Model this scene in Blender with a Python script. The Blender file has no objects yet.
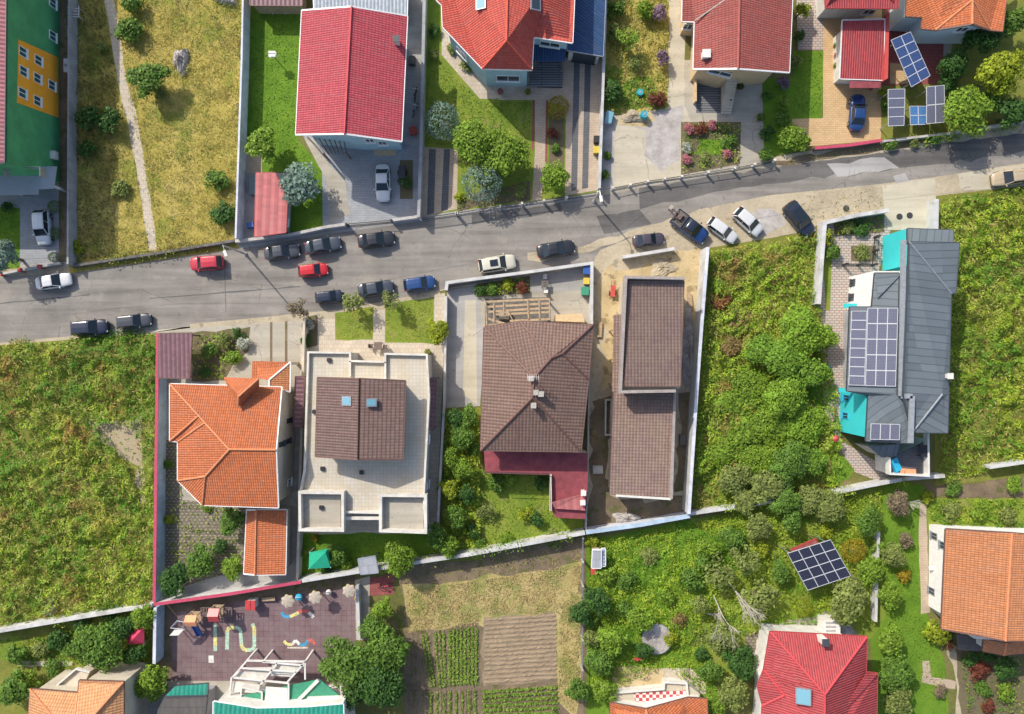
import bpy, bmesh, math, random
import numpy as np
from mathutils import Vector, Matrix
rnd = random.Random(7)
rng = np.random.default_rng(11)
scene = bpy.context.scene
COL = scene.collection
PI = math.pi
# ------------------------------------------------------------------ survey: photo measurements -> metres
S = 0.116; H = 80.0; CX, CY = 512.0, 357.0        # ground metres per pixel, flying height
def W(px, py, z=0.0):
    k = S * (1 - z / H)
    return Vector(((px - CX) * k, (CY - py) * k, z))
K = 260 / 1024
def Z(x0, y0, *pts):
    return [(x0 + p[0] * K, y0 + p[1] * K) + tuple(p[2:]) for p in pts]

# ------------------------------------------------------------------ materials
MATS = {}
def new_mat(name):
    m = bpy.data.materials.new(name); m.use_nodes = True
    nt = m.node_tree; nt.nodes.clear()
    out = nt.nodes.new('ShaderNodeOutputMaterial')
    b = nt.nodes.new('ShaderNodeBsdfPrincipled')
    nt.links.new(b.outputs[0], out.inputs[0])
    MATS[name] = m
    return m, nt, b, out
def nd(nt, t, **kw):
    n = nt.nodes.new(t)
    for k, v in kw.items():
        if k.startswith('i_'): n.inputs[k[2:].replace('_', ' ')].default_value = v
        else: setattr(n, k, v)
    return n
def c4(c): return (c[0], c[1], c[2], 1)
def ramp(nt, cols, pos=None):
    r = nt.nodes.new('ShaderNodeValToRGB')
    e = r.color_ramp.elements
    n = len(cols)
    pos = pos or [i / (n - 1) for i in range(n)]
    e[0].position = pos[0]; e[0].color = c4(cols[0]); e[1].position = pos[-1]; e[1].color = c4(cols[-1])
    for i in range(1, n - 1):
        x = e.new(pos[i]); x.color = c4(cols[i])
    return r
def noise(nt, co, scale, detail=6, rough=.6):
    n = nd(nt, 'ShaderNodeTexNoise'); n.inputs['Scale'].default_value = scale
    n.inputs['Detail'].default_value = detail; n.inputs['Roughness'].default_value = rough
    nt.links.new(co, n.inputs['Vector']); return n
def mathn(nt, op, a, b=None, c=None):
    n = nd(nt, 'ShaderNodeMath', operation=op)
    for i, v in enumerate((a, b, c)):
        if v is None: continue
        if isinstance(v, (int, float)): n.inputs[i].default_value = v
        else: nt.links.new(v, n.inputs[i])
    return n.outputs[0]
def mixc(nt, fac, a, b, mode='MIX'):
    n = nd(nt, 'ShaderNodeMix', data_type='RGBA', blend_type=mode)
    for s, v in ((0, fac), (6, a), (7, b)):
        if isinstance(v, (int, float)): n.inputs[s].default_value = v
        elif isinstance(v, tuple): n.inputs[s].default_value = c4(v)
        else: nt.links.new(v, n.inputs[s])
    return n.outputs[2]
def bump(nt, b, h, strength=.5, dist=.05):
    n = nd(nt, 'ShaderNodeBump'); n.inputs['Strength'].default_value = strength; n.inputs['Distance'].default_value = dist
    nt.links.new(h, n.inputs['Height']); nt.links.new(n.outputs[0], b.inputs['Normal'])
def obco(nt): return nd(nt, 'ShaderNodeTexCoord').outputs['Object']
def plain(name, c, rough=.6, metal=0, var=.18, scale=3.0, coat=0, spec=.5, stain=0):
    m, nt, b, o = new_mat(name)
    co = obco(nt); n = noise(nt, co, scale, 5)
    lo = tuple(max(0, x * (1 - var)) for x in c); hi = tuple(min(1, x * (1 + var)) for x in c)
    r = ramp(nt, [lo, hi], [.3, .7]); nt.links.new(n.outputs[0], r.inputs[0]); cc = r.outputs[0]
    if stain:
        n2 = noise(nt, co, .55, 9, .72); t = ramp(nt, [(0, 0, 0), (1, 1, 1)], [.50, .70]); nt.links.new(n2.outputs[0], t.inputs[0])
        cc = mixc(nt, mathn(nt, 'MULTIPLY', t.outputs[0], stain), cc, tuple(x * f for x, f in zip(c, (.48, .47, .42))))
        n3 = noise(nt, co, 14, 3, .6); bump(nt, b, n3.outputs[0], .25, .03)
    nt.links.new(cc, b.inputs['Base Color'])
    b.inputs['Roughness'].default_value = rough; b.inputs['Metallic'].default_value = metal
    b.inputs['Coat Weight'].default_value = coat; b.inputs['Specular IOR Level'].default_value = spec
    return m
def ground(name, cols, scale=.35, fine=5.0, rough=.95, bs=.6, spots=None, pos=None, finec=.35):
    """two-scale mottled ground; spots=(colour, scale, threshold)"""
    m, nt, b, o = new_mat(name)
    co = obco(nt)
    n1 = noise(nt, co, scale, 8, .65); n2 = noise(nt, co, fine, 6, .7)
    f = mathn(nt, 'ADD', mathn(nt, 'MULTIPLY', n1.outputs[0], 1 - finec), mathn(nt, 'MULTIPLY', n2.outputs[0], finec))
    k = len(cols); r = ramp(nt, cols, pos or [.34 + .32 * i / (k - 1) for i in range(k)])
    nt.links.new(f, r.inputs[0]); c = r.outputs[0]
    if spots:
        n3 = noise(nt, co, spots[1], 5, .6)
        t = mathn(nt, 'MULTIPLY', mathn(nt, 'SUBTRACT', n3.outputs[0], spots[2]), 12)
        t = nd(nt, 'ShaderNodeClamp').outputs[0] if False else mathn(nt, 'MINIMUM', mathn(nt, 'MAXIMUM', t, 0), spots[3] if len(spots) > 3 else .8)
        c = mixc(nt, t, c, spots[0])
    nt.links.new(c, b.inputs['Base Color'])
    b.inputs['Roughness'].default_value = rough; b.inputs['Specular IOR Level'].default_value = .2
    bump(nt, b, n2.outputs[0], bs, .08)
    return m
def pavers(name, c1, c2, mortar, sx=.5, sy=.25, ms=.02, dirt=.35, rot=0.0, dc=None, off=.5):
    m, nt, b, o = new_mat(name)
    mp = nd(nt, 'ShaderNodeMapping'); nt.links.new(obco(nt), mp.inputs[0]); mp.inputs['Rotation'].default_value = (0, 0, rot)
    t = nd(nt, 'ShaderNodeTexBrick'); nt.links.new(mp.outputs[0], t.inputs['Vector'])
    t.inputs['Color1'].default_value = c4(c1); t.inputs['Color2'].default_value = c4(c2); t.inputs['Mortar'].default_value = c4(mortar)
    t.inputs['Scale'].default_value = 1; t.inputs['Brick Width'].default_value = sx; t.inputs['Row Height'].default_value = sy
    t.inputs['Mortar Size'].default_value = ms; t.offset = off
    n = noise(nt, obco(nt), .7, 7, .65)
    r = ramp(nt, [(0, 0, 0), (1, 1, 1)], [.38, .68]); nt.links.new(n.outputs[0], r.inputs[0])
    d = dc or tuple(x * .55 for x in c1)
    f = mathn(nt, 'MULTIPLY', r.outputs[0], dirt)
    nt.links.new(mixc(nt, f, t.outputs[0], d), b.inputs['Base Color'])
    b.inputs['Roughness'].default_value = .85
    bump(nt, b, t.outputs['Fac'], -.4, .02)
    return m
def roofmat(name, c, kind='tile', course=.36, rib=.24, dark=.62, weather=.3, rough=.7, wc=None, spec=.3, streak=.38):
    """UV in metres: u along the eave, v up the slope."""
    m, nt, b, o = new_mat(name)
    uv = nd(nt, 'ShaderNodeUVMap').outputs[0]
    sp = nd(nt, 'ShaderNodeSeparateXYZ'); nt.links.new(uv, sp.inputs[0])
    u, v = sp.outputs[0], sp.outputs[1]
    fv = mathn(nt, 'FRACT', mathn(nt, 'DIVIDE', v, course))
    fu = mathn(nt, 'FRACT', mathn(nt, 'DIVIDE', u, rib))
    wu = mathn(nt, 'ABSOLUTE', mathn(nt, 'SUBTRACT', fu, .5))          # 0 centre .. .5 edge
    if kind == 'tile':      # pressed tile: stepped courses + soft ribs
        h = mathn(nt, 'ADD', mathn(nt, 'SUBTRACT', 1, fv), mathn(nt, 'MULTIPLY', wu, -1.2))
        groove = mathn(nt, 'MAXIMUM', mathn(nt, 'GREATER_THAN', fv, .8), mathn(nt, 'MULTIPLY', mathn(nt, 'GREATER_THAN', wu, .38), .6))
        bd = .09
    elif kind == 'course':
        h = mathn(nt, 'ADD', mathn(nt, 'MULTIPLY', mathn(nt, 'SUBTRACT', 1, fv), 1.6), mathn(nt, 'MULTIPLY', wu, -.5))
        groove = mathn(nt, 'MAXIMUM', mathn(nt, 'GREATER_THAN', fv, .68), mathn(nt, 'MULTIPLY', mathn(nt, 'GREATER_THAN', wu, .40), .5)); bd = .12
    elif kind == 'ribs':
        h = mathn(nt, 'MULTIPLY', wu, -2); groove = mathn(nt, 'GREATER_THAN', wu, .36); bd = .07
    elif kind == 'seam':
        h = mathn(nt, 'GREATER_THAN', wu, .455); groove = mathn(nt, 'GREATER_THAN', wu, .44); bd = .06
    else:                    # flat felt with laps
        h = mathn(nt, 'MULTIPLY', fv, .3); groove = mathn(nt, 'GREATER_THAN', fv, .93); bd = .02
    lw = nd(nt, 'ShaderNodeTexWhiteNoise', noise_dimensions='2D')
    cb = nd(nt, 'ShaderNodeCombineXYZ'); nt.links.new(mathn(nt, 'FLOOR', mathn(nt, 'DIVIDE', u, rib)), cb.inputs[0]); nt.links.new(mathn(nt, 'FLOOR', mathn(nt, 'DIVIDE', v, course)), cb.inputs[1])
    nt.links.new(cb.outputs[0], lw.inputs['Vector'])
    base = mixc(nt, lw.outputs['Value'], tuple(x * .86 for x in c), tuple(min(1, x * 1.12) for x in c))
    n = noise(nt, obco(nt), .45, 8, .7)
    r = ramp(nt, [(0, 0, 0), (1, 1, 1)], [.4, .72]); nt.links.new(n.outputs[0], r.inputs[0])
    base = mixc(nt, mathn(nt, 'MULTIPLY', r.outputs[0], weather), base, wc or tuple(x * .55 for x in c))
    mp = nd(nt, 'ShaderNodeMapping'); nt.links.new(uv, mp.inputs[0]); mp.inputs['Scale'].default_value = (2.6, .22, 1)
    ns = noise(nt, mp.outputs[0], 1.0, 6, .65); rs = ramp(nt, [(0, 0, 0), (1, 1, 1)], [.48, .68]); nt.links.new(ns.outputs[0], rs.inputs[0])
    g_ = sum(c) / 3; base = mixc(nt, mathn(nt, 'MULTIPLY', rs.outputs[0], streak), base, tuple(.45 * x + .35 * g_ + .04 for x in c))
    nf = noise(nt, obco(nt), 3.2, 4, .7); rf = ramp(nt, [(0, 0, 0), (1, 1, 1)], [.60, .72]); nt.links.new(nf.outputs[0], rf.inputs[0])
    base = mixc(nt, mathn(nt, 'MULTIPLY', rf.outputs[0], streak * .7), base, tuple(x * .5 + .03 for x in c))
    base = mixc(nt, mathn(nt, 'MULTIPLY', groove, 1 - dark), base, tuple(x * .25 for x in c))
    nt.links.new(base, b.inputs['Base Color'])
    b.inputs['Roughness'].default_value = rough; b.inputs['Specular IOR Level'].default_value = spec
    bump(nt, b, h, .8, bd)
    return m
def leafmat(name, cols, patch=None, pscale=.25, transl=.3):
    m, nt, b, out = new_mat(name)
    g = nd(nt, 'ShaderNodeNewGeometry')
    r = ramp(nt, cols); nt.links.new(g.outputs['Random Per Island'], r.inputs[0]); c = r.outputs[0]
    n = noise(nt, nd(nt, 'ShaderNodeTexCoord').outputs['Object'], pscale, 5, .6)
    if patch:
        for qi, (pc, lo, hi, amt, *ps) in enumerate(patch):
            if ps:
                mq = nd(nt, 'ShaderNodeMapping'); nt.links.new(nd(nt, 'ShaderNodeTexCoord').outputs['Object'], mq.inputs[0]); mq.inputs['Location'].default_value = (13.7 * qi, 5.1 * qi, 0); n = noise(nt, mq.outputs[0], ps[0], 6, .68)
            rr = ramp(nt, [(0, 0, 0), (1, 1, 1)], [lo, hi]); nt.links.new(n.outputs[0], rr.inputs[0])
            c = mixc(nt, mathn(nt, 'MULTIPLY', rr.outputs[0], amt), c, pc)
    nt.links.new(c, b.inputs['Base Color']); b.inputs['Roughness'].default_value = .6; b.inputs['Specular IOR Level'].default_value = .25
    tr = nd(nt, 'ShaderNodeBsdfTranslucent'); nt.links.new(c, tr.inputs[0])
    mx = nd(nt, 'ShaderNodeMixShader'); mx.inputs[0].default_value = transl
    nt.links.new(b.outputs[0], mx.inputs[1]); nt.links.new(tr.outputs[0], mx.inputs[2]); nt.links.new(mx.outputs[0], out.inputs[0])
    return m
def glassmat(name, c, rough=.08):
    m, nt, b, o = new_mat(name)
    b.inputs['Base Color'].default_value = c4(c); b.inputs['Roughness'].default_value = rough; b.inputs['Specular IOR Level'].default_value = .6
    return m

# ------------------------------------------------------------------ object helpers
ORG = {}
def link(o, parent=None):
    COL.objects.link(o)
    if parent is not None: o.parent = parent
    return o
def props(o, label=None, cat=None, group=None, kind=None):
    if label: o['label'] = label
    if cat: o['category'] = cat
    if group: o['group'] = group
    if kind: o['kind'] = kind
    return o
def thing(name, label, cat, loc=(0, 0, 0), group=None, rz=0.0):
    o = bpy.data.objects.new(name, None); link(o); o.location = loc; o.rotation_euler = (0, 0, rz)
    o.empty_display_size = .3
    props(o, label, cat, group); ORG[o.name] = Vector(loc)
    return o
class MB:
    """collects shapes in world metres, links them as one mesh object"""
    def __init__(s): s.v = []; s.f = []; s.uv = None; s.smooth = []
    def poly(s, pts, flip=False):
        i = len(s.v); s.v += [Vector(p) for p in pts]; f = list(range(i, i + len(pts)))
        s.f.append(f[::-1] if flip else f); return f
    def prism(s, xy, z0, z1):
        xy = [Vector((p[0], p[1])) for p in xy]
        a = sum(xy[i].x * xy[(i + 1) % len(xy)].y - xy[(i + 1) % len(xy)].x * xy[i].y for i in range(len(xy)))
        if a < 0: xy = xy[::-1]
        n = len(xy); i = len(s.v)
        zt = z1 if isinstance(z1, (list, tuple)) else [z1] * n
        if a < 0 and isinstance(z1, (list, tuple)): zt = list(z1)[::-1]
        s.v += [Vector((p.x, p.y, z0)) for p in xy] + [Vector((p.x, p.y, zt[k])) for k, p in enumerate(xy)]
        s.f.append([i + k for k in range(n)][::-1]); s.f.append([i + n + k for k in range(n)])
        for k in range(n):
            k2 = (k + 1) % n; s.f.append([i + k, i + k2, i + n + k2, i + n + k])
        return s
    def box(s, c, size, rz=0.0, M=None):
        hx, hy, hz = size[0] / 2, size[1] / 2, size[2] / 2
        R = M or Matrix.Rotation(rz, 3, 'Z'); c = Vector(c); i = len(s.v)
        for (x, y, z) in ((-1,-1,-1),(1,-1,-1),(1,1,-1),(-1,1,-1),(-1,-1,1),(1,-1,1),(1,1,1),(-1,1,1)):
            s.v.append(c + R @ Vector((x * hx, y * hy, z * hz)))
        for f in ((3,2,1,0),(4,5,6,7),(0,1,5,4),(1,2,6,5),(2,3,7,6),(3,0,4,7)): s.f.append([i + k for k in f])
        return s
    def bar(s, a, b, w, h=None):
        a = Vector(a); b = Vector(b); d = b - a
        if d.length < 1e-5: return s
        q = d.to_track_quat('X', 'Z').to_matrix()
        return s.box((a + b) / 2, (d.length, w, h or w), M=q)
    def tube(s, a, b, r0, r1=None, n=8, cap=True):
        r1 = r0 if r1 is None else r1
        a = Vector(a); b = Vector(b); d = (b - a)
        if d.length < 1e-6: return s
        q = d.to_track_quat('Z', 'Y').to_matrix(); i = len(s.v)
        for (p, r) in ((a, r0), (b, r1)):
            for k in range(n):
                t = 2 * PI * k / n; s.v.append(p + q @ Vector((r * math.cos(t), r * math.sin(t), 0)))
        for k in range(n):
            k2 = (k + 1) % n; s.f.append([i + k, i + k2, i + n + k2, i + n + k])
        if cap: s.f.append([i + k for k in range(n)][::-1]); s.f.append([i + n + k for k in range(n)])
        return s
    def lathe(s, c, prof, n=20, wob=None):
        i = len(s.v); c = Vector(c); m = len(prof)
        for k in range(n):
            t = 2 * PI * k / n; w = wob(t) if wob else 1
            for (r, z) in prof: s.v.append(c + Vector((r * w * math.cos(t), r * w * math.sin(t), z)))
        for k in range(n):
            k2 = (k + 1) % n
            for j in range(m - 1): s.f.append([i + k * m + j, i + k2 * m + j, i + k2 * m + j + 1, i + k * m + j + 1])
        s.f.append([i + k * m + m - 1 for k in range(n)]); s.f.append([i + k * m for k in range(n)][::-1])
        return s
    def ribbon(s, pts, t, z0, z1, closed=False):
        """wall of thickness t along a 2-D polyline, mitred"""
        P = [Vector((p[0], p[1])) for p in pts]; n = len(P); L = []; R = []
        for i in range(n):
            if closed: d0 = (P[i] - P[i - 1]).normalized(); d1 = (P[(i + 1) % n] - P[i]).normalized()
            else:
                d1 = (P[i + 1] - P[i]).normalized() if i < n - 1 else None; d0 = (P[i] - P[i - 1]).normalized() if i > 0 else d1
                if d1 is None: d1 = d0
            b = d0 + d1; b = b.normalized() if b.length > 1e-4 else d0
            nn = Vector((-b.y, b.x)); c = max(.35, nn.dot(Vector((-d1.y, d1.x))))
            L.append(P[i] + nn * (t / 2 / c)); R.append(P[i] - nn * (t / 2 / c))
        i0 = len(s.v)
        for i in range(n):
            for q, z in ((L[i], z0), (R[i], z0), (R[i], z1), (L[i], z1)): s.v.append(Vector((q.x, q.y, z)))
        for i in range(n if closed else n - 1):
            a = i0 + 4 * i; b = i0 + 4 * ((i + 1) % n)
            for k in range(4):
                k2 = (k + 1) % 4; s.f.append([a + k, b + k, b + k2, a + k2])
        if not closed:
            s.f.append([i0, i0 + 1, i0 + 2, i0 + 3]); e = i0 + 4 * (n - 1); s.f.append([e + 3, e + 2, e + 1, e])
        return s
    def build(s, name, mat, parent=None, smooth=False, uvs=False, bevel=0):
        org = ORG.get(parent.name, Vector()) if parent is not None else Vector()
        me = bpy.data.meshes.new(name)
        me.from_pydata([tuple(v - org) for v in s.v], [], s.f); me.update()
        bm = bmesh.new(); bm.from_mesh(me)
        bmesh.ops.recalc_face_normals(bm, faces=bm.faces) if not uvs else None
        if uvs:
            lay = bm.loops.layers.uv.new('UVMap')
            for f in bm.faces:
                n = f.normal
                ud = Vector((0, 0, 1)).cross(n)
                ud = ud.normalized() if ud.length > .02 else Vector((1, 0, 0))
                vd = n.cross(ud)
                for l in f.loops: l[lay].uv = (l.vert.co.dot(ud), l.vert.co.dot(vd))
        bm.to_mesh(me); bm.free()
        if smooth:
            for p in me.polygons: p.use_smooth = True
        me.materials.append(mat if not isinstance(mat, str) else MATS[mat])
        o = bpy.data.objects.new(name, me); link(o, parent); ORG[o.name] = org
        if bevel:
            b = o.modifiers.new('bevel', 'BEVEL'); b.width = bevel; b.segments = 2; b.limit_method = 'ANGLE'
        return o
def sheet(name, pts, mat, layer, jag=0.0, step=1.2):
    """a ground surface of the setting; jag roughens the outline (metres)"""
    P = [W(p[0], p[1]) for p in pts]
    if jag:
        Q = []
        for i, p in enumerate(P):
            q = P[(i + 1) % len(P)]; n = max(1, int((q - p).length / step))
            for k in range(n):
                a = p.lerp(q, k / n); Q.append(a + Vector((rnd.gauss(0, jag), rnd.gauss(0, jag), 0)))
        P = Q
    z = .004 * layer
    me = bpy.data.meshes.new(name); bm = bmesh.new()
    f = bm.faces.new([bm.verts.new((p.x, p.y, z)) for p in P]); f.normal_update()
    if f.normal.z < 0: f.normal_flip()
    bmesh.ops.triangulate(bm, faces=bm.faces[:]); bm.to_mesh(me); bm.free()
    me.materials.append(MATS[mat]); o = bpy.data.objects.new(name, me); link(o); o['kind'] = 'structure'
    return o
def inset(P, d):
    n = len(P); a = sum(P[i].x * P[(i + 1) % n].y - P[(i + 1) % n].x * P[i].y for i in range(n)); sg = 1 if a > 0 else -1
    out = []
    for i in range(n):
        d0 = (P[i] - P[i - 1]).normalized(); d1 = (P[(i + 1) % n] - P[i]).normalized()
        n0 = Vector((-d0.y, d0.x)) * sg; n1 = Vector((-d1.y, d1.x)) * sg
        b = n0 + n1
        if b.length < .2: out.append(P[i] + n0 * d); continue
        b.normalize(); out.append(P[i] + b * (d / max(.4, b.dot(n0))))
    return out
EDGES = {}
def add_walls(root, P, ztop, mat, z0=0.0, name='wall', part=None):
    """P world 2-D outline, ztop number or per-vertex list"""
    zt = ztop if isinstance(ztop, (list, tuple)) else [ztop] * len(P)
    m = MB().prism(P, z0, list(zt)); o = m.build(name, mat, root)
    n = len(P); a = sum(P[i].x * P[(i + 1) % n].y - P[(i + 1) % n].x * P[i].y for i in range(n)); sg = 1 if a > 0 else -1
    for i in range(n):
        p, q = P[i], P[(i + 1) % n]; d = (q - p).normalized()
        EDGES.setdefault(root.name, []).append((p.copy(), q.copy(), min(zt[i], zt[(i + 1) % n]) + abs(zt[i] - zt[(i + 1) % n]) * .5, Vector((d.y, -d.x)) * sg, z0))
    return o
def roof(root, V, F, mat, wallmat=None, over=.4, th=.16, trim='white_trim', cap=None, name='roof', z0=0.0, wall_z=None, gut=True, wallout=None):
    """V: (px,py,z) corners, F: index loops. Builds roof planes, fascia/gutter, ridge caps and walls beneath."""
    use = sorted({i for f in F for i in f}); V = [V[i] for i in use]; F = [[use.index(i) for i in f] for f in F]
    P = [W(*v) for v in V]; m = MB(); m.v = [p.copy() for p in P]
    fl = []
    for f in F:
        a = Vector()
        for i in range(len(f)): a += P[f[i]].cross(P[f[(i + 1) % len(f)]])
        fl.append(list(f) if a.z > 0 else list(f)[::-1])
    ed = {}
    for f in fl:
        for i in range(len(f)): ed.setdefault(frozenset((f[i], f[(i + 1) % len(f)])), []).append((f[i], f[(i + 1) % len(f)]))
    bnd = [e[0] for e in ed.values() if len(e) == 1]
    nv = len(P); m.v += [p - Vector((0, 0, th)) for p in P]
    m.f = [list(f) for f in fl] + [[i + nv for i in f][::-1] for f in fl] + [[b, a, a + nv, b + nv] for a, b in bnd]
    r = m.build(name, mat, root, uvs=True)
    adj = {}
    for a, b in bnd: adj.setdefault(a, []).append(b); adj.setdefault(b, []).append(a)
    st = bnd[0][0]; loop = [st]; prev = st; k = bnd[0][1]
    while k != st and len(loop) < 80:
        loop.append(k); n_ = [q for q in adj[k] if q != prev]; prev, k = k, n_[0]
    if gut:
        g = MB()
        for i in range(len(loop)):
            a, b = P[loop[i]], P[loop[(i + 1) % len(loop)]]
            g.bar(a - Vector((0, 0, th * .55)), b - Vector((0, 0, th * .55)), .16, .17)
        g.build('gutter', trim, r)
    if cap:
        c = MB(); any_ = False
        for key, e in ed.items():
            if len(e) == 2:
                a, b = P[e[0][0]], P[e[0][1]]
                c.tube(a + Vector((0, 0, .02)), b + Vector((0, 0, .02)), .11, n=6); any_ = True
        if any_: c.build('ridge_cap', cap, r)
    if wallmat:
        L2 = [P[i].xy for i in loop]
        I = inset([Vector(p) for p in L2], over)
        zt = [(wall_z if wall_z else P[i].z - th - .03) for i in loop]
        add_walls(root, I, zt, wallmat, z0)
    return r
CAM = Vector((0, 0, H))
def facade_hit(root, px, py):
    g = W(px, py).xy; best = None
    for (a, b, zt, n, z0) in EDGES.get(root.name, []):
        d = b - a; den = d.x * g.y - d.y * g.x
        if abs(den) < 1e-6: continue
        t = (d.x * a.y - d.y * a.x) / den
        if not 0 < t < 1.2: continue
        p = g * t; s = (p - a).dot(d) / d.length_squared; z = H * (1 - t)
        if -.02 <= s <= 1.02 and z0 - .3 <= z <= zt + .6 and n.dot(-p) > 0:
            if best is None or z > best[2]: best = (p, d.normalized(), z, n)
    return best
def window(root, px, py, w=1.1, h=1.3, frame='white_frame', glass='glass', name='window', mull=1):
    hit = facade_hit(root, px, py)
    if not hit: print('no facade for window', root.name, px, py); return None
    p, d, z, n = hit
    return window_at(root, Vector((p.x, p.y, z)), d, n, w, h, frame, glass, name, mull)
def window_at(root, c, d, n, w, h, frame='white_frame', glass='glass', name='window', mull=1):
    d3 = Vector((d.x, d.y, 0)); n3 = Vector((n.x, n.y, 0)); up = Vector((0, 0, 1)); c = Vector(c)
    M = Matrix((d3, n3, up)).transposed(); f = MB(); e = .06
    for sx in (-1, 1): f.box(c + d3 * sx * (w / 2 - e / 2) + n3 * .04, (e, .1, h), M=M)
    for sz in (-1, 1): f.box(c + up * sz * (h / 2 - e / 2) + n3 * .04, (w - 2 * e, .1, e), M=M)
    for k in range(mull): f.box(c + d3 * (-w / 2 + w * (k + 1) / (mull + 1)) + n3 * .035, (.06, .09, h - 2 * e), M=M)
    f.box(c - up * (h / 2 + .04) + n3 * .1, (w + .16, .22, .07), M=M)
    o = f.build(name, frame, root)
    MB().box(c + n3 * .015, (w - .1, .04, h - .1), M=M).build('pane', glass, o)
    return o
def wall_line(name, label, pts, h, t, mat, cap=None, cat='wall', group=None, capname='coping', caph=.08, posts=0, postmat=None):
    P = [W(p[0], p[1], h).xy for p in pts]
    c = sum((Vector(p) for p in P), Vector((0, 0))) / len(P)
    r = thing(name, label, cat, (c.x, c.y, 0), group)
    MB().ribbon(P, t, 0, h - (caph if cap else 0)).build('wall_body', mat, r)
    if cap: MB().ribbon(P, t + .05, h - caph, h).build(capname, cap, r)
    if posts:
        tot = 0
        for a, b in zip(P[:-1], P[1:]):
            n = max(1, round((b - a).length / posts))
            for k in range(n):
                q = Vector(a).lerp(Vector(b), k / n)
                MB().box((q.x, q.y, (h + .15) / 2), (t + .18, t + .18, h + .15)).build('post', postmat or mat, r)
    return r
def fence_line(name, label, pts, h, mat, postmat, spacing=2.2, cat='fence', infill='bars', group=None):
    P = [W(p[0], p[1], h).xy for p in pts]; c = sum((Vector(p) for p in P), Vector((0, 0))) / len(P)
    r = thing(name, label, cat, (c.x, c.y, 0), group); m = MB(); ps = []
    for a, b in zip(P[:-1], P[1:]):
        a = Vector(a); b = Vector(b); n = max(1, round((b - a).length / spacing))
        for k in range(n): ps.append(a.lerp(b, k / n))
        A = Vector((a.x, a.y, 0)); B = Vector((b.x, b.y, 0)); up = Vector((0, 0, 1))
        for q in (.12, h - .06): m.bar(A + up * q, B + up * q, .06, .06)
        k = max(2, int((b - a).length / .16))
        for i in range(k + 1):
            p = A.lerp(B, i / k); m.bar(p + up * .05, p + up * (h), .025 if infill == 'bars' else .012)
    ps.append(Vector(P[-1]))
    m.build('railing', mat, r)
    for p in ps: MB().box((p.x, p.y, (h + .12) / 2), (.22, .22, h + .12)).build('post', postmat, r)
    return r
def blade(me_name, Cn, N, sz, asp, curl=.18):
    """numpy leaf rhombi -> mesh"""
    Cn = np.asarray(Cn); n = len(Cn)
    N = N / (np.linalg.norm(N, axis=1, keepdims=True) + 1e-9)
    R = rng.normal(size=(n, 3)); T = np.cross(N, R); T /= (np.linalg.norm(T, axis=1, keepdims=True) + 1e-9); B = np.cross(N, T)
    s = np.asarray(sz).reshape(-1, 1) * np.ones((n, 1)); w = s * asp
    V = np.empty((n, 4, 3)); V[:, 0] = Cn + T * s - N * s * curl; V[:, 1] = Cn + B * w; V[:, 2] = Cn - T * s - N * s * curl; V[:, 3] = Cn - B * w
    me = bpy.data.meshes.new(me_name)
    me.vertices.add(n * 4); me.vertices.foreach_set('co', V.reshape(-1).astype(np.float32))
    me.loops.add(n * 4); me.loops.foreach_set('vertex_index', np.arange(n * 4, dtype=np.int32))
    me.polygons.add(n); me.polygons.foreach_set('loop_start', np.arange(0, n * 4, 4, dtype=np.int32))
    me.update(); me.validate()
    return me
def in_poly(X, Y, P):
    c = np.zeros(len(X), bool); j = len(P) - 1
    for i in range(len(P)):
        xi, yi = P[i]; xj, yj = P[j]
        if yi != yj: c ^= ((yi > Y) != (yj > Y)) & (X < (xj - xi) * (Y - yi) / (yj - yi) + xi)
        j = i
    return c
def vnoise(X, Y, sc, seed):
    """cheap smooth value noise 0..1"""
    g = np.random.default_rng(seed).random((64, 64)); x = (X * sc) % 63; y = (Y * sc) % 63
    i = x.astype(int); j = y.astype(int); fx = x - i; fy = y - j; fx = fx * fx * (3 - 2 * fx); fy = fy * fy * (3 - 2 * fy)
    return (g[i, j] * (1 - fx) + g[i + 1, j] * fx) * (1 - fy) + (g[i, j + 1] * (1 - fx) + g[i + 1, j + 1] * fx) * fy
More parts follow.
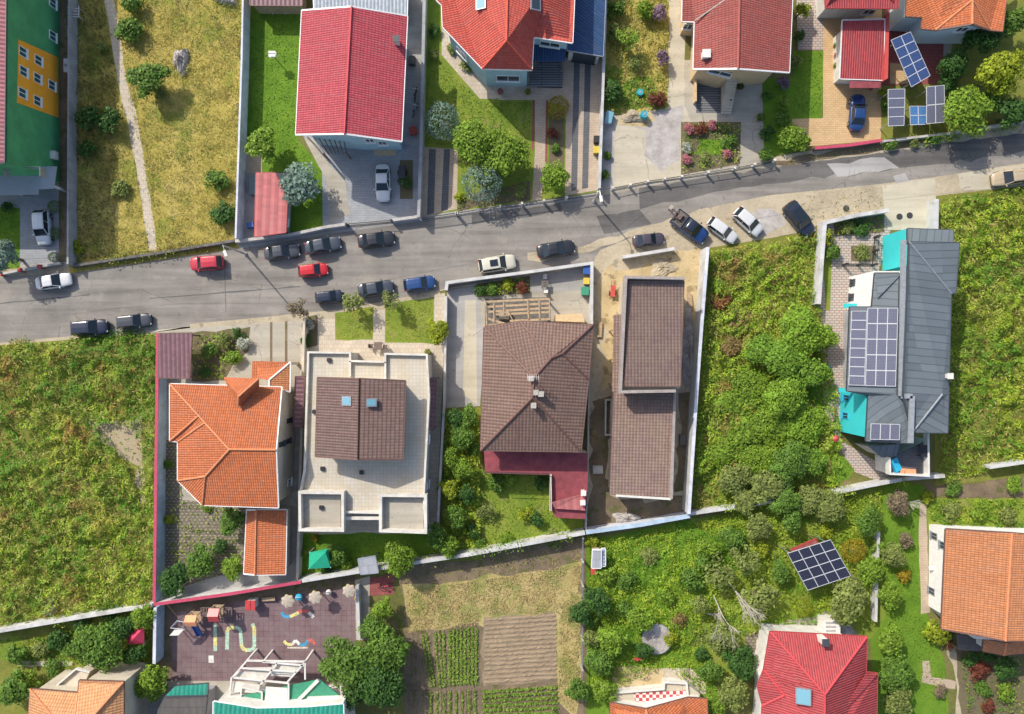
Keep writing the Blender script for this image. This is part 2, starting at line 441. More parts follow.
def weeds(name, label, pts, mat, dens, size=.22, hmax=.5, asp=.35, clump=1.0, holes=(), up=1.0, cat='grass', seed=3):
    P = [tuple(W(p[0], p[1]).xy) for p in pts]
    xs = [p[0] for p in P]; ys = [p[1] for p in P]
    A = (max(xs) - min(xs)) * (max(ys) - min(ys)); n = int(A * dens)
    X = rng.uniform(min(xs), max(xs), n); Y = rng.uniform(min(ys), max(ys), n)
    k = in_poly(X, Y, P)
    for hP in holes: k &= ~in_poly(X, Y, [tuple(W(p[0], p[1]).xy) for p in hP]) | (rng.random(n) < .06)
    f = .6 * vnoise(X, Y, .9, seed) + .4 * vnoise(X, Y, 2.3, seed + 1)
    k &= rng.random(n) < (1 - clump) + clump * np.clip((f - .22) * 2.2, 0, 1)
    X = X[k]; Y = Y[k]; f = f[k]; n = len(X)
    if hmax > .4:       # plants stand in clumps: leaves follow the swell of each clump
        hf = lambda x, y: hmax * (.5 * vnoise(x, y, .55, seed + 5) + .5 * vnoise(x, y, 1.35, seed + 6)) * 1.7
        h0 = hf(X, Y); gx = (hf(X + .08, Y) - h0) / .08; gy = (hf(X, Y + .08) - h0) / .08
        Zh = np.maximum(h0 - .45 * hmax, 0) + .04 + hmax * .22 * rng.random(n)
        N = rng.normal(size=(n, 3)) * .42; N[:, 0] -= gx; N[:, 1] -= gy; N[:, 2] = np.abs(N[:, 2]) + up
    else:
        Zh = hmax * np.clip(f * 1.5 - .25, .05, 1) * rng.uniform(.25, 1, n) + .03
        N = rng.normal(size=(n, 3)) * .6; N[:, 2] = np.abs(N[:, 2]) + up
    me = blade(name, np.stack([X, Y, Zh], 1), N, size * rng.uniform(.6, 1.3, n), asp)
    me.materials.append(MATS[mat]); o = bpy.data.objects.new(name, me); link(o); props(o, label, cat, kind='stuff')
    return o
# ------------------------------------------------------------------ palette
plain('white_trim', (.72, .72, .70), .5, var=.1); plain('white_frame', (.78, .78, .76), .45, var=.05)
plain('white_paint', (.60, .58, .54), .75, var=.14, scale=1.2, stain=.35); plain('warm_white', (.55, .52, .47), .85, var=.16, scale=.9, stain=.6); plain('cream', (.50, .46, .39), .8, var=.15, scale=.8)
plain('brown_trim', (.13, .07, .055), .6); plain('dark_trim', (.05, .055, .065), .5); plain('red_trim', (.35, .05, .05), .5)
plain('grey_metal', (.35, .37, .40), .4, .5); plain('black', (.02, .02, .022), .5); plain('rubber', (.018, .018, .018), .8)
plain('chrome', (.55, .55, .56), .25, .9); plain('dark_iron', (.035, .035, .04), .55)
plain('green_wall', (.065, .30, .125), .8, var=.2, scale=.5, stain=.3); plain('orange_wall', (.85, .36, .025), .75, var=.1, scale=.6)
plain('blue_wall', (.34, .50, .56), .75, var=.1, scale=.6); plain('pale_blue_wall', (.52, .64, .68), .7, var=.1)
plain('teal_wall', (.035, .48, .50), .7, var=.06, scale=.5); plain('beige_wall', (.50, .44, .35), .85, var=.14, scale=.7, stain=.4)
plain('tan_wall', (.52, .38, .22), .8, var=.12); plain('grey_wall', (.30, .30, .31), .85, var=.22, scale=.8)
plain('pale_wall', (.52, .54, .60), .85, var=.18, scale=.8, stain=.6); plain('bluish_wall', (.36, .47, .58), .8, var=.2, scale=.8, stain=.6)
plain('red_cap', (.42, .05, .10), .6); plain('white_wall', (.47, .465, .46), .85, var=.2, scale=.7, stain=.75)
plain('stone_dark', (.12, .11, .10), .9, var=.4, scale=2); plain('concrete_wall', (.42, .40, .37), .9, var=.22, scale=1.0, stain=.6)
plain('rust_red', (.45, .06, .05), .6); plain('timber', (.36, .26, .16), .8, var=.3, scale=4, stain=.4); plain('dark_timber', (.14, .10, .085), .75, var=.25, scale=4)
plain('bark', (.16, .12, .09), .9, var=.3, scale=6); plain('pale_bark', (.36, .33, .29), .85, var=.25, scale=6)
plain('maroon_terrace', (.22, .045, .055), .8, var=.25, scale=1.5, stain=.5); plain('yellow_plastic', (.55, .42, .06), .4); plain('blue_plastic', (.03, .09, .30), .4)
plain('teal_plastic', (.03, .32, .38), .4); plain('red_plastic', (.45, .05, .05), .4); plain('green_plastic', (.04, .24, .14), .5); plain('green_cloth', (.01, .33, .19), .8, var=.12)
plain('blue_cloth', (.02, .35, .55), .85); plain('orange_cloth', (.75, .32, .16), .85); plain('sand_plastic', (.36, .31, .25), .7, var=.2, stain=.4)
plain('white_bark_deck', (.62, .57, .50), .8, var=.2, scale=5)
plain('pink_cloth', (.55, .04, .09), .8, var=.2, scale=3)
glassmat('glass', (.03, .045, .06)); glassmat('car_glass', (.015, .022, .03), .12); glassmat('sky_glass', (.16, .34, .42), .08); glassmat('teal_glass', (.03, .10, .12), .06)
glassmat('lamp_glass', (.32, .33, .34), .12); glassmat('tail_glass', (.4, .01, .01), .2)
plain('taupe_wall', (.30, .26, .24), .85, var=.2, stain=.5)
plain('bright_white', (.70, .69, .67), .75, var=.08, stain=.15)
plain('pv_frame', (.52, .53, .55), .5, var=.06)
# ground
ground('earth', [(.07, .075, .025), (.14, .14, .04), (.20, .17, .08)], .12, 2.5, spots=((.22, .17, .10), .25, .60))
def asphalt(name, lo, hi, stain):
    m, nt, b, o = new_mat(name); co = obco(nt)
    mp = nd(nt, 'ShaderNodeMapping'); nt.links.new(co, mp.inputs[0]); mp.inputs['Rotation'].default_value = (0, 0, -.18); mp.inputs['Scale'].default_value = (.06, .9, 1)
    n1 = noise(nt, mp.outputs[0], 1.0, 6, .6); n2 = noise(nt, co, .25, 8, .7); n3 = noise(nt, co, 12, 4, .6)
    f = mathn(nt, 'ADD', mathn(nt, 'MULTIPLY', n1.outputs[0], .5), mathn(nt, 'ADD', mathn(nt, 'MULTIPLY', n2.outputs[0], .35), mathn(nt, 'MULTIPLY', n3.outputs[0], .15)))
    r = ramp(nt, [lo, hi], [.40, .58]); nt.links.new(f, r.inputs[0]); c = r.outputs[0]
    vo = nd(nt, 'ShaderNodeTexVoronoi', feature='DISTANCE_TO_EDGE'); vo.inputs['Scale'].default_value = .16
    wn = noise(nt, co, .8, 5, .7); wv = mixc(nt, .35, co, wn.outputs['Color']); nt.links.new(wv, vo.inputs['Vector'])
    cr = mathn(nt, 'LESS_THAN', vo.outputs['Distance'], .0035)
    cr = mathn(nt, 'MULTIPLY', cr, mathn(nt, 'GREATER_THAN', n2.outputs[0], .53))
    c = mixc(nt, mathn(nt, 'MULTIPLY', cr, .5), c, tuple(x * .4 for x in lo))
    vo2 = nd(nt, 'ShaderNodeTexVoronoi', feature='DISTANCE_TO_EDGE'); vo2.inputs['Scale'].default_value = .6; nt.links.new(wv, vo2.inputs['Vector'])
    c2 = mathn(nt, 'MULTIPLY', mathn(nt, 'LESS_THAN', vo2.outputs['Distance'], .018), mathn(nt, 'GREATER_THAN', n1.outputs[0], .57))
    c = mixc(nt, mathn(nt, 'MULTIPLY', c2, .2), c, tuple(x * .45 for x in lo))
    n5 = noise(nt, co, 1.7, 3, .5); t5 = ramp(nt, [(0, 0, 0), (1, 1, 1)], [.66, .72]); nt.links.new(n5.outputs[0], t5.inputs[0]); c = mixc(nt, mathn(nt, 'MULTIPLY', t5.outputs[0], .45), c, tuple(x * .55 for x in lo))
    n4 = noise(nt, co, .5, 6, .6); t = ramp(nt, [(0, 0, 0), (1, 1, 1)], [.58, .66]); nt.links.new(n4.outputs[0], t.inputs[0])
    c = mixc(nt, mathn(nt, 'MULTIPLY', t.outputs[0], .35), c, stain)
    nt.links.new(c, b.inputs['Base Color']); b.inputs['Roughness'].default_value = .92; b.inputs['Specular IOR Level'].default_value = .2
    bump(nt, b, n3.outputs[0], .3, .03)
asphalt('asphalt', (.160, .146, .130), (.275, .253, .226), (.30, .26, .21))
asphalt('concrete', (.30, .27, .22), (.42, .385, .32), (.25, .225, .19))
asphalt('grey_concrete', (.27, .26, .25), (.38, .365, .35), (.22, .21, .2))
asphalt('pale_concrete', (.38, .34, .26), (.50, .45, .35), (.30, .27, .21))
ground('dust', [(.28, .235, .17), (.40, .34, .24), (.50, .43, .32)], .3, 3, spots=((.24, .20, .14), .6, .58))
ground('sand', [(.32, .245, .13), (.46, .36, .20), (.56, .45, .28)], .35, 4, spots=((.22, .16, .09), .8, .56))
ground('gravel', [(.24, .22, .20), (.38, .35, .33), (.50, .47, .44)], .8, 9)
ground('dirt', [(.10, .075, .05), (.17, .13, .085), (.24, .18, .11)], .4, 4, spots=((.09, .10, .03), .7, .56))
ground('soil', [(.20, .15, .10), (.31, .235, .155)], .5, 5)
ground('straw', [(.26, .21, .085), (.36, .29, .12), (.44, .35, .17)], .3, 5, spots=((.17, .20, .05), .35, .50, .7))
ground('dry_grass', [(.22, .19, .04), (.36, .29, .07), (.48, .38, .13)], .22, 3.5, spots=((.17, .21, .03), .3, .54, .7))
ground('weed_base', [(.09, .115, .022), (.17, .18, .035), (.25, .23, .06)], .3, 3)
ground('lawn', [(.065, .14, .012), (.11, .205, .018), (.16, .25, .025)], .4, 5)
ground('lawn_mixed', [(.085, .15, .02), (.17, .225, .03), (.25, .26, .05)], .3, 4, spots=((.24, .20, .09), .5, .6, .6))
ground('bed', [(.10, .075, .05), (.15, .12, .075), (.10, .12, .035)], .7, 6)
ground('sand_bare', [(.30, .24, .15), (.40, .33, .22)], .5, 5)
ground('debris', [(.16, .14, .13), (.32, .29, .27), (.5, .47, .45)], 1.2, 6)
pavers('grey_pavers', (.30, .31, .33), (.36, .37, .38), (.20, .2, .2), .4, .2)
pavers('dark_pavers', (.10, .105, .115), (.13, .135, .145), (.07, .07, .07), .4, .2)
pavers('tan_pavers', (.44, .34, .25), (.50, .40, .30), (.30, .24, .18), .4, .2)
pavers('orange_pavers', (.52, .34, .17), (.58, .40, .21), (.36, .24, .13), .5, .25, dirt=.3)
pavers('beige_pavers', (.47, .40, .31), (.54, .46, .36), (.33, .28, .22), .5, .5)
pavers('pink_pavers', (.50, .37, .31), (.42, .40, .36), (.24, .20, .17), .55, .3, .05, dirt=.2)
pavers('maroon_tiles', (.145, .088, .095), (.18, .108, .114), (.10, .062, .066), .6, .6, .035, dirt=.7, dc=(.20, .155, .16), off=0)
pavers('maroon_pavers', (.25, .065, .06), (.30, .085, .075), (.15, .05, .05), .4, .4, .02)
pavers('terrace_tiles', (.46, .42, .35), (.51, .465, .39), (.37, .345, .30), .40, .40, .025, dirt=.6, dc=(.40, .33, .22), off=0)
pavers('deck_slats', (.15, .15, .16), (.20, .20, .21), (.05, .05, .05), 4.0, .28, .05, dirt=.2)
pavers('slab_garden', (.38, .33, .26), (.26, .21, .16), (.13, .11, .075), .5, .36, .13, dirt=.4)
m, nt, b, o = new_mat('check'); ck = nd(nt, 'ShaderNodeTexChecker'); ck.inputs['Scale'].default_value = 2.6; nt.links.new(obco(nt), ck.inputs['Vector']); ck.inputs['Color1'].default_value = (.40, .05, .06, 1); ck.inputs['Color2'].default_value = (.60, .56, .52, 1); nt.links.new(ck.outputs[0], b.inputs['Base Color'])
# roofs
roofmat('tile_crimson', (.42, .062, .08), 'tile'); roofmat('tile_scarlet', (.50, .085, .06), 'tile'); roofmat('tile_orange', (.48, .138, .050), 'tile', weather=.3)
roofmat('tile_orange_pale', (.50, .20, .085), 'tile', weather=.3); roofmat('tile_tan', (.56, .27, .12), 'tile', rib=.3, weather=.3); roofmat('tile_brick', (.30, .075, .062), 'tile', weather=.4)
roofmat('tile_brown', (.175, .106, .086), 'tile', course=.40, rib=.36, weather=.3, dark=.5, wc=(.25, .18, .12)); roofmat('tile_mauve', (.20, .132, .115), 'tile', course=.36, rib=.36, weather=.5, dark=.58, wc=(.30, .22, .14))
roofmat('tile_darkbrown', (.168, .104, .09), 'tile', course=.36, rib=.30, dark=.75); roofmat('tile_darkbrown_laps', (.165, .102, .088), 'course', course=.46, rib=.32, dark=.5)
roofmat('tile_red_bright', (.37, .055, .06), 'ribs', course=.36, rib=.26)
roofmat('metal_navy', (.028, .07, .165), 'ribs', rib=.3, dark=.7); roofmat('metal_grey', (.34, .38, .43), 'ribs', rib=.4); roofmat('metal_pink', (.42, .16, .17), 'ribs', rib=.45)
roofmat('seam_grey', (.135, .16, .178), 'seam', rib=.80, course=60, weather=.25, rough=.45); roofmat('metal_mauve', (.19, .10, .115), 'ribs', rib=.5, rough=.5)
roofmat('metal_rust', (.44, .13, .13), 'ribs', rib=.9, dark=.85, weather=.5, wc=(.45, .18, .15)); roofmat('felt_grey', (.33, .34, .37), 'felt', course=1.0); roofmat('metal_green', (.012, .22, .16), 'ribs', rib=.5)
roofmat('felt_old', (.10, .09, .085), 'felt', course=1.0, weather=.6)
for k, c in (('cap_red', (.50, .05, .06)), ('cap_scarlet', (.62, .09, .05)), ('cap_orange', (.55, .21, .095)), ('cap_brown', (.15, .075, .06)), ('cap_brick', (.34, .09, .075)), ('cap_grey', (.24, .26, .28))): plain(k, c, .6)
# leaves
def L3(c, a=.55, b=1.55): return [tuple(x * a for x in c), c, tuple(min(1, x * b) for x in c)]
LEAF = dict(dark=(.055, .125, .025), mid=(.11, .20, .03), bright=(.17, .27, .028), yellow=(.25, .30, .022), olive=(.19, .23, .06), silver=(.17, .25, .20), thicket=(.19, .31, .032), scrub=(.15, .265, .03),
            gold=(.30, .22, .02), redleaf=(.16, .05, .03), lilac=(.22, .15, .20), pinkf=(.42, .17, .18), whitef=(.40, .42, .34), dry=(.20, .16, .10), reddish=(.30, .13, .05), brownleaf=(.22, .16, .06))
for k, c in LEAF.items(): leafmat('leaf_' + k, L3(c), patch=[(tuple(x * 1.75 for x in c), .48, .62, .65, 1.6), (tuple(x * .62 for x in c), .52, .64, .6, 2.4)], transl=.35)
leafmat('weeds_meadow', [(.08, .17, .012), (.20, .33, .02), (.34, .44, .03), (.48, .48, .09)], [((.44, .40, .08), .52, .64, .7, .13), ((.08, .23, .018), .47, .58, .8, .20), ((.07, .20, .015), .50, .58, .75, .07), ((.36, .19, .06), .55, .64, .85, .26), ((.46, .40, .16), .60, .70, .7, .75)])
leafmat('weeds_dry', [(.19, .19, .03), (.34, .31, .05), (.46, .40, .10), (.56, .48, .18)], [((.15, .23, .03), .47, .62, .85, .16), ((.24, .18, .075), .53, .66, .75, .35), ((.60, .50, .26), .56, .68, .7, .7), ((.13, .19, .03), .57, .66, .7, .9)])
leafmat('weeds_lush', [(.08, .18, .012), (.20, .33, .02), (.34, .45, .03), (.45, .47, .07)], [((.07, .22, .018), .49, .60, .75, .16), ((.34, .38, .04), .52, .66, .35, .16), ((.42, .36, .12), .62, .72, .5, .5)])
leafmat('weeds_lot', [(.08, .19, .012), (.21, .36, .02), (.34, .47, .035), (.46, .49, .07)], [((.07, .19, .018), .50, .62, .6, .25), ((.36, .20, .08), .54, .64, .85, .22), ((.44, .38, .14), .60, .70, .7, .6)])
leafmat('rusty_stalks', [(.20, .14, .05), (.34, .22, .08), (.48, .38, .16)], [((.36, .15, .06), .5, .62, .7, .3)])
leafmat('feather_grass', [(.14, .24, .02), (.26, .36, .04), (.42, .44, .09), (.54, .50, .18)], [((.50, .45, .16), .52, .66, .7, .18)])
leafmat('grass_blades', [(.07, .16, .014), (.13, .25, .022), (.22, .32, .035)])
leafmat('grass_straw', [(.30, .23, .09), (.46, .36, .17), (.58, .47, .25)], [((.20, .25, .04), .50, .64, .75, .25), ((.30, .22, .10), .55, .68, .6, .6)])
leafmat('crop', [(.12, .22, .03), (.20, .31, .04), (.29, .37, .07)])
leafmat('weeds_shade_painted', [(.10, .11, .025), (.17, .16, .04), (.24, .20, .07), (.30, .25, .11)], [((.10, .15, .025), .48, .62, .8, .2)])  # brown green strip grass; the green building's shade is painted into these tones
asphalt('asphalt_dark', (.085, .08, .078), (.145, .138, .13), (.17, .155, .135))
leafmat('flower_red', L3((.40, .05, .04)))
# photovoltaic cells
def cellmat(name, c, line, sx, sy):
    m, nt, b, o = new_mat(name); uv = nd(nt, 'ShaderNodeUVMap').outputs[0]; sp = nd(nt, 'ShaderNodeSeparateXYZ'); nt.links.new(uv, sp.inputs[0])
    g = None
    for s, d in ((sp.outputs[0], sx), (sp.outputs[1], sy)):
        w = mathn(nt, 'ABSOLUTE', mathn(nt, 'SUBTRACT', mathn(nt, 'FRACT', mathn(nt, 'DIVIDE', s, d)), .5)); q = mathn(nt, 'GREATER_THAN', w, .46)
        g = q if g is None else mathn(nt, 'MAXIMUM', g, q)
    n = noise(nt, uv, 2, 4); base = mixc(nt, n.outputs[0], tuple(x * .8 for x in c), tuple(x * 1.25 for x in c))
    nt.links.new(mixc(nt, mathn(nt, 'MULTIPLY', g, .6), base, line), b.inputs['Base Color'])
    b.inputs['Roughness'].default_value = .22; b.inputs['Specular IOR Level'].default_value = .5
cellmat('cells_blue', (.030, .060, .17), (.2, .25, .35), .16, .16); cellmat('cells_black', (.018, .018, .035), (.16, .17, .22), .16, .16)
cellmat('cells_grey', (.10, .105, .15), (.3, .3, .34), .16, .16); cellmat('cells_sky', (.05, .16, .36), (.3, .4, .5), .16, .16)
# ------------------------------------------------------------------ the setting
def sh(name, mat, layer, pts, jag=0.0): 
    sh.n += 1
    return sheet(name, pts, mat, layer + sh.n * .02, jag)
sh.n = 0
m = MB().poly([(-400, -400, 0), (400, -400, 0), (400, 400, 0), (-400, 400, 0)]); 
g = bpy.data.meshes.new('ground'); g.from_pydata([(-400, -400, 0), (400, -400, 0), (400, 400, 0), (-400, 400, 0)], [], [(0, 1, 2, 3)]); g.materials.append(MATS['earth'])
o = bpy.data.objects.new('ground', g); link(o); o['kind'] = 'structure'
# street
sh('street_shoulder', 'dust', 1, [(-60, 268), (0, 268), (70, 258), (240, 238), (420, 215), (460, 206), (600, 188), (700, 170), (830, 147), (1024, 118), (1090, 108), (1090, 176), (1024, 190), (930, 200), (885, 216), (822, 224), (770, 236), (705, 248), (640, 262), (594, 270), (444, 290), (345, 318), (160, 334), (0, 348), (-60, 352)])
sh('verge', 'dry_grass', 2, [(68, 264), (150, 254), (238, 240), (240, 248), (160, 262), (72, 276)], .12)
sh('road', 'asphalt', 3, [(-80, 286), (0, 277), (72, 273), (160, 260), (240, 248), (330, 234), (415, 222), (500, 209), (600, 196), (690, 179), (765, 168), (830, 160), (900, 150), (1024, 133), (1100, 124), (1100, 152), (1024, 163), (940, 176), (880, 184), (770, 195), (700, 209), (650, 230), (600, 250), (592, 263), (444, 289), (345, 309), (290, 314), (160, 330), (60, 337), (0, 343), (-80, 350)])
sh('pavement', 'grey_concrete', 4, [(238, 245), (330, 230), (418, 217), (458, 211), (596, 193), (598, 197), (460, 216), (416, 222), (330, 234), (240, 249)])
sh('pavement', 'concrete', 4, [(605, 190), (648, 182), (775, 160), (776, 165), (690, 179), (606, 194)])
sh('pavement', 'pale_concrete', 4, [(150, 331), (290, 315), (300, 313), (300, 319), (190, 326), (150, 333)])
sh('pavement', 'dust', 4, [(190, 324), (340, 310), (440, 291), (440, 296), (345, 318), (190, 328)])
sh('verge', 'dirt', 4, [(776, 160), (884, 141), (930, 136), (930, 144), (880, 152), (830, 158), (776, 166)], .15)
sh('parking_gravel', 'dust', 4, [(640, 240), (700, 211), (770, 198), (822, 190), (870, 187), (885, 190), (884, 212), (822, 224), (770, 240), (705, 250), (640, 262)], .15)
sh('parking_gravel', 'gravel', 5, [(735, 216), (772, 209), (790, 224), (776, 233), (748, 236)], .25)
sh('crossing_slab', 'pale_concrete', 5, [(882, 186), (915, 180), (935, 178), (936, 200), (934, 230), (888, 230), (884, 208)])
sh('crossing_slab', 'pale_concrete', 4, [(958, 175), (1024, 165), (1060, 160), (1060, 182), (1024, 188), (962, 190)], .1)
sh('road_patch', 'grey_concrete', 4, [(893, 176), (905, 173), (909, 181), (897, 185)])
sh('road_dark_with_shade', 'asphalt_dark', 3.6, [(640, 188), (700, 178), (765, 168), (830, 160), (900, 150), (1024, 133), (1100, 124), (1100, 143), (1024, 152), (940, 164), (905, 168), (870, 172), (800, 181), (740, 188), (690, 197), (640, 208)], .12)  # darker asphalt, with fence, wall and tree shade painted into its tone
sh('road_patch', 'asphalt_dark', 3.7, [(470, 214), (560, 203), (562, 212), (472, 224)], .1)
sh('road_patch', 'grey_concrete', 3.8, [(826, 164), (884, 156), (900, 168), (838, 176)], .12)
sh('road_patch', 'asphalt_dark', 3.8, [(150, 298), (300, 286), (300.3, 287.2), (150, 299.3)], .03)
sh('road_patch', 'asphalt_dark', 3.8, [(0, 303), (90, 294), (90, 295.2), (0, 304.3)], .03)
sh('road_patch', 'asphalt_dark', 3.8, [(224, 262), (224.7, 262), (226.6, 312), (225.8, 312)], .02)
sh('road_patch', 'asphalt_dark', 3.8, [(596, 216), (640, 210), (650, 224), (604, 234)], .12)
sh('road_patch', 'dust', 3.9, [(530, 262), (592, 250), (640, 236), (700, 214), (700, 210), (640, 228), (590, 243), (528, 256)], .15)
# ---- north side lots, west to east
sh('yard', 'grey_concrete', 2, [(-60, 160), (66, 160), (67, 265), (-60, 272)])
sh('yard', 'grey_pavers', 3, [(17, 190), (58, 188), (59, 262), (20, 265)])
sh('lawn', 'lawn', 4, [(-60, 205), (20, 208), (20, 268), (-60, 275)])
sh('alley', 'dirt', 3, [(58, -60), (70, -60), (68, 262), (59, 262)])
sh('meadow', 'dry_grass', 1, [(70, -60), (246, -60), (240, 240), (160, 252), (68, 264)])
sh('path', 'beige_pavers', 3, [(103, -40), (113, -2), (117, 16), (127, 85), (136, 110), (147, 178), (158, 250), (149, 251), (138, 180), (125, 112), (119, 88), (108, 20), (104, 0), (95, -40)], .06)
sh('lawn', 'lawn', 2, [(248, -60), (306, -60), (298, 140), (322, 168), (323, 228), (289, 236), (288, 172), (244, 172)])
sh('terrace', 'tan_pavers', 4, [(241, 148), (262, 150), (262, 173), (239, 173)])
sh('yard', 'grey_concrete', 3, [(236, 173), (290, 173), (290, 233), (235, 241)])
sh('driveway', 'grey_pavers', 3, [(300, 130), (404, 138), (421, 146), (418, 217), (330, 229), (323, 232), (322, 168)])
sh('driveway_band', 'concrete', 4, [(304, 138), (312, 139), (330, 165), (345, 180), (350, 214), (330, 224), (327, 180), (318, 165)])
sh('planter_bed', 'bed', 5, [(400, 160), (413, 160), (413, 199), (400, 199)])
sh('alley', 'grey_concrete', 3, [(402, -40), (424, -40), (421, 146), (401, 144)], .0)
sh('garden', 'lawn_mixed', 2, [(428, -60), (606, -60), (600, 192), (456, 212), (420, 218), (421, 146)])
sh('terrace', 'beige_pavers', 4, [(441.7, 0), (441.7, 55), (480, 99), (495, 99), (560, 88), (560, 0)])
sh('driveway', 'tan_pavers', 4, [(528, 84), (565, 58), (606, 50), (600, 190), (565, 196), (566, 106), (540, 100), (497, 100)])
sh('drive_band', 'dark_pavers', 5, [(574, 58), (580, 58), (577, 190), (571, 191)])
sh('drive_band', 'dark_pavers', 5, [(585, 58), (591, 58), (588, 188), (582, 189)])
sh('driveway', 'tan_pavers', 4, [(422, 147), (458, 149), (457, 209), (420, 217)])
sh('drive_band', 'dark_pavers', 5, [(429, 149), (436, 149), (434, 213), (427, 215)])
sh('drive_band', 'dark_pavers', 5, [(444, 149), (450, 149), (448, 210), (441, 211)])
sh('garden_path', 'tan_pavers', 4, [(535, 99), (547, 99), (546, 160), (541, 200), (532, 201), (535, 150)])
sh('path_edging', 'maroon_pavers', 5, [(532.5, 100), (535, 100), (534, 150), (531.5, 150)])
sh('path_edging', 'maroon_pavers', 5, [(546, 100), (548, 100), (547, 162), (545, 162)])
sh('flower_bed', 'bed', 5, [(549, 118), (564, 108), (564, 168), (549, 170)])
sh('flower_bed', 'bed', 4, [(458, 196), (530, 180), (531, 200), (457, 211)], .1)
sh('wild_garden', 'dry_grass', 2, [(607, -60), (670, -60), (668, 114), (606, 114)], .05)
sh('lawn', 'lawn', 3, [(621, 78), (650, 76), (660, 108), (621, 110)], .25)
sh('lawn', 'lawn_mixed', 3, [(606, 60), (622, 70), (622, 112), (605, 114)], .2)
sh('yard', 'pale_concrete', 3, [(614, 116), (682, 106), (682, 172), (680, 176), (613, 188)])
sh('yard_patch', 'gravel', 4, [(641, 116), (681, 107), (681, 160), (660, 172), (645, 150)], .35)
sh('sand_heap_base', 'sand', 5, [(620, 112), (646, 108), (655, 118), (645, 126), (624, 124)], .3)
sh('yard_strip', 'gravel', 3, [(604, 112), (615, 115), (613, 188), (601, 191)], .05)
sh('path', 'pale_concrete', 3, [(669, -60), (686, -60), (684, 106), (690, 120), (681, 122), (668, 112)], .06)
sh('yard', 'concrete', 2, [(682, 60), (766, 60), (764, 162), (682, 176)])
sh('terrace', 'deck_slats', 4, [(697, 79), (729, 79), (728, 113), (696, 113)])
sh('flower_bed', 'bed', 4, [(681, 122), (741, 122), (740, 164), (681, 175)])
sh('lawn', 'lawn', 5, [(696, 138), (726, 136), (727, 154), (698, 158)], .3)
sh('garden', 'lawn', 3, [(762, 78), (800, 78), (800, 150), (764, 158)])
sh('lawn', 'lawn', 4, [(793, 51), (823.5, 51), (822, 118.5), (792, 118.5)])
sh('yard', 'pink_pavers', 3, [(795, -40), (826, -40), (824, 50), (798, 50)])
sh('driveway', 'orange_pavers', 3, [(823, -40), (882, -40), (881, 140), (815, 146), (790, 146), (792, 119), (823, 118)])
sh('patio', 'maroon_pavers', 3, [(884, -40), (960, -40), (944, 36), (941, 84), (884, 86)])
sh('patio_patch', 'orange_pavers', 4, [(890, 63), (905, 64), (908, 84), (890, 84)])
sh('garden', 'weed_base', 2, [(880, 86), (944, 82), (946, 30), (1080, -40), (1080, 115), (1024, 122), (900, 142), (881, 140)])
sh('path', 'concrete', 4, [(944, 36), (954, 36), (950, 62), (942, 76)], .1)
# ---- south side
sh('meadow', 'weed_base', 2, [(-80, 350), (0, 345), (157, 333), (158, 600), (153, 605), (0, 632), (-80, 646)])
sh('bare_patch', 'sand_bare', 3, [(88, 424), (105, 415), (142, 422), (147, 450), (148, 500), (138, 508), (132, 470), (112, 448)], .35)
sh('yard', 'concrete', 2, [(157, 330), (300, 318), (304, 330), (300, 584), (160, 604)])
sh('driveway', 'concrete', 4, [(251, 325), (300, 320), (300, 372), (248, 372)])
sh('drive_strip', 'dirt', 5, [(270, 322), (272.5, 322), (272.5, 372), (270, 372)])
sh('drive_strip', 'dirt', 5, [(285, 321), (287.5, 321), (287.5, 372), (285, 372)])
sh('flower_bed', 'bed', 4, [(192, 333), (250, 327), (248, 350), (235, 362), (225, 380), (192, 382)], .08)
sh('vegetable_bed', 'slab_garden', 4, [(166, 440), (182, 440), (182, 500), (245, 505), (246, 575), (170, 592), (165, 592)])
sh('terrace', 'grey_concrete', 5, [(176, 588), (236, 572), (292, 572), (292, 584), (175, 601)], .05)
sh('yard', 'beige_pavers', 2, [(300, 318), (445, 293), (444, 345), (436, 540), (300, 540)])
sh('lawn', 'lawn_mixed', 4, [(335, 313), (374, 307), (373, 340), (335, 340)], .05)
sh('lawn', 'lawn_mixed', 4, [(385, 304), (434, 297), (434, 344), (385, 342)], .05)
sh('flower_bed', 'bed', 4, [(303, 318), (318, 315), (318, 345), (303, 350)], .05)
sh('garden', 'lawn', 3, [(298, 533), (436, 533), (440, 560), (392, 566), (300, 580)], .08)
sh('driveway', 'grey_concrete', 3, [(447, 290), (476, 286), (486, 330), (480, 406), (446, 408)])
sh('driveway_edge', 'pale_concrete', 4, [(465, 300), (476, 300), (477, 405), (463, 394)])
sh('yard', 'concrete', 3, [(476, 284), (590, 266), (590, 335), (484, 335)])
sh('pergola_shade', 'stone_dark', 4, [(485, 299), (550, 297), (551, 327), (485, 329)])  # dark sheet painting in the shade beneath the pergola
sh('flower_bed', 'bed', 4, [(477, 284), (530, 276), (530, 293), (477, 297)])
sh('yard_patch', 'grey_concrete', 4, [(531, 276), (588, 267), (587, 290), (531, 293)])
sh('garden', 'weed_base', 3, [(443, 408), (482, 408), (482, 560), (440, 562)])
sh('lawn', 'lawn_mixed', 3, [(478, 470), (560, 470), (588, 520), (586, 532), (470, 556)], .1)
sh('yard', 'dust', 3, [(590, 268), (708, 246), (700, 400), (690, 517), (586, 534), (588, 400)])
sh('yard_patch', 'sand', 4, [(596, 272), (640, 262), (690, 250), (706, 247), (700, 340), (682, 345), (684, 285), (624, 282), (618, 380), (598, 390), (606, 330)], .35)
sh('yard_patch', 'dirt', 4, [(592, 400), (611, 396), (608, 495), (650, 500), (688, 494), (686, 515), (588, 530)], .3)
sh('yard_patch', 'dirt', 5, [(680, 395), (695, 390), (688, 492), (676, 494)], .2)
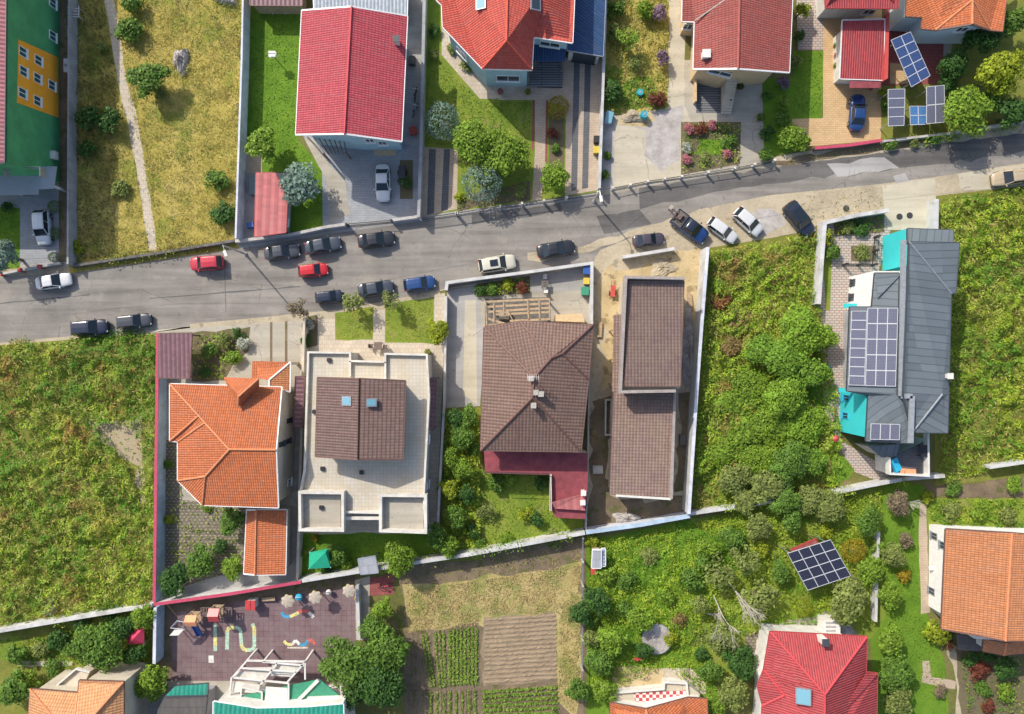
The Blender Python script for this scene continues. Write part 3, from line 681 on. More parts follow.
sh('overgrown_lot', 'weed_base', 3, [(708, 248), (770, 238), (822, 230), (820, 305), (840, 420), (838, 490), (690, 514), (690, 500)])
sh('garden', 'pink_pavers', 3, [(820, 224), (890, 212), (890, 232), (845, 390), (840, 440), (900, 476), (880, 482), (850, 470), (824, 410), (818, 304)])
sh('flower_bed', 'bed', 5, [(833, 222), (884, 214), (884, 232), (835, 236)])
sh('flower_bed', 'bed', 5, [(851, 246), (876, 246), (876, 261), (851, 261)])
sh('planter_bed', 'lawn_mixed', 5, [(822, 248), (832, 248), (830, 310), (826, 310)])
sh('lawn', 'lawn', 4, [(832, 446), (838, 450), (856, 470), (848, 480), (834, 484)], .1)
sh('overgrown_lot', 'weed_base', 3, [(935, 196), (1090, 178), (1090, 470), (935, 486)])
sh('bare_strip', 'dirt', 4, [(925, 486), (1024, 478), (1090, 474), (1090, 498), (1024, 498), (930, 498)], .2)
# ---- bottom row
sh('garden', 'weed_base', 2, [(-80, 650), (0, 633), (153, 607), (160, 690), (130, 760), (-80, 760)])
sh('garden_path', 'pale_concrete', 4, [(18, 661), (72, 661), (72, 665.5), (30, 666), (18, 665)], .05)
sh('lawn', 'lawn_mixed', 3, [(-20, 640), (20, 636), (30, 655), (10, 662), (-20, 664)], .2)
sh('patio', 'maroon_pavers', 4, [(92, 670), (132, 670), (132, 682), (92, 682)])
sh('yard', 'grey_concrete', 3, [(100, 680), (215, 685), (215, 760), (100, 760)])
sh('playground', 'maroon_tiles', 3, [(168, 612), (300, 588), (356, 583), (356, 684), (170, 681)])
sh('playground_edge', 'dirt', 4, [(158, 606), (172, 604), (172, 681), (158, 681)], .08)
sh('playground_edge', 'dirt', 4, [(172, 604), (300, 585), (356, 574), (356, 586), (300, 592), (172, 613)], .08)
sh('yard', 'concrete', 4, [(165, 680.5), (240, 681), (345, 684), (345, 760), (165, 760)])
sh('yard_strip', 'concrete', 4, [(355, 580), (370, 576), (369, 640), (356, 640)])
sh('patio', 'maroon_pavers', 5, [(370, 578), (394, 574), (394, 594), (370, 596)])
sh('field', 'dirt', 2, [(395, 566), (420, 562), (586, 536), (584, 760), (404, 760), (404, 600)])
sh('straw_field', 'straw', 3, [(404, 588), (500, 576), (582, 562), (582, 612), (560, 620), (404, 632)], .3)
sh('straw_field', 'straw', 3, [(557, 610), (582, 608), (580, 700), (575, 720), (556, 700)], .2)
sh('crop_bed', 'dirt', 4, [(408, 634), (479, 624), (478, 686), (430, 688), (408, 684)], .1)
sh('tilled_soil', 'soil', 4, [(484, 617), (556, 612), (557, 680), (483, 686)], .12)
sh('crop_bed', 'dirt', 4, [(482, 687), (556, 682), (558, 760), (482, 760)], .1)
sh('crop_bed', 'dirt', 4, [(406, 690), (479, 688), (480, 760), (406, 760)], .1)
sh('lawn', 'lawn', 2, [(586, 540), (690, 520), (745, 510), (760, 560), (700, 620), (720, 700), (700, 760), (588, 760)])
sh('garden', 'lawn_mixed', 3, [(690, 520), (838, 494), (905, 480), (905, 640), (765, 640), (720, 690), (700, 620), (745, 560)], .1)
sh('yard', 'sand', 4, [(617, 666), (664, 668), (664, 690), (626, 693), (612, 680)], .15)
sh('yard', 'beige_pavers', 4, [(664, 668), (691, 668), (706, 684), (706, 694), (664, 692)])
sh('terrace', 'slab_garden', 4, [(745, 632), (762, 630), (762, 660), (745, 662)])
sh('yard', 'debris', 4, [(765, 625), (836, 612), (855, 628), (862, 642), (764, 640)], .15)
sh('yard', 'concrete', 4, [(756, 640), (766, 630), (772, 690), (764, 760), (752, 760)])
sh('garden', 'lawn', 3, [(880, 480), (930, 486), (925, 610), (945, 660), (950, 760), (872, 760), (870, 640), (885, 620)], .1)
sh('garden', 'lawn_mixed', 3, [(925, 498), (1090, 498), (1090, 530), (928, 532)], .1)
sh('path', 'tan_pavers', 4, [(919, 505), (926, 505), (930, 612), (921, 614), (919, 560)], .05)
sh('path', 'tan_pavers', 5, [(922, 661), (931, 661), (931, 677), (950, 679), (956, 682), (955, 690), (922, 682)], .08)
sh('path', 'dust', 4, [(948, 640), (965, 650), (966, 714), (980, 760), (955, 760), (956, 690)], .15)
sh('flower_bed', 'bed', 4, [(955, 645), (1090, 655), (1090, 760), (966, 760)], .1)
# ------------------------------------------------------------------ buildings
def base_of(V, z=None):
    c = sum((W(*v) for v in V), Vector()) / len(V); return (c.x, c.y, 0)
def flat_box(root, pts, z0, z1, mat, name): return MB().prism([W(p[0], p[1], z1).xy for p in pts], z0, z1).build(name, mat, root)
def parapet(root, pts, z, h, t, mat, name='parapet', closed=True): return MB().ribbon([W(p[0], p[1], z + h).xy for p in pts], t, z, z + h, closed).build(name, mat, root)
def floor(root, pts, z, mat, name='terrace_floor'):
    m = MB().prism([W(p[0], p[1], z).xy for p in pts], z - .12, z); return m.build(name, mat, root)
def skylight(root, px, py, z, w=.8, l=1.2, rz=0.0, tilt=(0, 0), glass='sky_glass'):
    c = W(px, py, z); M = (Matrix.Rotation(rz, 3, 'Z') @ Matrix.Rotation(tilt[1], 3, 'Y') @ Matrix.Rotation(tilt[0], 3, 'X'))
    o = MB().box(c, (w + .22, l + .22, .16), M=M).build('skylight', 'grey_metal', root)
    MB().box(c + M @ Vector((0, 0, .07)), (w, l, .06), M=M).build('pane', glass, o); return o
def chimney(root, px, py, z, s=.6, h=1.0, mat='concrete_wall', cap='dark_trim', z0=None):
    c = W(px, py, z + h)
    o = MB().box((c.x, c.y, z + h / 2 - .3), (s, s, h + .6)).build('chimney', mat, root)
    MB().box((c.x, c.y, z + h + .06), (s + .18, s + .18, .1)).build('chimney_cap', cap, o); return o
def rect_xy(pts, z): return [W(p[0], p[1], z).xy for p in pts]

# 1 green apartment building with orange mural
h = thing('apartment_building', 'tall green building with an orange mural panel of small windows, at the top left edge', 'building', W(20, 90))
P = [Vector(W(60, -70).xy), Vector(W(60, 182.5).xy), Vector(W(-140, 182.5).xy), Vector(W(-140, -70).xy)]
add_walls(h, P, 8.3, 'green_wall')
roof(h, [(6.2, -80, 8.55), (4.0, 163, 8.55), (-120, 163, 12), (-120, -80, 12)], [(0, 1, 2, 3)], MATS['metal_pink'], trim='dark_trim')
x0 = P[0].x + .02
def fp(px, py):
    p, d, z, n = facade_hit(h, px, py); return Vector((p.x, p.y, z))
F = [fp(*q) for q in Z(0, 0, (72, 155), (228, 226), (230, 464), (66, 404))]
m = MB(); m.v = [p + Vector((.03, 0, 0)) for p in F] + [p - Vector((.05, 0, 0)) for p in F]
m.f = [[0, 1, 2, 3], [7, 6, 5, 4]] + [[i, i + 4, (i + 1) % 4 + 4, (i + 1) % 4] for i in range(4)]
m.build('mural_panel', 'orange_wall', h)
for q in Z(0, 0, (88, 205), (149, 238), (90, 281), (145, 308), (202, 336), (86, 366), (145, 397), (206, 142), (206, 12)): window(h, *q, 1.05, 1.15, 'white_frame', 'teal_glass')
q = fp(*Z(0, 0, (205, 612))[0]); MB().box(q + Vector((.25, 0, 0)), (.5, .9, .7)).build('air_conditioner', 'white_paint', h)
c = rect_xy(Z(0, 0, (-60, 655), (222, 655), (210, 742), (150, 745), (148, 765), (-60, 770)), 3.0); MB().prism(c, 2.85, 3.0).build('canopy', 'felt_grey', h)
for q in Z(0, 170, (20, 75), (200, 60)):
    p = W(q[0], q[1], 2.8); MB().box((p.x, p.y, 1.42), (.25, .25, 2.84)).build('canopy_post', 'white_paint', h)
m = MB()
for q in ((-10, 166.3), (27, 166.3)): 
    p = W(q[0], q[1], 8); m.box((p.x, p.y, 5.6), (.12, 1.0, .9))
a, b = W(-10, 166, 5.6), W(42, 168, 5.6); m.bar((a.x, a.y, 6.0), (b.x, b.y, 6.0), .06); m.bar((a.x, a.y, 5.2), (b.x, b.y, 5.2), .1)
m.build('balcony_rail', 'grey_metal', h)

# 2 crimson gabled house
h = thing('house', 'pale blue house under a long crimson gabled tile roof, beside the bright lawn', 'house', W(352, 80))
V = Z(220, 0, (322, 40, 6), (518, 25, 8.4), (738, 62, 6), (715, 557, 6), (490, 527, 8.4), (298, 530, 6))
roof(h, V, [(0, 1, 4, 5), (1, 2, 3, 4)], MATS['tile_crimson'], 'blue_wall', .85, cap='cap_red')
for q in Z(220, 0, (590, 552), (640, 562)): window(h, q[0], q[1], 1.0, 1.2)
chimney(h, 396, 39, 6.6, .5, .7, 'white_paint')
# pergola and doormat by its door
p = thing('pergola', 'dark brown timber pergola below the crimson roof', 'pergola', W(328, 147))
m = MB()
for i in range(8):
    q = Z(220, 0, (345 + i * 20, 538), (400 + i * 14, 605)); m.bar(W(*q[0], 2.5), W(*q[1], 2.5), .1, .14)
m.build('slats', 'dark_timber', p)
for q in Z(220, 0, (345, 540), (405, 603), (495, 600), (490, 545)): a = W(*q, 2.45); MB().box((a.x, a.y, 1.2), (.14, .14, 2.4)).build('post', 'dark_timber', p)
o = flat_box(None, Z(220, 0, (608, 570), (692, 574), (692, 612), (608, 612)), .02, .06, 'tan_wall', 'doormat'); props(o, 'brown mat at the door below the crimson roof', 'mat')
# metal roofed annex behind it and timber shed
h = thing('shed', 'annex with a pale grey corrugated metal roof behind the crimson roof', 'shed', W(360, -5))
roof(h, [(312, -30, 3.4), (314, 9, 3.4), (407, 15, 3.2), (408, -30, 3.2)], [(0, 1, 2, 3)], MATS['metal_grey'], 'grey_wall', .25)
h = thing('shed', 'brown garden shed at the top edge of the bright lawn', 'shed', W(276, -8))
roof(h, [(249, -40, 2.6), (250, 5, 2.4), (302, 5.5, 2.4), (302, -40, 2.6)], [(0, 1, 2, 3)], MATS['metal_mauve'], 'timber', .2, trim='brown_trim')
h = thing('shed', 'low shed with a faded red sheet roof beside the pale boundary wall', 'shed', W(270, 205))
V = Z(150, 170, (418, 12, 2.6), (492, 12, 2.6), (540, 120, 2.5), (534, 245, 2.3), (412, 262, 2.3))
roof(h, V, [(0, 1, 2, 3, 4)], MATS['metal_rust'], 'grey_wall', .3, trim='red_trim')
window(h, 286, 222, .8, .9)
o = MB().box(W(253, 186, .3), (.7, 2.1, .5)).build('cold_frame', 'teal_glass'); props(o, 'small glass cold frame on the concrete beside the faded red shed', 'frame')

# 3 scarlet house with bay
h = thing('house', 'pale blue house under a scarlet hipped roof with a glazed front bay', 'house', W(507, 30))
V = [(430, -60, 6), (436.5, 0, 6), (441.7, 5, 6), (442.5, 26.7, 6), (482.4, 68.6, 6), (531.9, 69.8, 6), (533.7, 36.8, 6), (572.5, 42.7, 6), (577, -60, 6), (508.5, -60, 8.9), (506.5, 40.6, 8.9)]
roof(h, V, [(9, 0, 1, 2, 3, 4, 10), (4, 5, 10), (5, 6, 7, 8, 9, 10)], MATS['tile_scarlet'], 'blue_wall', .5, cap='cap_scarlet', wall_z=5.8)
window(h, 508, 78, 2.6, 1.5); window(h, 462, 53, 1.6, 1.2); window(h, 550, 44, 2.2, 1.0)
skylight(h, 481, 2, 8.05, .9, 1.3, 0, (0, -.4)); skylight(h, 535.5, 3.5, 8.0, .9, 1.2, 0, (0, .4), 'glass')
roof(h, [(534, 44, 3.2), (533, 61, 3.0), (565, 61, 3.0), (566, 44, 3.2)], [(0, 1, 2, 3)], MATS['metal_navy'], gut=False, name='porch_roof')
for q in ((536, 60), (563, 60)): a = W(*q, 2.9); MB().box((a.x, a.y, 1.42), (.18, .18, 2.84)).build('porch_post', 'dark_timber', h)
MB().prism([W(*q, .3).xy for q in Z(410, 0, (480, 243), (603, 243), (600, 343), (470, 340))], 0, .3).build('porch_deck', 'deck_slats', h)
h = thing('garage', 'garage with a navy blue ribbed roof beside the scarlet roofed house', 'garage', W(588, 10))
roof(h, [(574, -60, 3.6), (567, 50, 3.2), (603, 56, 3.0), (608, -60, 3.4)], [(0, 1, 2, 3)], MATS['metal_navy'], 'white_paint', .3, trim='grey_metal')
a = facade_hit(h, 585, 53.6)
if a: window_at(h, Vector((a[0].x, a[0].y, 1.2)), a[1], a[3], 2.6, 2.1, 'dark_trim', 'dark_trim', 'garage_door', 0)

# 4 brick red gable house
h = thing('house', 'tan house under a dull brick red gabled roof, with an outside stair to its terrace', 'house', W(735, 30))
V = [(684, -60, 5.2), (682, 21, 5.2), (694.6, 21.6, 5.4), (693.4, 69, 5.4), (738, 68.6, 7.8), (789.3, 72.4, 5.4), (795, -60, 5.4), (741, -60, 7.8)]
roof(h, V, [(7, 0, 1, 2, 3, 4), (7, 4, 5, 6)], MATS['tile_brick'], 'tan_wall', 1.0, cap='cap_brick')
a, b = W(695, 20.5, 5.75), W(726, -1, 7.2); MB().bar(a, b, .12, .1).build('valley_flashing', 'pale_bark', h)
window(h, 720, 72.5, 2.6, .9); window(h, 688, 26, 1.0, 1.1)
chimney(h, 706.5, 53.5, 6.1, .7, .5, 'white_paint', 'white_paint')
m = MB()
for i in range(12):
    q = W(726, 113 - i * 2.4, 0); m.box((q.x, q.y, .1 + .1 * i), (1.15, .3, .2 + .2 * i))
m.build('stair', 'beige_wall', h)
for x in (696, 731):
    a, b = W(x, 79, 1.0), W(x, 101, 1.0); MB().ribbon([a.xy, b.xy], .18, 0, 1.0).build('terrace_wall', 'tan_wall', h)

# 5 red garage house, top right, with the white upper storey
h = thing('house', 'white house under a bright red roof, with a lower red garage roof in front', 'house', W(860, 10))
V = [(826, -60, 6.2), (826, 7.5, 6.2), (898, 8, 6.2), (900, -60, 6.2), (864, -60, 8)]
roof(h, [(822, -60, 5.4), (826, 7.5, 5.0), (898, 8, 5.0), (902, -60, 5.4), (862, -60, 8)], [(4, 0, 1, 2, 3)], MATS['tile_red_bright'], 'white_paint', 1.3, trim='red_trim', wall_z=4.8)
window(h, 869, 11.5, 1.3, 1.0)
roof(h, [(842.7, 20, 3.4), (840.2, 78.5, 2.7), (883.4, 80, 2.7), (884.6, 19, 3.4)], [(0, 1, 2, 3)], MATS['tile_red_bright'], 'white_paint', .5, trim='white_trim', name='garage_roof')
MB().prism([W(*q, 2.6).xy for q in Z(764, 0, (340, 318), (462, 316), (458, 346), (338, 346))], 2.45, 2.6).build('garage_canopy', 'maroon_terrace', h)
MB().prism([W(*q, 3.2).xy for q in ((885.5, 15), (889.5, 14), (888, 78), (884.6, 80))], 0, 3.2).build('side_wall', 'rust_red', h)
for q in ((842, 82), (843, 24), (820, 30)): 
    pass
# 6 orange roof house, top right
h = thing('house', 'pale blue house under an orange tile roof with a front gable, at the top right', 'house', W(955, 5))
V = [(910, -60, 4.6), (906, 16, 4.6), (922.7, 17, 4.6), (921.4, 28.5, 4.6), (935.4, 30, 4.6), (972.2, 24, 6.0), (990, 30, 4.6), (1002.7, 31, 4.6), (1014, -60, 4.6), (966, -60, 7.2), (972.5, 0, 6.0)]
roof(h, V, [(9, 0, 1, 2, 3, 4, 10), (4, 5, 10), (5, 6, 10), (10, 6, 7, 8, 9)], MATS['tile_orange'], 'pale_blue_wall', .6, cap='cap_orange', trim='brown_trim', wall_z=4.3)
window(h, 962, 29, 1.2, 1.0); window(h, 978, 29.5, 1.0, .9)

# 7 tan tile house bottom left
h = thing('house', 'house under a tan clay tile roof with a beige roof terrace, bottom left', 'house', W(80, 720))
V = [(30, 690, 5.6), (58, 694, 6.6), (78, 690, 5.7), (77, 681, 5.6), (123, 682, 5.6), (123, 760, 5.6), (28, 760, 5.6), (75, 730, 8.2), (95, 694, 6.6)]
roof(h, [(30, 689, 5.6), (78, 693, 5.6), (79, 680.5, 5.6), (123.5, 682, 5.6), (123, 790, 5.6), (24, 790, 5.6), (72, 740, 8.4)], [(6, 0, 1), (6, 1, 2, 3), (6, 3, 4), (6, 4, 5), (6, 5, 0)], MATS['tile_tan'], 'beige_wall', .35, trim='brown_trim', cap='cap_orange')
floor(h, Z(0, 534, (300, 535), (352, 545), (310, 640), (180, 632)), 3.4, 'beige_wall'); flat_box(h, Z(0, 534, (305, 545), (345, 550), (308, 628), (190, 626)), 0, 3.2, 'beige_wall', 'terrace_base')
parapet(h, Z(0, 534, (182, 632), (298, 532), (352, 545)), 3.4, .35, .18, 'white_paint', closed=False)
# 8 brown carport
h = thing('carport', 'carport with a plain mauve brown sheet roof beside the red capped wall', 'carport', W(174, 356))
roof(h, Z(140, 330, (75, 14, 2.7), (203, 12, 2.7), (195, 190, 2.5), (72, 188, 2.5)), [(0, 1, 2, 3)], MATS['metal_mauve'], trim='brown_trim')
for q in ((160, 335), (190, 335), (189, 377), (160, 377)): a = W(*q, 2.4); MB().box((a.x, a.y, 1.2), (.14, .14, 2.4)).build('post', 'brown_trim', h)

# 9 orange house
h = thing('house', 'beige house under a broad bright orange hipped roof, behind the mauve carport', 'house', W(230, 440))
V = Z(140, 330, (117, 212, 5.8), (558, 225, 5.8), (545, 700, 5.8), (245, 690, 5.8), (148, 593, 5.8), (148, 440, 5.8), (117, 437, 5.8), (352, 470, 7.9), (536, 472, 7.8), (256, 577, 6.9), (232, 337, 6.85), (256, 365, 7.06))
roof(h, V, [(0, 1, 8, 7, 11, 10), (8, 2, 3, 9, 7), (3, 4, 9), (0, 10, 6), (6, 10, 11, 5), (11, 7, 9, 4, 5)], MATS['tile_orange'], 'beige_wall', .4, cap='cap_orange')
def vp(*q): return Z(140, 330, q)[0]
roof(h, [vp(328, 186, 5.9), vp(468, 191, 7.3), vp(388, 262, 7.6), vp(386, 303, 7.0), vp(468, 222, 6.2)], [(0, 1, 2, 3), (1, 4, 3, 2)], MATS['tile_orange'], name='dormer_roof', gut=False, cap='cap_orange', th=.1)
for q in ((586, 357), (582, 438), (556, 450)): window(h, *Z(140, 330, q)[0], .55, 1.5, 'dark_trim')
window(h, *Z(140, 330, (587, 600))[0], .8, 1.1)
roof(h, [vp(442, 122, 3.3), vp(592, 126, 3.3), vp(508, 196, 4.3), vp(440, 190, 3.9)], [(0, 1, 2, 3)], MATS['tile_orange'], name='porch_roof', gut=False, th=.12)
roof(h, [vp(592, 126, 3.3), vp(590, 244, 3.3), vp(508, 222, 4.3), vp(508, 196, 4.3)], [(0, 1, 2, 3)], MATS['tile_orange_pale'], name='porch_roof', th=.12)
for q in ((446, 128), (586, 132), (586, 238)): a = W(*Z(140, 330, q)[0], 3.1); MB().box((a.x, a.y, 1.55), (.3, .3, 3.1)).build('porch_post', 'beige_wall', h)
# its annex
h = thing('annex', 'low annex with a rectangular orange ribbed roof behind the broad orange roof', 'outbuilding', W(266, 540))
roof(h, Z(130, 480, (460, 118, 3.0), (497, 118, 3.7), (617, 118, 3.0), (612, 372, 3.0), (492, 374, 3.7), (448, 370, 3.2)), [(0, 1, 4, 5), (1, 2, 3, 4)], MATS['tile_orange'], 'beige_wall', .3, cap='cap_orange')
# canopy strips in alleys
for lab, q in (('long narrow brown canopy in the alley east of the orange roof', Z(290, 300, (22, 302), (56, 302), (46, 500), (14, 500))), ('long narrow brown canopy along the east side of the white flat house', Z(290, 300, (542, 308), (576, 308), (566, 508), (534, 510)))):
    c = thing('canopy', lab, 'canopy', base_of([(a, b, 2.6) for a, b in q]), 'brown alley canopies')
    roof(c, [(q[0][0], q[0][1], 2.8), (q[1][0], q[1][1], 2.6), (q[2][0], q[2][1], 2.6), (q[3][0], q[3][1], 2.8)], [(0, 1, 2, 3)], MATS['metal_mauve'], trim='brown_trim')
    for a in q: p = W(*a, 2.5); MB().box((p.x, p.y, 1.25), (.1, .1, 2.5)).build('post', 'brown_trim', c)

# 10 white flat house with terraces
h = thing('house', 'white flat roofed house with tiled terraces around a raised brown gabled roof', 'house', W(366, 440))
zt = 4.2
out = Z(290, 300, (70, 206), (236, 208), (236, 240), (375, 244), (375, 212), (540, 216), (548, 380)) + [(424, 495), (426, 533), (380, 531), (380, 513), (343, 512), (343, 531), (299, 530), (300, 492), (304, 470)]
add_walls(h, rect_xy(out, zt), zt - .13, 'warm_white')
floor(h, out, zt, 'terrace_tiles')
parapet(h, [(a * 1 + (366 - a) * .006, b) for a, b in out], zt, .45, .22, 'warm_white')
parapet(h, Z(290, 300, (236, 240), (236, 300)), zt, .45, .2, 'warm_white', closed=False); parapet(h, Z(290, 300, (375, 244), (375, 310)), zt, .45, .2, 'warm_white', closed=False)
# sunken court between front blocks is lower: dark floor slab lying on the terrace
for q in ([(299.5, 492.5), (342.5, 493), (342.5, 530.5), (300, 530)], [(380.5, 495.5), (425.5, 496), (425.5, 532.5), (380.5, 531)]):
    parapet(h, q, zt, .95, .3, 'warm_white', 'terrace_box'); floor(h, [(q[0][0] + 2, q[0][1] + 2), (q[1][0] - 2, q[1][1] + 2), (q[2][0] - 2, q[2][1] - 2), (q[3][0] + 2, q[3][1] - 2)], zt + .1, 'concrete', 'box_floor')
m = MB()
for y in (512, 518): m.bar(W(343, y, zt), W(381, y, zt), .35, .3)
m.build('roof_beam', 'warm_white', h)
V = Z(290, 300, (108, 305, 6.6), (274, 310, 8.2), (455, 318, 6.6), (445, 628, 6.6), (268, 628, 8.2), (100, 617, 6.6))
roof(h, V, [(0, 1, 4, 5)], MATS['tile_darkbrown'], cap='cap_brown', trim='brown_trim', name='roof')
roof(h, V, [(1, 2, 3, 4)], MATS['tile_darkbrown_laps'], trim='brown_trim', name='roof')
I = inset([W(*V[i]).xy for i in range(6)], .4); add_walls(h, I, [V[i][2] - .25 for i in range(6)], 'white_paint', zt - .1)
skylight(h, 346.8, 401, 7.8, .85, .75, 0, (0, -.28)); skylight(h, 371.5, 402.5, 8.05, .85, .65, 0, (0, .28))
for q in ((152, 236), (94, 440), (126, 665), (280, 680)): 
    p = W(*Z(290, 300, q)[0], zt + .3); MB().box((p.x, p.y, zt + .12), (.42, .42, .3)).build('vent', 'black', h)
for q in ((713, 700), ): 
    p = W(*Z(140, 330, q)[0], zt + .35); MB().box((p.x, p.y, zt + .22), (.42, .42, .3)).build('vent', 'black', h)
for y in (390, 440, 485): window(h, 427.6, y, .9, 1.2)

# 11 brown hipped house
h = thing('house', 'big house under a brown hipped tile roof with dark red terraces behind it', 'house', W(535, 390))
V = [(484, 327, 5.8), (480.6, 450.5, 5.8), (581, 451.7, 5.8), (588.5, 379, 5.8), (591.9, 340, 5.8), (592.9, 324.7, 5.8), (520, 321.4, 5.8),
     (532.4, 397.5, 8.8), (534, 377.5, 8.7), (551, 358, 7.95), (562, 353.5, 7.4)]
roof(h, V, [(0, 1, 7, 8), (1, 2, 7), (2, 3, 10, 9, 8, 7), (3, 4, 5, 10), (5, 6, 9, 10), (6, 0, 8, 9)], MATS['tile_brown'], 'beige_wall', .45, cap='cap_brown', trim='brown_trim', wall_z=5.6)
for q in ((531, 378.5), (536, 392.5), (533.5, 405.5), (541, 394)): chimney(h, q[0], q[1], 8.3, .38, .7, 'pale_bark', 'pale_bark')
T = Z(440, 340, (173, 436), (582, 446), (580, 620), (572, 705), (456, 700), (440, 670), (440, 532), (178, 524))
add_walls(h, rect_xy(T, 3.1), 2.97, 'beige_wall'); floor(h, T, 3.1, 'maroon_terrace')
m = MB(); q = [W(*t, 4.0) for t in Z(440, 340, (176, 522), (432, 530), (436, 670))]
for a, b in zip(q[:-1], q[1:]):
    for zz in (3.4, 3.9): m.bar((a.x, a.y, zz), (b.x, b.y, zz), .05)
m.build('terrace_rail', 'dark_iron', h)
parapet(h, Z(440, 340, (436, 530), (436, 672)), 3.1, .5, .25, 'beige_wall', closed=False)
roof(h, [t for t in Z(440, 340, (440, 640, 3.9), (570, 606, 3.9), (572, 672, 3.6), (452, 664, 3.6))], [(0, 1, 2, 3)], MATS['metal_rust'], name='terrace_roof', gut=False)
for q in ((565, 603), (562, 640)): chimney(h, *Z(440, 340, q)[0], 3.2, .4, .9, 'white_paint', 'white_paint')
# pergola in front
p = thing('pergola', 'pale timber pergola of open beams in front of the brown hipped roof', 'pergola', W(517, 312))
m = MB()
for q in (((180, 480), (430, 468)), ((183, 500), (432, 486)), ((185, 545), (300, 580)), ((215, 530), (432, 520)), ((275, 555), (432, 548)), ((180, 520), (432, 503)), ((184, 572), (300, 566))): a, b = Z(440, 180, *q); m.bar(W(*a, 2.7), W(*b, 2.7), .24, .22)

for q in (((180, 478), (184, 578)), ((212, 486), (212, 560)), ((270, 520), (300, 580)), ((345, 470), (348, 548)), ((430, 466), (432, 552)), ((250, 476), (252, 532)), ((390, 470), (392, 548))): a, b = Z(440, 180, *q); m.bar(W(*a, 2.88), W(*b, 2.88), .12, .14)
m.build('lattice', 'timber', p)
for q in Z(440, 180, (182, 480), (430, 470), (184, 570), (430, 545)): a = W(*q, 2.6); MB().box((a.x, a.y, 1.3), (.18, .18, 2.6)).build('post', 'timber', p)
o = flat_box(None, Z(440, 180, (455, 530), (560, 525), (570, 560), (455, 556)), .05, 2.6, 'tan_wall', 'store_box'); props(o, 'tan brick store against the north eave of the brown hipped house', 'store')
o = MB().box(W(504, 315, .45), (1.2, 1.0, .8)).build('garden_table', 'sand_plastic'); props(o, 'pale table under the timber pergola', 'table')

# 12 mauve twin roof house
h = thing('house', 'long house under two stepped mauve tile roofs on the bare dirt lot', 'house', W(648, 390))
A = [(626, 277), (685, 278.3), (681, 390), (620.5, 392)]
roof(h, [(629, 281, 5.4), (684, 281, 5.4), (680, 386, 5.9), (625, 386, 5.9)], [(0, 1, 2, 3)], MATS['tile_mauve'], 'beige_wall', .25, trim='brown_trim')
parapet(h, [A[1], A[0], A[3], (676, 391)], 5.2, 1.0, .3, 'taupe_wall', closed=False)
I = inset(rect_xy(A, 5.2), .15); add_walls(h, I, 5.15, 'beige_wall')
roof(h, [(614, 391, 3.7), (675, 389.5, 3.7), (671.5, 498.5, 3.3), (610, 494, 3.3)], [(0, 1, 2, 3)], MATS['tile_mauve'], 'beige_wall', .25, trim='brown_trim')
parapet(h, [(675, 390), (671.5, 499)], 3.3, .55, .28, 'taupe_wall', closed=False); MB().bar(W(616, 495.5, 3.6), W(671, 499, 3.6), .2, .25).build('edge_trim', 'white_paint', h)
roof(h, [(614, 315, 3.7), (622, 314, 3.7), (620, 391, 3.7), (612, 392, 3.7)], [(0, 1, 2, 3)], MATS['tile_mauve'], gut=False, name='lean_to_roof')
for y in (330, 360, 385): a = W(613.5, y, 3.5); MB().box((a.x, a.y, 1.75), (.15, .15, 3.5)).build('lean_to_post', 'timber', h)
o = thing('bunker', 'low open topped concrete box at the west side of the mauve roof', 'box', W(608.5, 418)); MB().ribbon(rect_xy([(606, 400), (611.5, 400), (611, 435), (605.5, 435)], .8), .15, 0, .8, True).build('box_wall', 'concrete_wall', o)

# 13 teal house
h = thing('house', 'turquoise walled house under dark grey standing seam roofs with solar panels', 'house', W(895, 350))
def tq(*q): return Z(764, 190, q)[0]
def tz(*q): r = (820 + q[0] / 4.46, 340 + q[1] / 4.46) + tuple(q[2:]); return r
V = [tq(572, 205, 7.8), tq(770, 208, 6.1), tq(755, 406, 6.3), tq(738, 408, 6.5), tz(574, 242, 6.4), tz(545, 242, 6.9), tz(570, 414, 6.2), tz(412, 412, 6.9), (903, 395, 7.8)]
roof(h, V, [(0, 1, 2, 3), (0, 3, 4, 5, 7, 8), (5, 4, 6, 7)], MATS['seam_grey'], None, .4, trim='dark_trim')
for q in ((0, 3), (5, 7)): MB().tube(W(*V[q[0]]) + Vector((0, 0, .03)), W(*V[q[1]]) + Vector((0, 0, .03)), .09, n=6).build('ridge_cap', 'cap_grey', h)
xw, xe, yn, ys = W(887.5, 0).x, W(945, 0, 6).x, W(0, 246, 6).y, W(0, 428, 6).y
add_walls(h, [Vector((xw, yn)), Vector((xw, ys)), Vector((xe, ys)), Vector((xe, yn))], 6.0, 'teal_wall')
roof(h, [tq(566, 152, 5.2), tq(746, 158, 5.0), tq(746, 212, 5.3), tq(566, 212, 5.6)], [(0, 1, 2, 3)], MATS['seam_grey'], 'teal_wall', .3, trim='dark_trim', name='lower_roof')
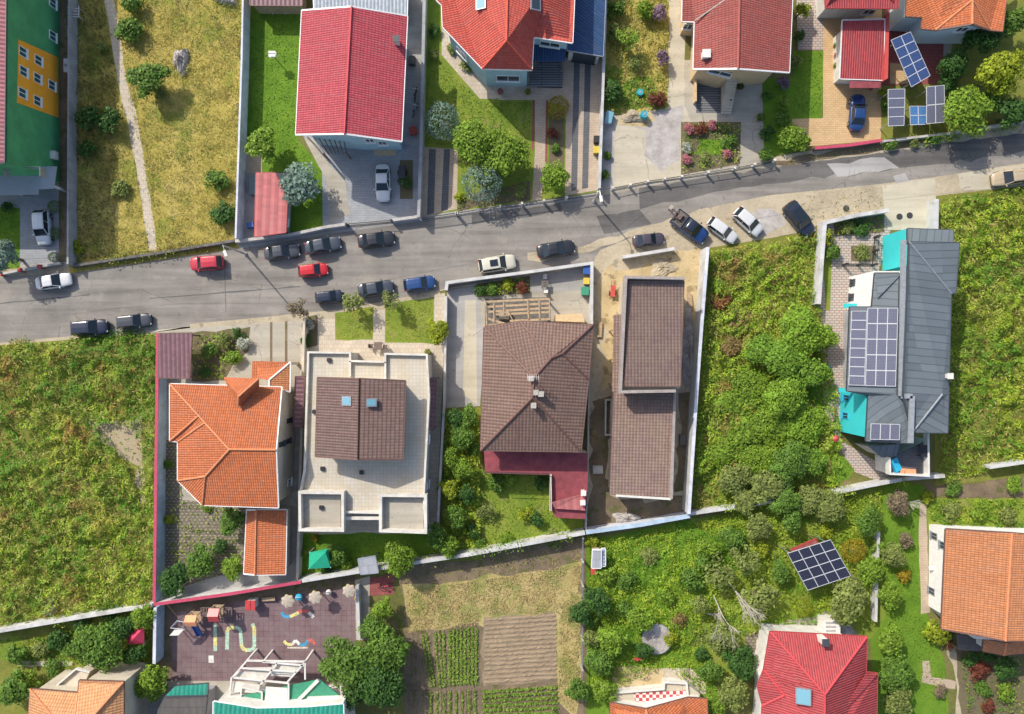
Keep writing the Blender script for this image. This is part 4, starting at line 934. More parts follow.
# western roof (lower), with its own slope to the west
V = [(875, 273, 6.4), (899.5, 273, 7.3), (897, 395, 7.3), (911.5, 395, 7.3), (910, 443, 6.6), (866, 441, 6.2), (868.5, 395, 6.2), (847, 391, 6.1), (850, 307, 6.1), (872, 307, 6.3)]
roof(h, V, [(0, 1, 2, 8, 9), (2, 7, 8), (2, 3, 4, 5, 6, 7)], MATS['seam_grey'], None, .3, trim='dark_trim')
P = [Vector((W(843, 0).x, W(848, 305, 6).y)), Vector((W(843, 0).x, W(848, 391, 6).y)), Vector((W(905, 0, 6).x, W(868, 440, 6).y)), Vector((W(905, 0, 6).x, W(872, 276, 6).y)), Vector((W(868, 0, 0).x, W(872, 276, 6).y)), Vector((W(868, 0, 0).x, W(848, 308, 6).y)), Vector((W(843, 0).x, W(848, 308, 6).y))][1:]
add_walls(h, P, 5.9, 'grey_wall')
roof(h, [tq(440, 330, 6.75), tq(540, 332, 7.5), tq(448, 425, 6.75)], [(0, 1, 2)], MATS['seam_grey'], name='hip_roof', gut=False, cap=None, th=.06)
m = MB()
for a, b in (((903.5, 240), (901, 396)), ((912, 396), (910.5, 443)), ((901, 396), (912, 396))): m.bar(W(*a, 7.55), W(*b, 7.55), .5, .25)
m.build('box_gutter', 'cap_grey', h)
# cream west projection with two windows
P = [Vector((W(x_, 0).x, W(0, y_, 5.4).y)) for x_, y_ in ((849.5, 271), (847.5, 306), (880, 306), (880, 271))]
add_walls(h, P, 5.4, 'bright_white', name='bay')
for q in ((352, 365), (347, 422)): window(h, *tq(*q), .8, .9, 'dark_trim')
# turquoise lean facade north and south ends
P = [W(886.5, 271).xy, Vector((W(886.5, 232).x + .3, W(905, 229, 4.6).y)), Vector((W(905, 229, 4.6).x, W(905, 229, 4.6).y)), Vector((W(905, 229, 4.6).x, W(886.5, 271).y))]
add_walls(h, P, 4.6, 'teal_wall', name='wing')
P = [Vector((W(840, 390).x, W(868, 391, 6.0).y)), Vector((W(840, 390).x, W(868, 437, 5.6).y)), W(895, 437, 5.6).xy, W(895, 391, 6.0).xy]
add_walls(h, P, 5.8, 'teal_wall', name='wing')
for q in ((695, 70), (692, 140)): window(h, *Z(670, 380, q)[0], .7, 1.3, 'blue_cloth', 'glass')
MB().bar(W(839, 390, 3.2), W(856, 391, 3.2), .5, .15).build('ledge', 'teal_wall', h)
MB().bar(tq(312, 452) and W(*tq(315, 456), 3.2), W(*tq(365, 456), 3.2), .5, .15).build('ledge', 'teal_wall', h)
chimney(h, 950, 376, 6.2, .45, 1.0, 'white_paint', 'white_paint')
T = Z(670, 380, (905, 290), (1020, 235), (1022, 380), (870, 372), (868, 310)); add_walls(h, rect_xy(T, 3.3), 3.17, 'white_paint'); floor(h, T, 3.3, 'dark_pavers')
parapet(h, Z(670, 380, (1018, 205), (1020, 378), (868, 370), (866, 305)), 3.3, .8, .2, 'white_paint', closed=False)
roof(h, [t for t in Z(670, 380, (782, 262, 4.2), (905, 252, 4.2), (892, 300, 3.6), (835, 306, 3.4))], [(0, 1, 2, 3)], MATS['seam_grey'], gut=False, name='porch_roof', wallmat='beige_wall', over=.2)
zz = 3.3
def on_terrace(name, lab, cat, q, size, mat, rz=0.0, legs=False):
    p = W(*Z(670, 380, q)[0], zz + .2); r = thing(name, lab, cat, (p.x, p.y, zz))
    if legs:
        MB().box((p.x, p.y, zz + .72), (size[0], size[1], .06), rz).build('table_top', mat, r)
        for sx in (-1, 1):
            for sy in (-1, 1): MB().box((p.x + sx * (size[0] / 2 - .1), p.y + sy * (size[1] / 2 - .1), zz + .345), (.07, .07, .68)).build('leg', mat, r)
    else:
        MB().box((p.x, p.y, zz + .25), (size[0], size[1], .14), rz).build('seat', mat, r)
        MB().box(Vector((p.x, p.y, zz + .1)), (size[0] * .85, size[1] * .85, .18), rz).build('base', 'dark_timber', r)
        d = Matrix.Rotation(rz, 3, 'Z') @ Vector((-size[0] / 2 + .1, 0, 0)); MB().box(Vector((p.x, p.y, zz + .48)) + d, (.16, size[1], .4), rz).build('backrest', mat, r)
on_terrace('lounger', 'bright blue cushioned seat on the dark roof terrace', 'lounger', (888, 335), (.9, 1.5), 'blue_cloth', .4)
on_terrace('lounger', 'orange cushioned bench by the white parapet of the dark roof terrace', 'bench', (937, 360), (1.7, .6), 'orange_cloth', -.08)
on_terrace('table', 'black square table on the dark roof terrace', 'table', (993, 277), (1.1, 1.3), 'black', legs=True)

# 14 orange house bottom right
h = thing('house', 'white house under a wide orange gabled roof at the right edge', 'house', W(990, 590))
V = [(946, 529, 6.2), (1012, 533, 8.0), (1090, 540, 6.0), (1080, 640, 6.0), (1005.5, 641, 8.0), (941.5, 629, 6.2)]
roof(h, V, [(0, 1, 4, 5), (1, 2, 3, 4)], MATS['tile_orange_pale'], cap='cap_orange', trim='brown_trim')
P = [W(929, 524).xy, W(1075, 530).xy, W(1070, 626).xy, W(942, 619).xy, W(928.5, 606).xy]
add_walls(h, P, 5.6, 'bright_white')
for q in ((672, 8), (706, 45), (662, 225)): window(h, *Z(764, 534, q)[0], .8, 1.1, 'grey_metal')
p = facade_hit(h, *Z(764, 534, (668, 130))[0])
if p: MB().lathe((p[0].x - .3, p[0].y, p[2]), [(.05, -.1), (.3, 0), (.36, .1), (.3, .08)], 14).build('satellite_dish', 'white_paint', h)
roof(h, [t for t in Z(764, 534, (866, 412, 4.6), (955, 428, 5.2), (1030, 415, 5.2), (1030, 470, 4.4), (945, 478, 4.4), (862, 462, 4.2))], [(0, 1, 4, 5), (1, 2, 3, 4)], MATS['tile_orange_pale'], 'white_wall', .3, name='lower_roof', trim='brown_trim', cap='cap_orange')
roof(h, [t for t in Z(764, 534, (760, 395, 2.8), (862, 402, 2.8), (860, 462, 2.6), (768, 458, 2.6))], [(0, 1, 2, 3)], MATS['felt_old'], name='porch_roof', gut=False)
for q in ((766, 452), (856, 456)): a = W(*Z(764, 534, q)[0], 2.5); MB().box((a.x, a.y, 1.25), (.12, .12, 2.5)).build('porch_post', 'dark_timber', h)

# 15 red hipped house bottom
h = thing('house', 'house under a bright red hipped roof at the bottom edge, with one skylight', 'house', W(820, 690))
def rz_(*q): return Z(764, 534, q)[0]
V = [rz_(25, 385, 5.6), rz_(405, 405, 5.6), rz_(402, 545, 5.6), rz_(447, 550, 5.4), rz_(440, 900, 5.4), rz_(-20, 900, 5.6), rz_(-5, 675, 5.6), rz_(-25, 600, 5.6), rz_(0, 535, 5.6), rz_(240, 632, 8.6), rz_(240, 900, 8.6), rz_(80, 635, 6.4)]
roof(h, V, [(0, 1, 9), (1, 2, 3, 4, 10, 9), (0, 9, 10, 5, 6, 11, 8), (6, 7, 8, 11)], MATS['tile_red_bright'], 'white_paint', 1.1, cap='cap_red', trim='red_trim', wall_z=5.3)
roof(h, [rz_(405, 548, 6.1), rz_(448, 552, 5.7), rz_(320, 712, 6.9), rz_(300, 712, 7.3)], [(0, 1, 2, 3)], MATS['tile_red_bright'], name='gable_roof', gut=False, th=.08, cap=None)
skylight(h, *rz_(155, 640), 8.0, 1.3, 1.5, 0, (0, -.35)); chimney(h, *rz_(243, 428), 6.2, .6, .9, 'white_paint')
# little white plant house on its north side
b = thing('utility_box', 'white louvred utility box on the pale yard behind the bright red hipped roof', 'box', W(832, 625))
a = W(832, 627, 1.8); MB().box((a.x, a.y, .95), (1.9, 1.7, 1.7)).build('cabinet', 'white_paint', b)
for k in range(3): MB().box((a.x - .15, a.y + .5 - k * .45, 1.83), (1.1, .16, .08)).build('louvre', 'grey_wall', b)

# 16 orange house with checker terrace, bottom centre
h = thing('house', 'orange roofed house at the bottom edge with a red and white checked terrace', 'house', W(660, 705))
V = Z(570, 534, (158, 665, 3.2), (300, 690, 4.0), (465, 645, 3.2), (540, 650, 3.2), (548, 900, 3.2), (158, 900, 3.2), (340, 900, 5.6))
roof(h, V, [(0, 1, 6, 5), (1, 2, 3, 4, 6)], MATS['tile_orange'], 'white_paint', .5, cap='cap_orange', trim='brown_trim', wall_z=3.0)
T = Z(570, 534, (165, 628), (370, 610), (374, 585), (460, 590), (512, 630), (512, 690), (165, 690)); add_walls(h, rect_xy(T, 1.3), 1.17, 'white_paint'); floor(h, T, 1.3, 'pale_concrete')
floor(h, Z(570, 534, (250, 628), (460, 618), (450, 655), (258, 662)), 1.45, 'check', 'checker_floor')
parapet(h, Z(570, 534, (165, 690), (165, 628), (370, 612), (373, 585), (460, 590), (465, 640)), 1.3, .35, .18, 'white_paint', closed=False)

# 17 green roofed building with white frames (bottom)
h = thing('building', 'building with a sea green roof and white framed open balconies, beside the playground', 'building', W(280, 705))
P = [W(214, 720).xy, W(344, 720).xy, W(344, 790).xy, W(214, 790).xy]
roof(h, Z(130, 560, (328, 558, 5.2), (500, 585, 5.2), (700, 580, 5.2), (840, 568, 5.2), (850, 900, 7), (325, 900, 7)), [(0, 1, 2, 3, 4, 5)], MATS['metal_green'], 'white_paint', .2, trim='white_trim', wall_z=5.0)
floor(h, Z(130, 560, (390, 545), (745, 470), (840, 545), (835, 600), (500, 605), (395, 590)), 2.9, 'green_plastic', 'balcony_floor')
for t in ((640, 575, 742, 472), (700, 545, 838, 540)): a, b = Z(130, 560, (t[0], t[1]), (t[2], t[3])); MB().bar(W(*a, 3.0), W(*b, 3.0), .35, .25).build('balcony_edge', 'white_paint', h)
m = MB()
fr = [((405, 462), (460, 396)), ((460, 396), (690, 400)), ((620, 480), (690, 400)), ((405, 462), (625, 485)), ((440, 425), (655, 440)), ((524, 400), (688, 415)), ((515, 490), (580, 405)), ((400, 462), (392, 550)), ((625, 485), (625, 580)), ((690, 405), (690, 470)), ((440, 500), (520, 520)), ((440, 500), (436, 545)), ((520, 520), (520, 572))]
for a, b in fr:
    a, b = Z(130, 560, a, b); hz = 3.2
    m.bar(W(*a, hz if a[1] < 685 else 3.1), W(*b, hz if b[1] < 685 else 3.0), .17, .17)
m.build('balcony_frame', 'white_paint', h)
for q in ([(425, 438), (545, 446), (528, 486), (408, 468)], [(560, 412), (682, 417), (650, 452), (548, 446)], [(412, 478), (512, 492), (506, 524), (405, 520)]): floor(h, Z(130, 560, *q), 2.9, 'warm_white', 'balcony_roof')
for q in ((460, 398), (690, 402), (405, 462), (622, 482), (525, 402)):
    a = W(*Z(130, 560, q)[0], 3.1); MB().box((a.x, a.y, 1.55), (.2, .2, 3.1)).build('column', 'white_paint', h)
floor(h, Z(130, 560, (470, 425), (690, 420), (640, 460), (440, 450)), 2.6, 'white_paint', 'balcony_floor')
floor(h, Z(130, 560, (535, 500), (620, 505), (620, 570), (530, 560)), 3.05, 'white_paint', 'balcony_floor')
h = thing('shed', 'old shed with a worn dark felt roof and teal edge below the playground', 'shed', W(180, 705))
roof(h, Z(0, 534, (650, 640, 2.8), (815, 635, 2.8), (800, 800, 3.0), (570, 800, 3.0)), [(0, 1, 2, 3)], MATS['felt_old'], 'grey_wall', .15, trim='dark_trim')
roof(h, Z(0, 534, (690, 600, 2.6), (820, 590, 2.6), (815, 636, 2.9), (650, 640, 2.9)), [(0, 1, 2, 3)], MATS['metal_green'], trim='dark_trim', name='lean_to_roof')
# small sheds and shelters
h = thing('shelter', 'small shelter with a flat grey felt roof beside the playground corner', 'shelter', W(368, 566))
roof(h, Z(130, 480, (898, 312, 2.6), (965, 300, 2.6), (978, 365, 2.4), (908, 372, 2.4)), [(0, 1, 2, 3)], MATS['felt_grey'], trim='grey_metal')
for q in ((360, 561), (374, 558), (377, 571), (362, 573)): a = W(*q, 2.3); MB().box((a.x, a.y, 1.15), (.1, .1, 2.3)).build('post', 'grey_metal', h)
h = thing('shed', 'little lean to shed with a grey double roof between lawn and ploughed field', 'shed', W(597, 562))
roof(h, Z(570, 534, (90, 62, 2.0), (122, 62, 2.0), (122, 134, 1.8), (86, 134, 1.8)), [(0, 1, 2, 3)], MATS['felt_grey'], 'timber', .1)
roof(h, Z(570, 534, (125, 58, 1.7), (139, 58, 1.6), (139, 126, 1.6), (124, 128, 1.7)), [(0, 1, 2, 3)], MATS['metal_grey'], name='lean_to_roof')
MB().box(W(595, 571, .25), (1.0, .7, .45)).build('step_box', 'rust_red', h)
# green fabric canopy
h = thing('tent', 'green fabric gazebo in the small garden below the white flat house', 'gazebo', W(319, 560))
c = W(*Z(130, 480, (770, 285))[0], 2.9); q = [W(*p, 2.1) for p in Z(130, 480, (706, 285), (780, 270), (790, 345), (704, 350))]
m = MB(); ap = Vector((c.x, c.y, 2.9)); m.v = q + [ap]; m.f = [[0, 3, 4], [3, 2, 4], [2, 1, 4], [1, 0, 4]]; m.build('cover', 'green_cloth', h)
for p in q: MB().tube((p.x, p.y, 0), (p.x, p.y, 2.12), .04).build('pole', 'white_paint', h)
# ------------------------------------------------------------------ boundary walls and fences
wall_line('boundary_wall', 'narrow grey wall along the alley beside the green mural building', [(69, -40), (67.5, 264)], 1.6, .15, 'grey_wall', 'grey_wall')
wall_line('boundary_wall', 'low dark stone wall with rusty mesh along the front of the dry meadow', [(70, 266), (160, 252.5), (234, 240.5)], .7, .3, 'stone_dark')
wall_line('boundary_wall', 'tall pale lavender wall between the dry meadow and the crimson house lawn', [(243.5, -40), (241.5, 60), (235.5, 238)], 2.1, .16, 'pale_wall', 'pale_wall')
wall_line('boundary_wall', 'light grey street wall below the crimson house driveway', [(235, 241), (288, 235), (325, 227), (345, 224)], 1.0, .28, 'pale_wall', 'concrete_wall')
wall_line('boundary_wall', 'short grey street wall right of the crimson house driveway gate', [(392, 220), (421, 216)], 1.0, .28, 'pale_wall', 'concrete_wall')
fence_line('sliding_gate', 'dark sliding gate of the crimson house driveway', [(346, 224), (391, 220)], 1.2, 'dark_iron', 'dark_iron', 5, 'gate')
wall_line('boundary_wall', 'grey wall dividing the crimson house alley from the striped driveway', [(425, -40), (421, 146), (418.5, 217)], 1.8, .3, 'concrete_wall', 'grey_wall')
fence_line('street_fence', 'dark railing with white posts in front of the silver spruces', [(457, 213), (500, 206), (566, 197)], 1.2, 'dark_iron', 'white_paint', 2.3)
fence_line('sliding_gate', 'dark gate closing the long striped driveway under the lamp post', [(567, 197), (598, 192)], 1.3, 'dark_iron', 'white_paint', 4, 'gate')
fence_line('sliding_gate', 'dark gate closing the short striped driveway', [(420, 218), (456, 213)], 1.2, 'dark_iron', 'white_paint', 5, 'gate')
wall_line('boundary_wall', 'slim white wall between the navy garage driveway and the wild garden', [(607, -40), (604, 60), (599.5, 188)], 1.6, .25, 'white_wall', 'white_wall')
fence_line('street_fence', 'dark low street fence with white posts in front of the rose garden', [(613, 188), (648, 181), (682, 176), (735, 168), (775, 160)], 1.0, 'dark_iron', 'white_paint', 2.6, infill='wires')
wall_line('boundary_wall', 'low wall with red coping in front of the tan driveway', [(815, 148), (850, 145), (882, 140)], .8, .3, 'stone_dark', 'red_cap')
wall_line('boundary_wall', 'low grey concrete wall below the large bright tree at the upper right', [(884, 141), (950, 133), (1024, 121), (1080, 112)], .8, .25, 'concrete_wall')
wall_line('boundary_wall', 'low street wall with red posts below the white parked van', [(0, 274), (20, 270), (60, 263)], .7, .25, 'concrete_wall', None, posts=3.0, postmat='rust_red')
wall_line('boundary_wall', 'red capped blue grey wall between the weedy meadow and the orange roof', [(157.5, 333), (156.5, 420), (154, 602)], 2.0, .3, 'bluish_wall', 'red_cap')
wall_line('boundary_wall', 'white wall with red coping behind the orange annex', [(154, 604.5), (230, 594), (301, 582)], 2.0, .3, 'white_wall', 'red_cap')
wall_line('boundary_wall', 'long white garden wall along the top of the ploughed field', [(302, 581), (345, 574), (420, 562), (470, 554.5), (585, 533)], 1.9, .35, 'white_wall', 'white_wall')
wall_line('boundary_wall', 'pale blue grey wall at the foot of the bare dirt lot', [(586, 532.5), (640, 525), (690, 516)], 1.7, .4, 'pale_wall', 'bluish_wall')
wall_line('boundary_wall', 'white front wall of the brown hipped house along the street', [(446, 290), (447, 282.5), (520, 273), (592, 263), (591.5, 326)], 1.4, .3, 'white_wall', 'white_wall')
wall_line('boundary_wall', 'slim wall beside the white flat house terrace and hedge row', [(446, 296), (444, 405), (440, 480), (437, 540)], 1.3, .22, 'concrete_wall', 'white_wall')
wall_line('boundary_wall', 'thin pale wall down the east side of the brown hipped house', [(590.5, 334), (588, 452), (586, 530)], 1.0, .18, 'concrete_wall')
wall_line('boundary_wall', 'long white wall between the bare dirt lot and the overgrown lot', [(708, 247), (703, 310), (697, 390), (689, 514)], 2.6, .3, 'white_wall', 'pale_wall')
wall_line('boundary_wall', 'short white wall by the street in front of the mauve twin roofs', [(623, 257), (675, 248.5)], 1.2, .3, 'white_wall', 'white_wall')
wall_line('boundary_wall', 'white corner wall around the paved garden of the turquoise house', [(889, 210), (857, 215), (825, 222.5), (822, 260), (819, 304)], 1.5, .4, 'white_wall', 'white_wall')
wall_line('boundary_wall', 'short white wall east of the crossing slab', [(936.5, 199), (936, 231)], 1.5, .5, 'white_wall', 'white_wall')
wall_line('boundary_wall', 'short white wall at the lower right end of the lush lot', [(990, 467.5), (1024, 462.5), (1060, 458)], 1.4, .3, 'white_wall', 'white_wall')
wall_line('boundary_wall', 'white wall below the weedy meadow at the lower left', [(-60, 640), (0, 631), (100, 614), (152, 605.5)], 1.7, .35, 'white_wall', 'white_wall')
wall_line('boundary_wall', 'blue painted wall on the left side of the playground', [(155, 608), (154, 664)], 1.9, .3, 'bluish_wall', 'pale_wall')
wall_line('boundary_wall', 'beige wall between the orange annex and the white flat house', [(304, 318), (301, 440), (297, 580)], 1.5, .22, 'cream', 'beige_wall')
wall_line('boundary_wall', 'white wall half hidden by shrubs below the overgrown lot', [(690, 514), (745, 506), (790, 499)], 1.5, .3, 'white_wall', 'white_wall')
wall_line('boundary_wall', 'white wall slanting below the turquoise house terrace', [(835, 493), (868, 486), (905, 479), (945, 476)], 1.5, .35, 'white_wall', 'white_wall')
wall_line('boundary_wall', 'slim white wall running down between the gardens right of the black solar array', [(879, 532), (877, 580), (876, 622)], 1.1, .25, 'white_wall', 'white_wall')
wall_line('boundary_wall', 'low pale wall on the right side of the playground', [(357, 586), (359, 640)], 1.1, .3, 'white_wall', 'white_wall')
fence_line('wire_fence', 'wire fence between the ploughed field and the lawn garden', [(583, 538), (583, 610), (582, 700)], 1.3, 'grey_metal', 'pale_bark', 3.0, infill='wires')
fence_line('wire_fence', 'dark iron fence across the paved garden of the turquoise house', Z(764, 190, (330, 290), (445, 292), (455, 180)), 1.2, 'dark_iron', 'dark_iron', 2.0)

# ------------------------------------------------------------------ solar arrays
def solar(label, C4, rows, cols, cells, frame='pv_frame', post=True, table=False):
    """C4: (px,py,z) top-left, top-right, bottom-right, bottom-left"""
    A = [W(*c) for c in C4]; c = sum(A, Vector()) / 4
    r = thing('solar_array', label, 'solar panels', (c.x, c.y, 0 if post else c.z), 'solar arrays')
    def pt(u, v): return A[0].lerp(A[1], u).lerp(A[3].lerp(A[2], u), v)
    n = (A[1] - A[0]).cross(A[3] - A[0]).normalized(); n = n if n.z > 0 else -n
    for i in range(rows):
        for j in range(cols):
            g = .012; q = [pt((j + g) / cols, (i + g) / rows), pt((j + 1 - g) / cols, (i + g) / rows), pt((j + 1 - g) / cols, (i + 1 - g) / rows), pt((j + g) / cols, (i + 1 - g) / rows)]
            m = MB(); m.v = [p for p in q] + [p - n * .04 for p in q]; m.f = [[3, 2, 1, 0], [4, 5, 6, 7]] + [[k, (k + 1) % 4, (k + 1) % 4 + 4, k + 4] for k in range(4)]
            o = m.build('panel', cells, r, uvs=True)
            f = MB()
            for k in range(4): f.bar(q[k] - n * .01, q[(k + 1) % 4] - n * .01, .05, .06)
            f.build('frame', frame, o)
    if post:
        for u, v in ((.08, .08), (.92, .08), (.92, .92), (.08, .92)):
            p = pt(u, v); MB().tube((p.x, p.y, 0), (p.x, p.y, p.z - .08), .05).build('post', 'grey_metal', r)
        m = MB(); m.bar(pt(0, .2) - n * .1, pt(1, .2) - n * .1, .07); m.bar(pt(0, .8) - n * .1, pt(1, .8) - n * .1, .07); m.build('rail', 'grey_metal', r)
    return r
def zc(x0, y0, zs, *q): return [p + (zz,) for p, zz in zip(Z(x0, y0, *q), zs)]
solar('tilted blue solar array standing over the dark red patio, ten panels in two columns', zc(764, 0, (3.6, 3.6, 2.6, 2.6), (500, 158), (577, 125), (655, 298), (580, 343)), 5, 2, 'cells_blue')
solar('single column of four grey violet solar panels by the tan driveway', zc(764, 0, (2.6, 2.6, 2.0, 2.0), (488, 352), (556, 350), (552, 494), (489, 497)), 4, 1, 'cells_grey')
solar('small sky blue solar array of four panels, lowest of the upper right arrays', zc(764, 0, (1.7, 1.7, 1.3, 1.3), (574, 418), (640, 418), (640, 490), (576, 492)), 2, 2, 'cells_sky')
solar('blue grey solar array with a thick white edge beside the large bright tree', zc(764, 0, (2.6, 2.6, 1.9, 1.9), (640, 342), (710, 335), (712, 482), (640, 488)), 2, 2, 'cells_grey')
solar('wide black solar array tilted over a red roofed shelter in the lower right garden', zc(764, 534, (3.6, 3.6, 2.5, 2.5), (92, 76), (262, 22), (342, 165), (172, 222)), 4, 4, 'cells_black')
tz_ = lambda zs, *q: [(820 + x / 4.46, 340 + y / 4.46, zz) for (x, y), zz in zip(q, zs)]
solar('left column of the solar panels on the dark grey roof', [(851.5, 311, 6.35), (867, 311, 6.7), (864.5, 385.5, 6.7), (848.5, 385, 6.35)], 8, 1, 'cells_grey', post=False)
solar('three wide columns of solar panels along the box gutter of the dark grey roof', [(867.8, 308, 6.75), (898, 308, 7.45), (895.6, 386.5, 7.45), (865.4, 385.8, 6.75)], 5, 3, 'cells_grey', post=False)
solar('row of three solar panels at the south end of the dark grey roof', [(871, 423.5, 6.62), (900, 424.3, 6.95), (899.5, 440, 6.85), (870.3, 439.5, 6.55)], 1, 3, 'cells_grey', post=False)
h = thing('shelter', 'red roofed shelter half hidden under the wide black solar array', 'shelter', W(803, 556))
roof(h, zc(764, 534, (2.3, 2.3, 2.0, 2.0), (108, 62), (205, 20), (222, 52), (130, 92)), [(0, 1, 2, 3)], MATS['metal_rust'], trim='red_trim')
for q in ((108, 64), (203, 24), (218, 54), (130, 90)): a = W(*Z(764, 534, q)[0], 1.9); MB().box((a.x, a.y, .95), (.1, .1, 1.9)).build('post', 'dark_timber', h)

# ------------------------------------------------------------------ cars
for k, c in dict(white=(.62, .62, .61), silver=(.52, .55, .57), black=(.018, .02, .025), navy=(.015, .022, .045), graphite=(.05, .055, .065), red=(.50, .012, .02), crimson=(.45, .02, .04), blue=(.014, .055, .18), steel=(.045, .055, .075), plum=(.06, .05, .065), cream=(.46, .36, .23), ivory=(.60, .56, .45), deep=(.01, .045, .16)).items():
    m, nt, b, o = new_mat('paint_' + k); n = noise(nt, obco(nt), 2.5, 5)
    nt.links.new(mixc(nt, mathn(nt, 'MULTIPLY', n.outputs[0], .25), c, tuple(min(1, x * .8 + .03) for x in c)), b.inputs['Base Color'])
    b.inputs['Roughness'].default_value = .34; b.inputs['Metallic'].default_value = .15; b.inputs['Coat Weight'].default_value = .6; b.inputs['Coat Roughness'].default_value = .12
def loft(sections, mat, name, parent, closed_ends=True):
    m = MB(); n = len(sections[0])
    for s in sections: m.v += [Vector(p) for p in s]
    for i in range(len(sections) - 1):
        for k in range(n):
            k2 = (k + 1) % n; m.f.append([i * n + k, i * n + k2, (i + 1) * n + k2, (i + 1) * n + k])
    m.f.append(list(range(n))[::-1]); e = (len(sections) - 1) * n; m.f.append([e + k for k in range(n)])
    return m.build(name, mat, parent, smooth=True)
def make_car(kind):
    L, Wd, Ht = dict(sedan=(4.5, 1.78, 1.46), hatch=(4.1, 1.74, 1.52), suv=(4.55, 1.86, 1.68), estate=(4.6, 1.78, 1.5))[kind]
    r = thing('parked_car', 'car', 'car'); hl, hw = L / 2, Wd / 2
    belt = Ht * .60; ends = dict(sedan=(-.30, -.20), hatch=(-.06, .16), suv=(-.04, .14), estate=(-.03, .16))[kind]
    # body: stations x, half width factor, bottom, top(belt) height
    pw = lambda x: .52 + .48 * max(0, 1 - abs(x) ** 5) ** .5
    st = [(x, pw(x), zb0, belt * q) for x, zb0, q in ((-1.0, .36, .66), (-.985, .30, .78), (-.95, .25, .89), (-.88, .21, .96), (-.75, .2, 1), (-.45, .2, 1), (0, .2, 1), (.32, .2, .98), (.55, .2, .94), (.72, .2, .90), (.84, .2, .85), (.92, .22, .79), (.965, .25, .71), (.99, .29, .61), (1.0, .35, .52))]
    sec = []
    for x, w, z0, z1 in st:
        X = x * hl; y = w * hw
        sec.append([(X, -y * .90, z0), (X, -y, z0 + .18), (X, -y * .99, z1 * .74), (X, -y * .94, z1 * .90), (X, -y * .82, z1 * .975), (X, -y * .5, z1 * 1.01), (X, 0, z1 * 1.025), (X, y * .5, z1 * 1.01), (X, y * .82, z1 * .975), (X, y * .94, z1 * .90), (X, y * .99, z1 * .74), (X, y, z0 + .18), (X, y * .90, z0)])
    body = loft(sec, MATS['paint_white'], 'body', r)
    xb0, xr0 = {'sedan': (-.70, -.42), 'hatch': (-.94, -.74), 'suv': (-.95, -.78), 'estate': (-.95, -.80)}[kind]; xb1, xr1 = {'sedan': (.43, .10), 'hatch': (.50, .18), 'suv': (.47, .17), 'estate': (.44, .12)}[kind]
    wb, wr = hw * .87, hw * .73; zb, zr = belt * .985, Ht
    def gh(x, w, z): return [(x * hl, -w, z), (x * hl, w, z)]
    # roof panel with rounded edges carried on the pillars (one body-coloured shell)
    B = [Vector((xb0 * hl, -wb, zb)), Vector((xb1 * hl, -wb, zb)), Vector((xb1 * hl, wb, zb)), Vector((xb0 * hl, wb, zb))]
    T = [Vector((xr0 * hl, -wr, zr - .05)), Vector((xr1 * hl, -wr, zr - .06)), Vector((xr1 * hl, wr, zr - .06)), Vector((xr0 * hl, wr, zr - .05))]
    m = MB(); xs = [xr0 + (xr1 - xr0) * t for t in (0, .12, .5, .88, 1)]
    rows = []
    for t, x in zip((0, .12, .5, .88, 1), xs):
        zz = zr - (.05, .015, 0, .015, .06)[(0, .12, .5, .88, 1).index(t)]
        rows.append([(x * hl, -wr, zz - .04), (x * hl, -wr * .85, zz), (x * hl, 0, zz + .03), (x * hl, wr * .85, zz), (x * hl, wr, zz - .04), (x * hl, 0, zz - .07)])
    m = MB(); n6 = 6
    for s_ in rows: m.v += [Vector(p) for p in s_]
    for i in range(4):
        for k in range(6): k2 = (k + 1) % 6; m.f.append([i * 6 + k, i * 6 + k2, (i + 1) * 6 + k2, (i + 1) * 6 + k])
    m.f.append([5, 4, 3, 2, 1, 0]); m.f.append([24 + k for k in range(6)])
    for b_, t_ in zip(B, T): m.bar(b_, t_ - Vector((0, 0, .02)), .07, .06)
    for s in (-1, 1):
        mid = Vector(((xb0 + xb1) / 2 * hl, s * wb, zb)); mt = Vector(((xr0 + xr1) / 2 * hl, s * wr, zr - .06)); m.bar(mid, mt - Vector((0, 0, .02)), .06, .06)
    m.build('cabin', MATS['paint_white'], r)
    def pane(name, q, mat='car_glass', inn=.0):
        n = (q[1] - q[0]).cross(q[2] - q[0]).normalized(); c = sum(q, Vector()) / 4
        if n.dot(c - Vector((0, 0, zb - .3))) < 0: n = -n
        m = MB(); o = [c + (p - c) * .97 for p in q]; m.v = [p + n * .012 for p in o] + [p - n * .03 for p in o]
        m.f = [[0, 1, 2, 3], [7, 6, 5, 4]] + [[k, (k + 1) % 4, (k + 1) % 4 + 4, k + 4] for k in range(4)]
        return m.build(name, mat, r)
    pane('windshield', [B[1], B[2], T[2], T[1]]); pane('rear_window', [B[3], B[0], T[0], T[3]])
    pane('side_window', [B[0], B[1], T[1], T[0]]); pane('side_window', [B[2], B[3], T[3], T[2]])
    for x in (-.60, .62):
        for s in (-1, 1):
            w = MB().tube((x * hl, s * (hw - .21), .32), (x * hl, s * (hw - .005), .32), .32, n=18).build('wheel', 'rubber', r)
            MB().tube((x * hl, s * (hw - .02), .32), (x * hl, s * (hw + .006), .32), .19, n=14).build('rim', 'chrome', w)
    for s in (-1, 1):
        MB().box((hl * .925, s * hw * .60, belt * .69), (.2, .32, .12), s * -.45).build('headlight', 'lamp_glass', r, bevel=.03)
        MB().box((-hl * .945, s * hw * .60, belt * .78), (.14, .32, .14), s * .35).build('taillight', 'tail_glass', r, bevel=.03)
        MB().box((xb1 * hl * .86, s * (hw + .06), zb + .06), (.13, .22, .13)).build('mirror', MATS['paint_white'], r, bevel=.03)
